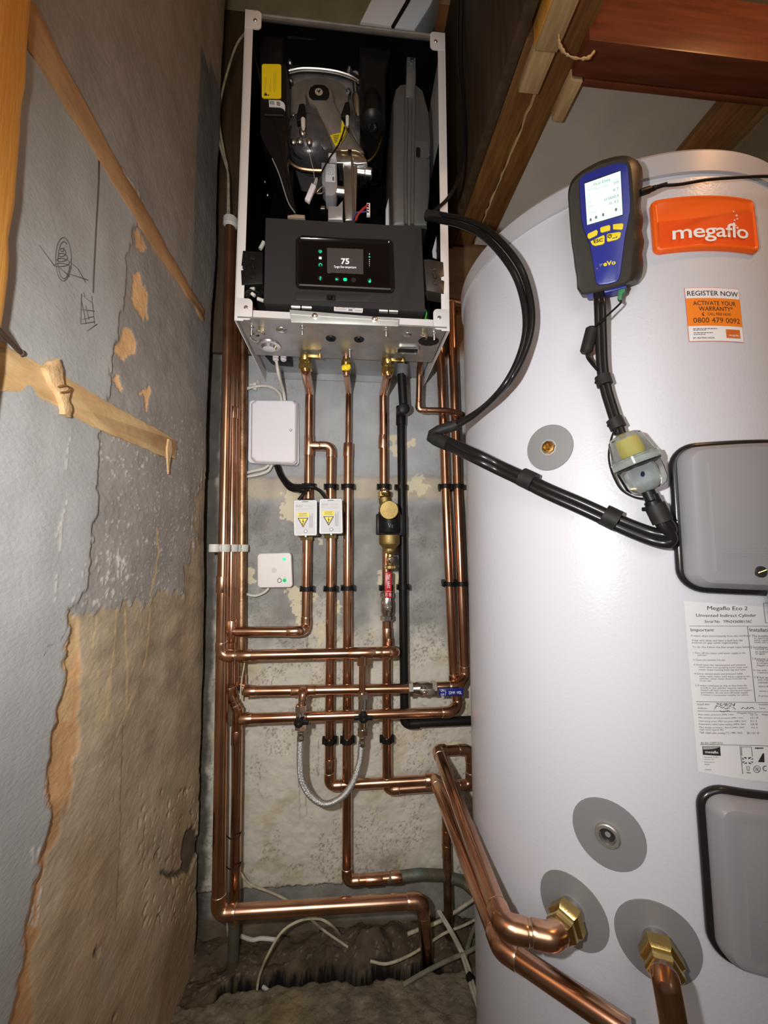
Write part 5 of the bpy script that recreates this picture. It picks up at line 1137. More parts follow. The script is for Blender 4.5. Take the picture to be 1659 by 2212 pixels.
g = M(); [g.box(dv + dn * .024 + Vector((.0118 * math.cos(R_(a)), .0118 * math.sin(R_(a)), 0)), (.002, .002, .005)) for a in range(0, 360, 30)]; part('cap_knurls', g, BRASS_DULL, ft)

# ---- lever valves with vinyl handles
def lever_valve(label, p, ax, hdir, hl, vm, lines, hoff, flip=1):
    """p spindle centre on the pipe, ax pipe direction, handle lies along hdir"""
    p = Vector(p); ax = Vector(ax).normalized(); t = thing('lever_valve', label, 'valve', p - Z_ * .02, 'lever valves')
    part('body', M().lathe(p, ax, [(-.031, .0115), (-.026, .0135), (-.017, .0135), (-.013, .0155), (.013, .0155), (.017, .0135), (.026, .0135), (.031, .0115)], 24), CHROME, t)
    hexn(p, ax, -.034, -.022, .0168, 'end_nut', t, CHROME); hexn(p, ax, .022, .034, .0168, 'end_nut', t, CHROME)
    o = Vector((0, -1, 0)); part('spindle_boss', M().lathe(p, o, [(0, .0095), (.022, .0095), (.024, .0075)], 18), CHROME, t)
    hn = part('handle_nut', M().hexnut(p, o, .025, .031, .0062), CHROME, t); part('spindle_tip', M().lathe(p, o, [(.030, .003), (.0335, .0028)], 12), CHROME, hn)
    h = Vector(hdir).normalized(); w = h.cross(o).normalized()
    hp = p + o * .024
    rot = Matrix((h, w, o)).transposed()
    pl = M(); pl.box(hp + h * .008, (.034, .012, .0025), rot, .0008); pl = part('handle_plate', pl, CHROME, t)
    g = M(); a = hp + h * hoff + o * .002
    L0, wd = hl, .0085
    g.box(a + h * L0 / 2, (L0, wd * 2, .006), rot, .0018)
    gr = part('vinyl_grip', g, vm, t)
    bt = bmesh.new(); ww = w * flip
    for body, x0, x1, y0, y1 in lines: text_bm(body, (lambda x0, x1, y0, y1: (lambda u, v: a + o * .0034 + h * L0 * (x0 + (x1 - x0) * u) + w * wd * (y0 + (y1 - y0) * v)))(x0, x1, y0, y1), target=bt)
    part('grip_lettering', bt, WHITE_MARK, gr, sharp=None)
    return t, a, h, w, o
LV_TXT = [('MSL', .72, .92, .45, -.3), ('22MM', .38, .64, .45, -.3), ('OFF', .06, .20, .85, .2), ('ON', .06, .20, -.2, -.85), (')', .23, .27, .75, -.75)]
pv = PY(836, 1310, YV - .005)
# red: handle stands up from the spindle, blue: handle lies to the right
lever_valve('lever valve with a red handle standing upright on the return pipe', pv, (0, 0, 1), PY(838.5, 1240, -.07) - PY(838, 1305, -.07), .062, RED_VALVE,
            LV_TXT, .024)
lever_valve('lever valve with a blue handle pointing right on the middle cross pipe', PY(912, 1487, YH), (1, 0, 0.0), PY(990, 1489.5, -.12) - PY(912, 1491, -.12), .057, BLUE_VALVE,
            LV_TXT, .034)

# ---- filling loop: two check valves and the braided hose
def fill_valve(label, x, y0, y1, ylev, Y, lev, wings):
    t = thing('filling_valve', label, 'valve', PY(x, y1, Y), 'filling loop valves'); dn = Vector((0, 0, -1))
    a, b = PY(x + 1, y0, Y), PY(x, y1, Y); L0 = (a - b).length; ax = (b - a).normalized()
    part('body', M().lathe(a, ax, [(0, .0085), (L0 * .1, .0105), (L0 * .45, .0095), (L0 * .55, .0105), (L0 * .78, .0100), (L0, .0085)], 22), CHROME, t)
    hexn(a, ax, -.001, .012, .0125, 'compression_nut', t, CHROME); hexn(a, ax, L0 * .36, L0 * .36 + .008, .0115, 'body_hex', t, CHROME); hexn(a, ax, L0 - .014, L0, .0125, 'hose_nut', t, CHROME)
    c = PY(lev[0], ylev, Y - .012); o = Vector((0, -1, 0))
    part('spindle', M().lathe(c, o, [(-.012, .007), (.004, .007)], 16), CHROME, t)
    g = M(); g.lathe(c, o, [(.002, .0098), (.004, .0105), (.010, .0100), (.0125, .007), (.0125, 0)], 24)
    for s in wings: g.box(c + Vector((s * .013, -.006, -.0005 * s)), (.015, .007, .0085), bev=.0015)
    lv = part('lever_knob', g, BLACK, t); part('knob_screw', M().lathe(c, o, [(.0125, .0028), (.0138, .0024), (.0138, 0)], 12), BRASS, lv)
    return t
fill_valve('left filling valve with a black lever turned to the right', 649, 1524, 1576, 1558, YH - .042, (646.5, 1558), (1.0,))
fill_valve('right filling valve with a black two winged lever', 783, 1498, 1588, 1548.5, YA - .006, (785, 1548), (-1.0, 1.0))
hs = thing('braided_hose', 'braided steel hose hanging in a loop between the two filling valves', 'hose', PY(706, 1738, -0.12))
hp = smooth_path([PY(649, 1592, -0.128), PY(648, 1640, -0.128), PY(652, 1685, -0.124), PY(672, 1720, -0.118), PY(703, 1737, -0.114), PY(738, 1722, -0.112), PY(762, 1690, -0.112), PY(777, 1645, -0.112), PY(781, 1606, -0.112)], 14)
# braid: core tube plus crossed strands
part('core', M().tube(hp, .0061, 20), mat('braid_core', (.40, .40, .40), .4, .8, bump=.4, bscale=900), hs)
def frames(path):
    t = (path[1] - path[0]).normalized(); n = t.orthogonal().normalized(); out = []
    for i, p in enumerate(path):
        t2 = (path[min(i + 1, len(path) - 1)] - path[max(i - 1, 0)]).normalized(); q = t.rotation_difference(t2); n = q @ n; n = (n - t2 * n.dot(t2)).normalized(); t = t2
        out.append((p, n, t2.cross(n)))
    return out
dense = []
for a, b in zip(hp, hp[1:]):
    for k in range(3): dense.append(a.lerp(b, k / 3))
dense.append(hp[-1]); fr = frames(dense)
g = M()
for s in (1, -1):
    for k in range(9):
        pts = []
        for i, (p, n, b) in enumerate(fr):
            a = 2 * math.pi * k / 9 + s * i * 0.34
            pts.append(p + (n * math.cos(a) + b * math.sin(a)) * (.0063 + .0004 * math.sin(i * 1.5 * s + k)))
        g.tube(pts, .00075, 4, cap=False)
part('braid', g, BRAID, hs, sharp=None)
for a, b in [(PY(649.5, 1574, -.128), PY(649, 1600, -.128)), (PY(783, 1584, -.112), PY(781.5, 1612, -.112))]:
    L0 = (b - a).length; part('ferrule', M().lathe(a, b - a, [(0, .0065), (L0 * .25, .0065), (L0 * .3, .0075), (L0 * .38, .0066), (L0 * .6, .0066), (L0 * .66, .0075), (L0 * .96, .0074), (L0, .0066)], 20), CHROME, hs)

# ---- wiring centre, receiver and cables
q = Quad((541, 868), (646, 872), (647, 1008), (538, 1002), lambda x, y: PY(x, y, -0.010), n=Vector((0, -1, 0)))
jb = thing('junction_box', 'white lidded junction box on the wall beside the left flow pipe', 'box', q.at(.5, 0))
part('base', q.rr(0.06, [(0, -0.009), (0, 0.012), (0.001, 0.013)]), WHITE_PL, jb)
q2 = Quad((546, 868.5), (644, 869.5), (643, 1007), (545, 1003), lambda x, y: PY(x, y, -0.022), n=Vector((0, -1, 0)))
def octo(qd, layers, cu=.16, cv=.10):
    lp = []
    for i, h in layers:
        iu, iv = i, i * .75
        lp.append([qd.at(u, v, h) for u, v in [(iu + cu, 1 - iv), (1 - iu - cu * .8, 1 - iv), (1 - iu, 1 - iv - cv * .8), (1 - iu, iv + cv * .6), (1 - iu - cu * .7, iv), (iu + cu, iv), (iu, iv + cv), (iu, 1 - iv - cv * .8)]])
    return M().loft(lp)
lid = part('lid', octo(q2, [(0, 0), (0.0, 0.014), (0.03, 0.022), (0.05, 0.0235)], .10, .07), WHITE_PL, jb, sharp=20)
part('lid_screw', M().lathe(q2.at(.87, .52, .0235), (0, -1, 0), [(-.001, .0035), (.0004, .0035), (-.0006, .0)], 16), mat('screw_hollow', (.18, .18, .18), .4, .5), lid)
q = Quad((555.5, 1196), (629, 1193.5), (632, 1269), (556, 1270), lambda x, y: PY(x, y, -0.030), n=Vector((0, -1, 0)))
rc = thing('wireless_receiver', 'small square white receiver with green lights on the wall', 'receiver', q.at(.5, 0))
WHITE_RC = mat('receiver_white', (.74, .70, .69), .45)
bd = part('case', q.rr(0.10, [(0.002, -0.029), (0, -0.02), (0, -0.002), (0.0015, 0.0), (0.004, 0.0004)]), WHITE_RC, rc)
part('status_light', M().lathe(q.at(.785, .815, .0006), (0, -1, 0), [(0, .0044), (.0004, .004), (.0005, 0)], 20), LED_G, bd)
part('logo_hollow', M().lathe(q.at(.485, .50, .0006), (0, -1, 0), [(0, .0062), (.0002, .006), (.0002, 0)], 24), mat('debossed_white', (.60, .57, .56), .5), bd)
def ringat(p, r, w): return M().tube([p + Vector((r * math.cos(R_(k)), 0, r * math.sin(R_(k)))) for k in range(0, 360, 18)], w, 8, closed=True)
for u, m1, m2 in [(.635, INK_SOFT, WHITE_RC), (.78, LED_G, mat('button_green', (.1, .3, .15), .4))]:
    part('button_rim', ringat(q.at(u, .205, .0008), .0048, .0008), m1, bd); part('button', M().lathe(q.at(u, .205, .0006), (0, -1, 0), [(0, .0042), (.001, .0038), (.0012, 0)], 18), m2, bd)
for u in (.635, .78):
    c = q.at(u, .295, .0007); part('button_mark', M().tube([c + Vector((-.002, 0, -.0008)), c + Vector((0, 0, .0012)), c + Vector((.002, 0, -.0008))], .0003, 5), INK_SOFT, bd)

def cable(label, pts, r, m=CABLE_W, name='cable', n=8, flat=None, cat='cable', group=None):
    return solo(name, M().tube(smooth_path(pts, n), r, 10, flat=flat), m, label, cat, group=group)
cable('white cable dropping from the boiler gland into the top of the junction box', [PZ(*K(2, 402, 978), 1.548), PY(602, 810, -.10), PY(612, 845, -.05), PY(616, 874, -.026)], .0037)
cable('white cable arching from behind the corner pipes into the top of the junction box', [PY(530, 840, -.03), PY(560, 834, -.022), PY(585, 836, -.022), (PY(604, 850, -.022)), PY(609, 874, -.024)], .0037)
cable('upper white cable leaving the bottom of the junction box to the left', [PY(582, 1003, -.022), PY(570, 1012, -.02), PY(545, 1018, -.02), PY(524, 1024, -.022)], .0037)
cable('lower white cable leaving the bottom of the junction box to the left', [PY(588, 1004, -.024), PY(578, 1018, -.022), PY(555, 1026, -.02), PY(524, 1031, -.022)], .0037)
cable('white cable leaving the bottom of the receiver to the left', [PY(581, 1270, -.018), PY(570, 1280, -.018), PY(550, 1287, -.018), PY(524, 1281, -.022)], .0033)
t = thing('actuator_lead', 'paired black leads from the junction box to the two actuator boxes', 'cable', PY(640, 1060, -.04))
for k, (pl) in enumerate([[(595, 1006, -.03), (605, 1030, -.04), (622, 1050, -.06), (650, 1054, -.07), (672, 1052, -.075), (690, 1060, -.07), (705, 1078, -.07)], [(602, 1006, -.03), (611, 1028, -.04), (628, 1046, -.06), (650, 1049, -.065), (668, 1050, -.07), (660, 1060, -.075), (650, 1078, -.075)], [(598, 1006, -.026), (608, 1034, -.04), (625, 1056, -.06), (646, 1060, -.075), (655, 1066, -.08), (645, 1080, -.08)]]):
    part('lead', M().tube(smooth_path([PY(*p_) for p_ in pl], 8), .0040, 10), BLACK_SATIN, t)
cable('old white cable running down the left wall into the plastic socket', [PY(412, -20, -.10), PY(425, 60, -.10), PY(440, 150, -.08), PY(462, 245, -.07), PY(478, 325, -.07), PY(492, 372, -.075), PY(494, 420, -.08), PY(495, 478, -.088)], .0028, CABLE_OLD)
cable('old white cable looping from behind the boiler top to join the other', [PY(530, 70, -.06), PY(510, 100, -.06), PY(490, 160, -.06), PY(476, 220, -.06), PY(474, 270, -.066), PY(484, 330, -.068), PY(492, 375, -.071), PY(492, 478, -.086)], .0028, CABLE_OLD)
cable('thin white cable down the gap between the two left mains', [PY(497, 1570, -.045), PY(496, 1750, -.045), PY(490, 1960, -.05), PZ(497, 2040, .18)], .0030, CABLE_W)
cable('yellowed flex hanging beside the corner bundle', [PY(526, 1395, -.025), PY(528, 1430, -.06), PY(522, 1470, -.075), PY(519, 1510, -.078)], .0018, CABLE_OLD)
# low cables in the rubble
cable('yellowed flex from the corner pipes passing behind the lowest cross pipe', [PY(515, 1880, -.045), PY(540, 1910, -.04), PY(580, 1926, -.035), PY(625, 1948, -.04), PY(665, 1980, -.05), PZ(700, 2010, .205), PZ(752, 2046, .185)], .0026, CABLE_OLD)
cable('white flex arching up out of the floor gap on the left', [PZ(553, 2160, .15), PZ(560, 2110, .18), PY(580, 2060, -.085), PY(610, 2012, -.07), PY(650, 1988, -.055), PY(690, 1985, -.05), PY(720, 2002, -.045), PZ(735, 2020, .19)], .0027, CABLE_OLD)
cable('yellow flex snaking over the rubble to the right', [PZ(800, 2076, .190), PZ(835, 2082, .186), PZ(880, 2066, .190), PZ(920, 2042, .196), PZ(960, 2016, .20), PZ(1000, 2000, .205), PZ(1030, 1985, .21)], .0028, CABLE_OLD)
cable('white cable end lying in the rubble by the left stub', [PZ(520, 2022, .195), PZ(545, 2030, .195), PZ(565, 2027, .196), PZ(598, 2030, .193)], .0042, CABLE_W)
cable('white cable behind the lowest elbow on the right', [PZ(880, 2018, .195), PZ(910, 2006, .20), PY(950, 1990, -.03), PY(990, 1965, -.025), PY(1030, 1938, -.03)], .0040, CABLE_OLD)
cable('grey cable loop lying in the dark floor gap', [PZ(568, 2132, .163), PZ(590, 2146, .166), PZ(620, 2148, .168), PZ(650, 2142, .168), PZ(680, 2132, .165)], .0036, CABLE_W)
cable('dusty grey cable crossing the floor towards the tank', [PZ(870, 2128, .183), PZ(910, 2104, .188), PZ(960, 2078, .192), PZ(1010, 2056, .196), PZ(1030, 2046, .20)], .0042, CABLE_DUST)
cable('dusty cable under the tank edge', [PZ(1004, 2070, .19), PZ(1012, 2040, .195), PZ(1022, 2010, .20), PZ(1034, 1990, .205)], .0046, CABLE_DUST)
t = thing('cable_pair', 'taped pair of pale cables running forward along the floor beside the tank', 'cable', PZ(1020, 2130, .19))
for dx in (0, 7):
    part('cable_run', M().tube(smooth_path([PY(946 + dx * .5, 1968, -.05), PY(968 + dx * .6, 2005, -.08), PZ(992 + dx * .7, 2050, .20), PZ(1006 + dx, 2090, .192), PZ(1014 + dx, 2120, .190), PZ(1030 + dx, 2170, .190), PZ(1050 + dx * 1.4, 2230, .190)], 8), .0034, 10), mat('pale_cable', (.42, .39, .31), .55, var=.15, vscale=40), t)
part('tape_band', M().tube([PZ(1012, 2108, .192), PZ(1019, 2118, .192)], .0082, 12), BLACK, t)
for a, b, c_, lab in [(484, 1806, 500, 'upper'), (482, 1872, 500, 'lower')]:
    cable('%s thin black tie looped round the left mains near their foot' % lab, [PY(a, b - 8, -.075), PY(a + 6, b, -.082), PY(c_, b + 7, -.080), PY(515, b + 3, -.078), PY(521, b - 10, -.062)], .0012, BLACK, name='cable_tie', cat='tie')
for x, y, lab in [(551, 836, 'white cable staple over the arching cable beside the boiler foot')]:
    solo('cable_staple', M().box(PY(x, y, -.014), (.010, .014, .018), bev=.002), WHITE_PL, lab, 'staple')

# ---- duct above the boiler, blue cap
tk = thing('white_duct', 'white flue duct slanting up to the right above the boiler', 'duct', PY(840, 60, -.06))
DW = mat('duct_white', (.78, .77, .78), .4)
g = M(); g.prism([PY(*p_, -.14) for p_ in [(778, 45), (846, 56), (876, 4), (905, -60), (830, -60)]], (0, .10, 0), .006); part('duct_half', g, DW, tk)
g = M(); g.prism([PY(*p_, -.14) for p_ in [(852, 57), (896, 64), (930, 12), (960, -60), (912, -60), (884, 2)]], (0, .10, 0), .006); part('duct_half', g, mat('duct_cool_white', (.64, .71, .76), .4), tk)
g = M(); g.prism([PY(*p_, -.139) for p_ in [(845, 56), (853, 57), (885, 2), (912, -60), (904, -60), (875, 4)]], (0, .08, 0)); part('seam_strip', g, BLACK, tk)
g = M(); g.lathe(PY(962, -38, -.002), (0, -1, 0), [(0, .060), (.05, .060), (.062, .052), (.066, .03), (.066, 0)], 32); solo('wall_cap', g, mat('deep_blue_plastic', (.012, .012, .14), .4), 'dark blue round cap high on the wall, cut by the top edge of the picture', 'cap')

# ================================================================== hot water tank
tank = thing('hot_water_tank', 'tall white hot water tank with orange badge and grey covers', 'tank', (TX, TY, 0.17))
TT = 1.632
part('body', M().lathe((TX, TY, 0.172), Z_, [(0, TR - .01), (0.004, TR), (TT - .172 - .018, TR), (TT - .172 - .018, TR - .004), (TT - .172, TR - .004)], 160), TANK, tank)
part('top_cap', M().lathe((TX, TY, TT - .020), Z_, [(0, TR + .0005), (0.001, TR + .004), (.030, TR + .005), (.036, TR + .001), (.040, TR - .010), (.046, TR - .06), (.048, 0)], 160), TANK_CAP, tank)

# orange badge
BQ = Quad((1403, 442), (1617, 441), (1630, 551), (1412, 551), 'tank')
bd = part('badge', BQ.rr(0.10, [(-.001, -.001), (-.001, .004), (.0008, .0066), (.003, .0072), (.0048, .0058), (.0065, .0052)], ncol=30), ORANGE, tank, 'orange raised badge')
def wave(u): return 0.575 + 0.205 * (max(0, (u - .12) / .88)) ** 1.7 - .05 * (u > .93) * (u - .93) / .07 - .03 * math.sin(u * 3.1)
g = M(); N_ = 40; U0, U1, V0 = .045, .955, .07
lo = [g.b.verts.new(BQ.at(U0 + (U1 - U0) * i / N_, V0, .0056)) for i in range(N_ + 1)]; hi = [g.b.verts.new(BQ.at(U0 + (U1 - U0) * i / N_, wave(U0 + (U1 - U0) * i / N_) - .012, .0066)) for i in range(N_ + 1)]; h2 = [g.b.verts.new(BQ.at(U0 + (U1 - U0) * i / N_, wave(U0 + (U1 - U0) * i / N_), .0052)) for i in range(N_ + 1)]
for i in range(N_): g.b.faces.new((lo[i], lo[i + 1], hi[i + 1], hi[i])); g.b.faces.new((hi[i], hi[i + 1], h2[i + 1], h2[i]))
part('badge_wave', g, ORANGE_D, bd)
# lettering: pixel box of the word on the badge
def tank_text(nm, body, tl, tr, br, bl, h, m, parent, **k):
    q_ = Quad(tl, tr, br, bl, 'tank'); return text(nm, body, lambda u, v: q_.at(u, v, h), m, parent, **k)
tank_text('badge_lettering', 'megaflo', (1446, 498), (1603, 496), (1605, 535), (1447, 536), .0074, WHITE_MARK, bd, bold=.012, spacing=.95)
g = M()
for x, y, r in [(1400, 545, 6), (1422, 575, 8), (1428, 600, 6), (1407, 610, 6), (1402, 637, 11), (1418, 650, 5), (1428, 667, 9), (1440, 690, 8), (1440, 702, 9)]:
    p = PC(*K(8, x, y), TR + .0068); n = Vector((p.x - TX, p.y - TY, 0)).normalized(); g.lathe(p, n, [(0, r * .000155), (.0006, r * .000155)], 12)
part('badge_bubbles', g, WHITE_MARK, bd)

# warranty sticker
WQ = Quad(K(8, 1030, 1118), K(8, 1436, 1128), K(8, 1476, 1527), K(8, 1066, 1520), 'tank')
ws = part('warranty_sticker', WQ.sheet(.0006, 16, 2), RED_LINE, tank, 'white and orange sticker reading register now')
part('sticker_paper', WQ.sheet(.0008, 16, 2, .008, .008, .992, .992), PAPER_W, ws)
part('orange_panel', WQ.sheet(.0010, 16, 2, .008, .285, .992, .80), ORANGE_ST, ws)
bt = bmesh.new()
for body, r in [('REGISTER NOW', (.035, .845, .965, .935)), ('ACTIVATE YOUR', (.12, .665, .90, .745)), ('WARRANTY*', (.21, .560, .83, .645)), ('CALL FREE NOW', (.355, .475, .79, .525)), ('0800 479 0092', (.10, .340, .95, .435)), ('BY HEATRAE SADIA', (.075, .045, .44, .078))]:
    text_bm(body, WQ.sub(*r, .0012), target=bt, bold=.006 if body in ('REGISTER NOW', 'ACTIVATE YOUR', 'WARRANTY*') else 0)
g = M(); g.b = bt
g.tube([WQ.at(.29 + .022 * math.cos(R_(a)), .50 + .026 * math.sin(R_(a)), .0012) for a in range(100, 290, 20)], .0006, 5)
rn = random.Random(2)
for v, u1 in [(.225, .50), (.200, .30), (.150, .42), (.120, .28)]:
    u = .085
    while u < u1: w = rn.uniform(.02, .05); WQ.sheet(.0012, 1, 1, u, v, min(u + w, u1), v + .011, g); u += w + .012
part('sticker_print', g, INK, ws, sharp=None)
lg = part('sticker_logo', WQ.sheet(.0011, 6, 2, .66, .065, .93, .225), mat('logo_gold', (.62, .26, .02), .5, col2=(.55, .09, .02), vscale=25), ws)
tb = text_bm('megaflo', WQ.sub(.71, .09, .90, .135, .0013)); part('logo_lettering', tb, WHITE_MARK, lg, sharp=None)

# long paper data label
DQ = Quad(K(10, 385, 190), K(10, 1900, 270), K(10, 2000, 2110), K(10, 540, 2040), 'tank')
dl = part('data_label', DQ.sheet(.0005, 40, 2), PAPER, tank, 'long white printed data label')
# corner lookup for label print: picture points straight to the skin
def lab_text(bt, body, x0, x1, yb, yt, sk=0.0, **k):
    q_ = Quad(K(10, x0 - sk * (yb - yt) * 0, yt), K(10, x1, yt + sk * (x1 - x0)), K(10, x1, yb + sk * (x1 - x0)), K(10, x0, yb), 'tank')
    text_bm(body, lambda u, v: q_.at(u, v, .0009), target=bt, **k)
bt = bmesh.new()
for a in [('Megaflo Eco 2', 638, 1072, 300, 246, .008), ('Unvented Indirect Cylinder', 516, 1165, 372, 328, .0), ('Serial No   TPN243600017AC', 610, 1120, 426, 397, .0), ('Important', 458, 710, 530, 487, 0), ('Installation', 1096, 1345, 522, 482, .02)]:
    lab_text(bt, *a)
part('label_headings', bt, INK, dl, sharp=None)
bt = bmesh.new()
for a in [('If water drips intermittently from the overflow', 463, 1085, 582, 557), ('Your unit does not have a fault but, the', 470, 1020, 630, 605), ('internal air gap needs regenerating.', 472, 972, 657, 632), ('To do this follow the five simple steps below:', 476, 1100, 703, 678),
          ('1 Turn off the mains cold water supply to the', 480, 1052, 768, 743), ('cylinder', 528, 634, 790, 770), ('2 Open the lowest hot tap', 483, 830, 843, 820), ('3 Hold open the temperature and pressure', 490, 1052, 896, 871), ('relief valve until gurgling noise stops and', 541, 1068, 922, 899), ('water stops running from tap and valve', 544, 1050, 948, 925),
          ('4 Close temperature and pressure relief', 498, 1020, 993, 968), ('valve, open mains cold water supply to the', 550, 1100, 1020, 997), ('cylinder, when water flows from hot tap', 554, 1062, 1044, 1022), ('close tap', 556, 676, 1067, 1047),
          ('5 If water continues to drip or flow from the', 510, 1066, 1120, 1095), ('overflow, the cylinder requires attention.', 563, 1075, 1145, 1122), ('Switch off heat sources (immersion heaters', 565, 1120, 1170, 1147), ('and boiler), do not turn off water supply.', 568, 1080, 1196, 1172), ('Contact a competent installer for advice.', 570, 1086, 1220, 1198),
          ('1 The installation', 1095, 1335, 580, 556, .01), ('to approval of', 1140, 1335, 606, 584, .01), ('water regulations', 1143, 1345, 628, 607, .01), ('health and safety', 1146, 1345, 650, 629, .01), ('2 Installation and', 1105, 1345, 703, 678, .01), ('carried out by', 1152, 1345, 725, 704, .01), ('an authorised', 1156, 1345, 750, 728, .01), ('or agent.', 1160, 1265, 778, 756, .01),
          ('3 Removal or re', 1122, 1345, 828, 804, .01), ('component', 1168, 1345, 853, 830, .01), ('a competent', 1172, 1345, 878, 856, .01), ('Megaflo warra', 1174, 1345, 903, 880, .01), ('4 Use only auth', 1134, 1345, 955, 931, .01), ('replacement', 1180, 1345, 978, 957, .01), ('5 If hot water', 1143, 1345, 1030, 1006, .01), ('pipe, overflow', 1186, 1345, 1057, 1035, .01), ('consult the', 1188, 1345, 1082, 1060, .01), ('source of heat', 1192, 1345, 1125, 1103, .01), ('service agent', 1200, 1345, 1180, 1158, .01), ('A pressure', 1188, 1345, 1232, 1210, .01),
          ('Install date:', 532, 664, 1320, 1299), ('Address:', 534, 634, 1362, 1342), ('Installed by', 1196, 1345, 1325, 1303), ('Tel no.', 1200, 1268, 1362, 1344), ('Max mains pressure (MPa / bar)', 540, 924, 1434, 1412), ('1.6 / 16', 1104, 1180, 1434, 1412), ('Max primary circuit pressure (MPa / bar)', 543, 1022, 1468, 1446), ('1.0 / 10', 1104, 1186, 1468, 1446), ('Operating press. PRV set press (MPa / bar)', 545, 1056, 1504, 1482), ('0.3 / 3', 1106, 1172, 1502, 1482), ('Expansion relief valve setting (MPa / bar)', 547, 1050, 1538, 1514), ('0.8 / 8', 1108, 1178, 1538, 1516), ('Max design pressure - Rated (MPa / bar)', 550, 1034, 1572, 1550), ('0.6, 6', 1114, 1182, 1574, 1554), ('T&P Valve Spares No.', 552, 820, 1600, 1578), ('T&P relief valve setting (°C / MPa / bar)', 554, 1014, 1634, 1606), ('90 / 1.0 / 10', 1066, 1196, 1634, 1610),
          ('Megaflo Eco 2', 962, 1160, 1418, 1398), ('Weight', 1226, 1300, 1436, 1414), ('BS EN 12897:2016', 572, 804, 1742, 1718), ('Heatrae Sadia', 604, 756, 1890, 1876), ('Hurricane Way', 606, 712, 1916, 1902), ('Norwich', 610, 718, 1944, 1930), ('Norfolk', 612, 664, 1970, 1956), ('England', 616, 680, 2028, 2012), ('UK', 1162, 1250, 1795, 1780)]:
    lab_text(bt, *a)
part('label_small_print', bt, INK_SOFT, dl, sharp=None)
bt = bmesh.new(); lab_text(bt, '25/9/24', 720, 942, 1334, 1297, shear=.35); lab_text(bt, '7', 708, 738, 1368, 1342, shear=.3)
g = M(); g.b = bt; rn = random.Random(4)
def skin(x, y, h=.001): p = PC(*K(10, x, y), TR + h); return p
for x0, x1, y in [(785, 900, 1356), (915, 968, 1358), (1010, 1165, 1354), (780, 905, 1388)]:
    n_ = int((x1 - x0) / 9); g.tube([skin(x0 + 9 * i, y + rn.uniform(-11, 11)) for i in range(n_)], .00028, 4)
part('handwriting', g, INK, dl, sharp=None)
g = M()
def rule(x0, y0, x1, y1, w=.00028): g.tube([skin(x0 + (x1 - x0) * i / 8, y0 + (y1 - y0) * i / 8) for i in range(9)], w, 4)
for l in [(448, 464, 1345, 466), (1078, 466, 1165, 1284), (520, 1284, 1345, 1296), (535, 1386, 1345, 1398), (565, 1748, 1345, 1766), (996, 1766, 1028, 2070), (1250, 215, 1345, 210), (1250, 215, 1275, 430), (1275, 430, 1345, 428), (1012, 1776, 1122, 1778), (1012, 1776, 1018, 1870), (1122, 1778, 1132, 1880)]: rule(*l)
def skring(x, y, r, w=.0003): g.tube([skin(x + r * math.cos(R_(a)), y + r * math.sin(R_(a)) * 1.03) for a in range(0, 360, 15)], w, 4, closed=True)
skring(1182, 2018, 36); rule(1160, 1992, 1204, 2044); g.tube([skin(x, y) for x, y in [(1170, 2036), (1172, 2000), (1192, 2036), (1194, 2000)]], .0003, 4)
g.tube([skin(1272 + 24 * math.cos(R_(a)), 2010 + 26 * math.sin(R_(a))) for a in range(60, 301, 15)], .0005, 4)
g.tube([skin(x, y) for x, y in [(1070, 1988), (1100, 1990), (1095, 2035), (1078, 2035), (1070, 1988)]], .00025, 4)
part('label_rules', g, INK_SOFT, dl, sharp=None)
def skpoly(nm, pts, m, h=.0009, parent=dl):
    g_ = M(); a = [skin(*p, h) for p in pts]; g_.b.faces.new([g_.b.verts.new(p) for p in a]); return part(nm, g_, m, parent)
LQ = Quad(K(10, 584, 1764), K(10, 776, 1766), K(10, 784, 1870), K(10, 590, 1858), 'tank')
lg = part('label_logo', LQ.sheet(.0009, 6, 2), INK, dl); g = M()
t0 = [g.b.verts.new(LQ.at(.03 + .94 * i / 12, .97, .0010)) for i in range(13)]; t1 = [g.b.verts.new(LQ.at(.03 + .94 * i / 12, .62 + .30 * (i / 12) ** 2.2, .0010)) for i in range(13)]
for i in range(12): g.b.faces.new((t0[i], t0[i + 1], t1[i + 1], t1[i]))
part('logo_sky', g, mat('print_grey', (.30, .30, .31), .5), lg)
tb = text_bm('megaflo', LQ.sub(.14, .14, .86, .52, .0011), bold=.02); part('logo_lettering', tb, PAPER, lg, sharp=None)
skpoly('flag_field', [(1020, 1886), (1138, 1890), (1140, 1940), (1130, 1962), (1026, 1960)], mat('print_dark', (.05, .05, .09), .5))
g = M()
for a, b, w in [((1022, 1924), (1140, 1926), .0011), ((1078, 1888), (1082, 1962), .0011), ((1022, 1888), (1136, 1960), .0006), ((1138, 1892), (1028, 1960), .0006)]:
    A, B = skin(*a, .0012), skin(*b, .0012); d = (B - A).normalized(); n = Vector((A.x - TX, A.y - TY, 0)).normalized(); s = d.cross(n) * w
    g.b.faces.new([g.b.verts.new(v) for v in (A + s, B + s, B - s, A - s)])
part('flag_crosses', g, PAPER, dl)
skpoly('scheme_mark', [(1194, 1940), (1246, 1845), (1260, 1848), (1264, 1944)], INK); skpoly('scheme_bar', [(1068, 2052), (1114, 2055), (1114, 2062), (1070, 2060)], INK); skpoly('scheme_bar', [(1160, 1784), (1250, 1784), (1250, 1796), (1160, 1796)], INK)

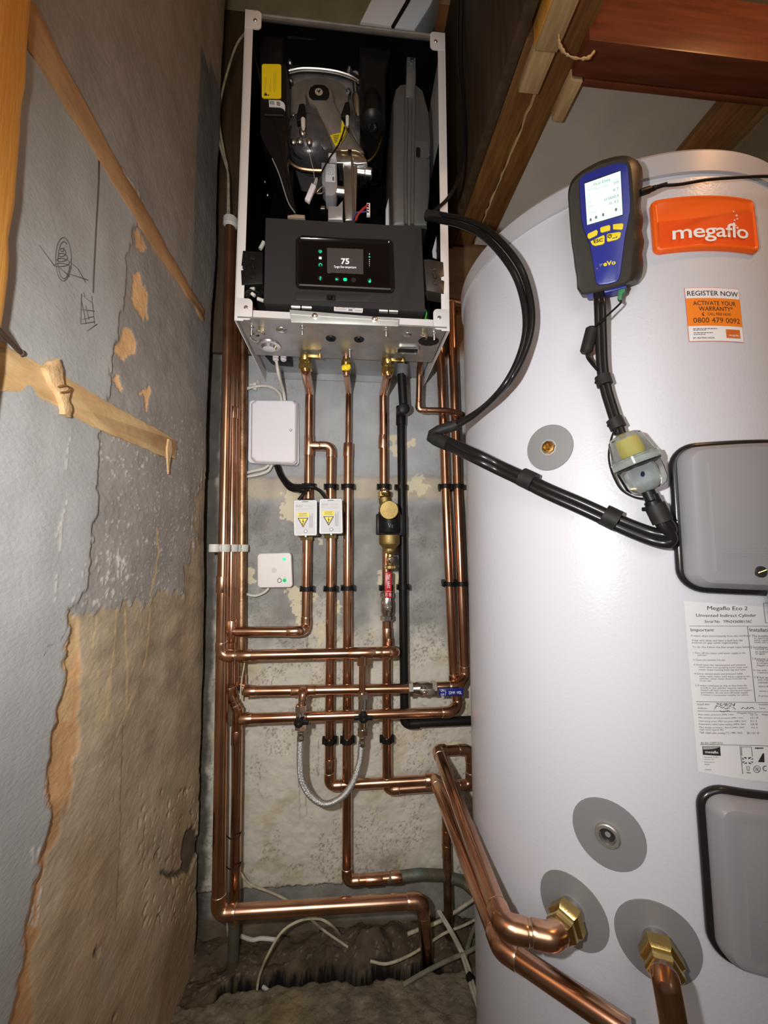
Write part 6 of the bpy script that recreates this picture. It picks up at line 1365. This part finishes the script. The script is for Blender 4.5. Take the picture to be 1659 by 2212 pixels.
# blanking discs and bosses
def disc_on_tank(nm, pxc, r, m, parent, h=.0015, ncol=20):
    s0, z0 = TSZ(*pxc); g_ = M(); tops, bots, t2, b2 = [], [], [], []
    for i in range(ncol + 1):
        a = math.pi * i / ncol; x = -r * math.cos(a); y = r * math.sin(a)
        tops.append(g_.b.verts.new(TM(s0 + x, z0 + y, h))); bots.append(g_.b.verts.new(TM(s0 + x, z0 - y, h)))
        t2.append(g_.b.verts.new(TM(s0 + x * 1.01, z0 + y * 1.01, 0))); b2.append(g_.b.verts.new(TM(s0 + x * 1.01, z0 - y * 1.01, 0)))
    for i in range(ncol):
        g_.b.faces.new((bots[i], bots[i + 1], tops[i + 1], tops[i])); g_.b.faces.new((tops[i], tops[i + 1], t2[i + 1], t2[i])); g_.b.faces.new((bots[i + 1], bots[i], b2[i], b2[i + 1]))
    bmesh.ops.remove_doubles(g_.b, verts=g_.b.verts[:], dist=1e-6)
    p = TM(s0, z0); n = Vector((p.x - TX, p.y - TY, 0)).normalized()
    return part(nm, g_, m, parent), p, n
d, p, n = disc_on_tank('grey_disc', (1186, 967), .0345, GREY_DISC, tank)
part('disc_collar', M().lathe(p, n, [(.001, .0125), (.0025, .012), (.0027, .0105), (.0015, .0100)], 28), mat('collar_grey', (.30, .30, .30), .4), d)
part('brass_plug', M().lathe(p, n, [(.001, .0100), (.005, .0095), (.0055, .0070), (.003, .0060), (.0032, .0045), (.0055, .0035), (.0055, 0)], 8), BRASS, d, 'brass plug')
d, p, n = disc_on_tank('grey_disc', (1313, 1801), .0420, GREY_DISC, tank)
part('socket_boss', M().lathe(p, n, [(.001, .0145), (.006, .0142), (.007, .0130), (.007, .0098), (.002, .0092), (-.004, .0088)], 32), mat('boss_steel', (.50, .49, .45), .35, .8), d, 'open threaded boss')
part('socket_bore', M().lathe(p, n, [(.0, .0090), (.0025, .0085), (.0026, .004), (.001, .003)], 24), mat('bore_dark', (.05, .05, .045), .4, .6), d)
dA, pA, nA = disc_on_tank('grey_disc', (1236, 1966), .0440, GREY_DISC, tank)
dB, pB, nB = disc_on_tank('grey_disc', (1420, 2034), .0450, GREY_DISC, tank)
for d, p, n in ((dA, pA, nA), (dB, pB, nB)):
    part('threaded_spigot', M().lathe(p, n, [(.0, .0165), (.022, .0165)], 28), CHROME, d)
def tank_union(label, p, n, r):
    t = thing('brass_union', label, 'union', p + n * .03 - Z_ * .02, 'brass unions on the tank')
    part('union_nut', M().lathe(p, n, [(.012, r * .9), (.0135, r), (.026, r), (.028, r * .92), (.030, r * .80)], 6, .4), BRASS, t)
    part('compression_nut', M().lathe(p, n, [(.029, r * .80), (.031, r * .86), (.040, r * .86), (.043, r * .78), (.046, r * .66)], 6, .4), BRASS, t)
    return t
tank_union('brass union on the left boss of the tank, feeding the elbowed pipe', pA, nA, .0225)
hang = smooth_path([pB + nB * .038, pB + nB * .056, pB + nB * .072 - Z_ * .006, PC(1437, 2112, TR + .086), PC(1446, 2160, TR + .089), PC(1456, 2215, TR + .087)], 8)
pipe_run('tank_pipe', 'copper pipe hanging from the lower right brass nut of the tank', [PC(1458, 2230, TR + .0865), PC(1470, 2330, TR + .085)], R28 * .94, pre=hang)
tank_union('brass union on the lower right boss of the tank, feeding the hanging pipe', pB, nB, .0225)
pipe_run('forward_pipe', 'thick copper pipe running forward beside the tank, the right one, elbowed to the left union', [PY(962, 1621, YV - .004), PY(946, 1622, YV - .008), PZ(1090, 2003, pA.z), PZ(1190, 2024, pA.z), pA + nA * .040], R28 * .96, rb=1.2)

# grey access covers with black rubber trim
def cover(label, tl, tr, br, bl, extra):
    q_ = Quad(tl, tr, br, bl, 'tank')
    c_ = part('access_cover', q_.rr(0.13, [(0.004, -.002), (0.004, .010), (.006, .020), (.012, .027), (.019, .0285), (.024, .0275), (.028, .0285)], ncol=28, n=8), GREY_COVER, tank, label)
    rim = q_.outline(0.14, 0.003, .0035, 8); part('rubber_trim', M().tube(rim, .0058, 12, closed=True), mat('trim_rubber', (.012, .011, .011), .25), c_)
    return q_, c_
q1, c1 = cover('upper grey access cover', (1445, 968), (1800, 962), (1790, 1281), (1464, 1272), 0)
s = q1.at(.0, .0); p = PC(1643, 1235, TR + .0285); n = Vector((p.x - TX, p.y - TY, 0)).normalized()
part('cover_screw', M().lathe(p, n, [(-.002, .0070), (.0015, .0066), (.002, .0050)], 20), mat('screw_black_chrome', (.10, .10, .10), .25, .8), c1)
rgt = Vector((-n.y, n.x, 0)); g = M(); g.tube([p + n * .0022 - rgt * .005 - Z_ * .0015, p + n * .0022 + rgt * .005 + Z_ * .002], .0009, 6); part('screw_slot', g, STEEL, c1)
bt = bmesh.new()
for body, a in [('CAUTION - ISOLATE', (1558, 1178, 1700, 1186)), ('BEFORE REMOVING', (1560, 1192, 1700, 1200))][:0]: pass
g = M()
for k, (y, x0) in enumerate([(1184, 1565), (1195, 1560), (1201, 1562)]):
    x = x0; rn = random.Random(k)
    while x < 1659: w = rn.uniform(5, 12); g.tube([PC(x, y, TR + .0285), PC(x + w, y, TR + .0285)], .0006, 4); x += w + 3
part('embossed_lines', g, GREY_COVER, c1)
gl_ = TM(*TSZ(1658, 1282), .012); part('cable_gland', M().lathe(gl_, (0, 0, -1), [(-.010, .011), (.003, .011), (.004, .0095), (.014, .0095)], 20), mat('gland_grey', (.28, .28, .28), .4), c1)
part('gland_nut', M().lathe(gl_, (0, 0, -1), [(.012, .0085), (.022, .0085)], 6), BLACK, c1)
q2, c2 = cover('lower grey access cover', (1502, 1687), (1860, 1690), (1850, 2062), (1530, 2052), 0)
g = M()
for k, (y, x0) in enumerate([(1989, 1640), (2000, 1638), (2006, 1642)]): g.tube([PC(x0, y, TR + .0285), PC(1700, y, TR + .0285)], .0006, 4)
part('embossed_lines', g, GREY_COVER, c2)

# ================================================================== flue gas analyser on the tank
AN = Vector((-.62, -.76, -.17)).normalized(); AO = PC(1308, 480, TR + .050)
def AP(x, y, h=0.0): return PN(x, y, AO + AN * h, AN)
def A8(x, y, h=0.0): return AP(*K(8, x, y), h)
ana = thing('gas_analyser', 'blue and black handheld gas analyser with a lit screen, fixed to the tank', 'analyser', AP(1310, 632, -.02))
out8 = [(265, 1175), (232, 1130), (228, 1040), (213, 960), (205, 880), (190, 790), (182, 700), (172, 560), (163, 430), (170, 370), (195, 310), (260, 250), (400, 175), (520, 140), (590, 132), (625, 150), (645, 200), (655, 300), (665, 430), (670, 560), (660, 700), (672, 780), (660, 860), (650, 920), (645, 1000), (640, 1060), (600, 1095), (420, 1145), (300, 1172)]
def resample(pts, n):
    P = pts + [pts[0]]; L = [0]
    for a, b in zip(P, P[1:]): L.append(L[-1] + math.hypot(b[0] - a[0], b[1] - a[1]))
    o_ = []; j = 0
    for k in range(n):
        d_ = L[-1] * k / n
        while L[j + 1] < d_: j += 1
        t_ = (d_ - L[j]) / max(L[j + 1] - L[j], 1e-9); o_.append((P[j][0] + (P[j + 1][0] - P[j][0]) * t_, P[j][1] + (P[j + 1][1] - P[j][1]) * t_))
    return o_
ol = resample(out8, 90); cx_, cy_ = 430, 640
base = [A8(x, y) for x, y in ol]; cen = A8(cx_, cy_)
sil8 = [(265, 1175), (232, 1130), (228, 1040), (213, 960), (205, 880), (190, 790), (182, 700), (172, 560), (163, 430), (170, 370), (195, 310), (260, 250), (400, 172), (520, 136), (620, 132), (690, 165), (720, 225), (724, 310), (712, 420), (706, 520), (728, 600), (712, 680), (734, 770), (716, 850), (728, 930), (722, 1000), (690, 1060), (640, 1082), (420, 1150), (300, 1174)]
base2 = [A8(x, y, -.020) for x, y in resample(sil8, 90)]
def ringA(f, h):
    k = min(1, max(0, -h / .014)); return [cen + ((b - cen) * (1 - k) + (c + AN * .020 - cen) * k) * f + AN * h for b, c in zip(base, base2)]
boot = M(); boot.loft([ringA(.95, -.034), ringA(.99, -.030), ringA(1.0, -.020), ringA(1.0, -.006), ringA(.985, -.001), ringA(.955, .001), ringA(.90, .0005)])
boot = part('rubber_boot', boot, mat('boot_rubber', (.028, .023, .019), .45, bump=.05, bscale=300), ana)
fc = [(245, 310), (255, 290), (300, 255), (400, 215), (520, 180), (590, 178), (610, 195), (620, 300), (630, 440), (628, 540), (612, 620), (600, 680), (590, 730), (575, 850), (556, 1000), (540, 1062), (460, 1085), (385, 1093), (372, 1080), (360, 1000), (345, 900), (325, 800), (310, 740), (290, 700), (272, 660), (258, 560), (250, 440)]
def A8poly(nm, pts, h, m, parent, th=.0012, bev=.0006):
    g_ = M(); g_.prism([A8(x, y, h) for x, y in pts], -AN * th, bev); return part(nm, g_, m, parent)
face = A8poly('blue_faceplate', resample(fc, 80), .0032, BLUE, ana, .004, .0016)
A8poly('screen_surround', [(278, 318), (560, 228), (580, 572), (300, 655)], .0036, BLUE, face, .001, .0003)
part('screen_frame', M().prism([A8(x, y, .0038) for x, y in [(282, 325), (557, 233), (575, 572), (302, 650)]], -AN * .0006), mat('frame_dark', (.02, .02, .05), .3), face)
AQ = Quad(K(8, 287, 335), K(8, 555, 240), K(8, 571, 566), K(8, 306, 644), lambda x, y: AP(x, y, .0042))
scr = part('lit_screen', AQ.sheet(0, 2, 2), LCD, face, 'pale green lit screen')
LCI = mat('screen_ink', (.16, .24, .20), .5); bt = bmesh.new()
for body, r in [('Flue Data', (.26, .865, .72, .925)), ('20', (.80, .745, .93, .80)), ('8.7', (.78, .585, .93, .645)), ('0.0003', (.53, .43, .92, .49)), ('0.32', (.66, .31, .92, .365)), ('CO', (.07, .64, .16, .67)), ('CO2', (.07, .50, .18, .54)), ('Ratio', (.07, .40, .23, .43)), ('Pressure', (.05, .25, .30, .275)), ('Natural gas', (.26, .765, .66, .79)), ('10:36:31', (.07, .80, .32, .825)), ('25-Sep-2024', (.52, .83, .90, .85))]:
    text_bm(body, AQ.sub(*r, .0004), target=bt)
g = M(); g.b = bt
for u, v in [(.08, .06), (.24, .08), (.44, .09), (.80, .12)]: g.prism([AQ.at(u, v, .0004), AQ.at(u + .06, v, .0004), AQ.at(u + .06, v + .05, .0004), AQ.at(u + .03, v + .08, .0004), AQ.at(u, v + .05, .0004)], AN * .0001)
part('screen_lettering', g, LCI, scr, sharp=None)
for pl in [[(306, 725), (312, 708), (375, 678), (386, 690), (380, 718), (322, 746), (312, 742)], [(402, 670), (408, 660), (470, 642), (480, 650), (478, 682), (416, 700), (404, 694)], [(497, 646), (502, 637), (568, 630), (578, 638), (572, 672), (560, 677), (500, 675)]]:
    A8poly('soft_key', pl, .0050, YELLOW_BTN, face, .002, .0006)
e1 = A8poly('escape_key', [(330, 766), (428, 718), (437, 726), (436, 775), (420, 788), (366, 798), (345, 792)], .0050, YELLOW_BTN, face, .002, .0006)
e2 = A8poly('enter_key', [(452, 718), (460, 708), (545, 695), (560, 700), (552, 735), (528, 752), (460, 768), (453, 762)], .0050, YELLOW_BTN, face, .002, .0006)
eq = Quad(K(8, 352, 756), K(8, 424, 742), K(8, 426, 766), K(8, 356, 782), lambda x, y: AP(x, y, .0053)); text('key_lettering', 'ESC', lambda u, v: eq.at(u, v), INK, e1, bold=.03)
g = M(); g.tube([A8(474 + 13 * math.cos(R_(a)), 727 + 14 * math.sin(R_(a)), .0053) for a in range(-60, 241, 20)], .0005, 5); g.tube([A8(474, 713, .0053), A8(475, 728, .0053)], .0005, 5); g.tube([A8(*p_, .0053) for p_ in [(527, 728), (528, 738), (495, 744)]], .0005, 5); part('key_symbol', g, INK, e2)
eq = Quad(K(8, 428, 918), K(8, 518, 905), K(8, 520, 938), K(8, 428, 955), lambda x, y: AP(x, y, .0036)); text('face_lettering', 'eVo', lambda u, v: eq.at(u, v), YELLOW, face, bold=.03)
g = M(); [g.tube([A8(395 + i * 3, 940 + i * 8, .0035), A8(425 - i * 6, 934 + i * 8, .0035)], .0004, 5) for i in range(4)]; part('swoosh_mark', g, mat('swoosh_grey', (.12, .15, .35), .4), face)
part('face_rivet', M().lathe(A8(380, 972, .0034), AN, [(0, .0012), (.0006, .0009)], 10), STEEL, face)
part('base_slot', M().prism([A8(x, y, -.004) for x, y in [(295, 1150), (420, 1128), (580, 1090), (600, 1100), (600, 1110), (430, 1152), (300, 1172)]], -AN * .02, .001), BLUE, ana)
gp = M(); gp.prism([A8(x, y, -.006) for x, y in [(540, 1100), (590, 1090), (592, 1140), (570, 1160), (562, 1215), (532, 1195)]], -AN * .010, .001); gp = solo('green_plug', gp, GREEN_PL, 'green sensor plug in the foot of the gas analyser', 'plug')

# cables and hoses of the analyser
def PT(x, y, h): return PC(x, y, TR + h)
def N3(pts): return [A8(*p[:2], p[2]) if len(p) == 3 else p for p in pts]
pc = thing('power_cable', 'black charging cable running right from the gas analyser over the tank top', 'cable', PT(1500, 396, .03))
part('plug', M().lathe(PT(1384, 416, .045), PT(1412, 407, .04) - PT(1384, 416, .045), [(-.002, .0045), (.012, .0045), (.014, .0035), (.020, .0032)], 14), BLACK, pc)
g = M(); a = PT(1410, 407, .042); ax = (PT(1436, 399, .04) - a); g.lathe(a, ax, [v for k in range(7) for v in ((k * .0026, .0030 - k * .0001), (k * .0026 + .0013, .0024))], 12); part('strain_relief', g, BLACK, pc)
part('lead', M().tube(smooth_path([PT(1430, 401, .041), PT(1470, 398, .038), PT(1530, 388, .034), PT(1600, 383, .030), PT(1652, 381, .030), PT(1700, 384, .03)], 8), .0019, 10), BLACK, pc)
tw = thing('sample_hose', 'twin black hose hanging from the analyser foot to the clear water trap', 'hose', PT(1325, 930, .02))
hpath = [A8(392, 1140, -.008), PT(1296, 660, .036), PT(1298, 720, .03), PT(1301, 790, .026), PT(1309, 840, .024), PT(1324, 890, .024), PT(1340, 940, .026)]
for k, dx in enumerate((-5.5, 5.5)):
    pts = [A8(392 + dx * 3, 1140, -.008)] + [PT(x + dx, y, h) for x, y, h in [(1296, 660, .036), (1298, 720, .03), (1301, 790, .026), (1309, 840, .024), (1324, 890, .024), (1340, 938, .026)]]
    part('tube', M().tube(smooth_path(pts, 8), .0044, 14), HOSE, tw)
for x, y, dx, dy in [(1304, 822, 3, 10), (1331, 915, 5, 10)]:
    a, b = PT(x - dx, y - dy, .024), PT(x + dx, y + dy, .024); part('sleeve', M().tube([a, b], .0098, 16, flat=(1, 1)), RUBBER, tw); q_ = PT(x - 14, y + 4, .026); part('tie_tail', M().box(q_, (.006, .004, .004), bev=.001), BLACK, tw)
sl = thing('sensor_lead', 'thin lead with a black ferrite bead from the green plug along the hose', 'cable', PT(1330, 1060, .02))
for k, pl in enumerate([[(552, 1205, -.01)], ]):
    p0 = [A8(555, 1208, -.010)] + [PT(x, y, h) for x, y, h in [(1340, 655, .035), (1318, 676, .040), (1298, 694, .045), (1284, 706, .038)]]
    part('lead', M().tube(smooth_path(p0, 8), .0013, 8), BLACK, sl)
part('ferrite_bead', M().lathe(PT(1280, 707, .032), PT(1267, 757, .030) - PT(1280, 707, .032), [(0, .006), (.002, .0082), (.032, .0082), (.035, .006)], 20), RUBBER, sl)
for dx in (-3, 2):
    part('lead', M().tube(smooth_path([PT(1269 + dx, 757, .030), PT(1271 + dx, 772, .028), PT(1280 + dx, 785, .03), PT(1290, 800, .034)], 8), .0013, 8), BLACK, sl)
part('lead', M().tube(smooth_path([PT(1329, 925, .034), PT(1320, 950, .03), PT(1315, 985, .024), PT(1322, 1020, .020), PT(1340, 1055, .018), PT(1365, 1072, .018), PT(1392, 1078, .024)], 8), .0013, 8), BLACK, sl)
# clear water trap
c0, c1_ = PT(1345, 938, .034), PT(1405, 1062, .030); ax = (c1_ - c0); L0 = ax.length; ax.normalize()
wt = thing('water_trap', 'clear ribbed water trap with a yellow filter, leaning on the tank', 'filter', c1_)
def trap(nm, prof, m, rib=0.0, seg=40):
    g_ = M(); u = ax.orthogonal().normalized(); v = ax.cross(u)
    g_.loft([[c0 + ax * (d_ * L0) + (u * math.cos(a) + v * math.sin(a)) * (r + rb_ * math.cos(a * 10)) for a in [2 * math.pi * k / seg for k in range(seg)]] for d_, r, rb_ in prof]); return part(nm, g_, m, wt)
trap('upper_shell', [(0.0, .009, 0), (.03, .016, 0), (.07, .0195, .0004), (.36, .0240, .0006), (.40, .0255, 0), (.44, .0255, 0)], TRAP, seg=80)
trap('coupling_ring', [(.40, .0262, 0), (.41, .0275, 0), (.52, .0275, 0), (.54, .0262, 0)], mat('ring_clear', (.78, .88, .84), .12, trans=.85, ior=1.25))
trap('seal_ring', [(.535, .0262, 0), (.545, .0270, 0), (.556, .0262, 0)], BLACK)
trap('lower_bowl', [(.54, .0258, 0), (.60, .0255, .0007), (.86, .0235, .0007), (.93, .0205, .0004), (.97, .0150, 0), (.985, .007, 0)], TRAP, seg=80)
trap('yellow_filter', [(.10, .0095, 0), (.12, .0105, 0), (.36, .0115, 0), (.40, .010, 0)], mat('filter_yellow', (.78, .72, .22), .6))
trap('inner_bowl', [(.58, .0130, 0), (.64, .0155, .0004), (.84, .0145, .0004), (.90, .010, 0), (.95, .005, 0)], glassmat('clear_inner', (.93, .98, .97), .04), seg=80)
part('float_mark', M().ball(c0 + ax * L0 * .73 - Vector((.01, .012, 0)), .0022, (1, 1, 1.6), 10), mat('navy_bead', (.02, .02, .07), .4), wt)
# hose from the trap to the probe
ph = thing('probe_hose', 'thick black twin hose from the trap, folded by the risers, looping to the boiler', 'hose', PT(1440, 1168, .03))
part('spigot', M().lathe(PT(1398, 1058, .030), PT(1410, 1085, .03) - PT(1398, 1058, .030), [(0, .0075), (.014, .0075), (.016, .0095), (.024, .0095)], 18), BLACK, ph)
def tpath(L_): return [PT(*a) if len(a) == 3 and a[2] < .2 else a for a in L_]
seg1 = [PT(1408, 1078, .030), PT(1420, 1106, .030), PT(1434, 1130, .030), PT(1446, 1146, .028), PT(1448, 1158, .026), PT(1436, 1164, .026), PT(1400, 1156, .020), PT(1340, 1132, .017), PT(1260, 1095, .018), PT(1180, 1060, .024)]
pA1 = smooth_path(seg1 + [PT(1120, 1030, .030), PT(1075, 1009, .040), PY(1030, 987, -.43), PY(985, 966, -.385), PY(952, 952, -.36), PY(934, 943, -.35)], 8)
for dz in (-.0052, .0052):
    part('tube', M().tube([p_ + Z_ * dz for p_ in pA1], .0072, 16), HOSE, ph)
pB1 = smooth_path([PY(934, 943, -.350), PY(945, 932, -.350), PY(985, 918, -.365), PY(1035, 888, -.40), PT(1092, 832, .055), PT(1130, 760, .045), PT(1143, 690, .042), PT(1130, 615, .045), PT(1100, 557, .055), PY(1050, 505, -.43), PY(1000, 481, -.38), PY(960, 472, -.34), PY(926, 466, -.312)], 8)
for d_ in (Vector((-.0040, .002, -.0036)), Vector((.0040, -.002, .0036))):
    part('tube', M().tube([p_ + d_ for p_ in pB1], .0050, 14), HOSE, ph)
for a, b in [((1127, 1030), (1154, 1043)), ((1303, 1111), (1334, 1126))]:
    part('sleeve', M().tube([PT(*a, .019 if a[0] > 1200 else .029), PT(*b, .018 if a[0] > 1200 else .026)], .0142, 20), RUBBER, ph)
part('sleeve', M().tube([PY(988, 917, -.366), PY(948, 930, -.350), PY(936, 938, -.349), PY(934, 945, -.350), PY(944, 950, -.354), PY(970, 960, -.372)], [.0098, .0098, .0104, .0112, .0118, .0122], 20), RUBBER, ph)
part('sleeve', M().tube([PT(1413, 1090, .030), PT(1432, 1128, .030)], .0115, 18), RUBBER, ph)
part('sleeve', M().tube([PY(922, 465, -.310), PY(962, 472, -.331)], .0098, 18), RUBBER, ph)
part('tie_tail', M().box(PT(1394, 1100, .030), (.007, .005, .005), bev=.001), BLACK, ph)
tl = thing('trailing_lead', 'pair of thin dark leads hanging from the top past the right edge of the boiler', 'cable', PY(925, 466, -.30))
for dx in (0, 9):
    part('lead', M().tube(smooth_path([PY(992 + dx, -40, -.20), PY(990 + dx * .9, 60, -.21), PY(990 + dx * .8, 140, -.22), PY(999 + dx * .4, 230, -.24), PY(1000 + dx * .3, 310, -.26), PY(990 + dx * .3, 380, -.28), PY(968 + dx * .4, 425, -.295), PY(940 + dx * .4, 452, -.303), PY(924, 463, -.308)], 8), .0021, 10), HOSE, tl)
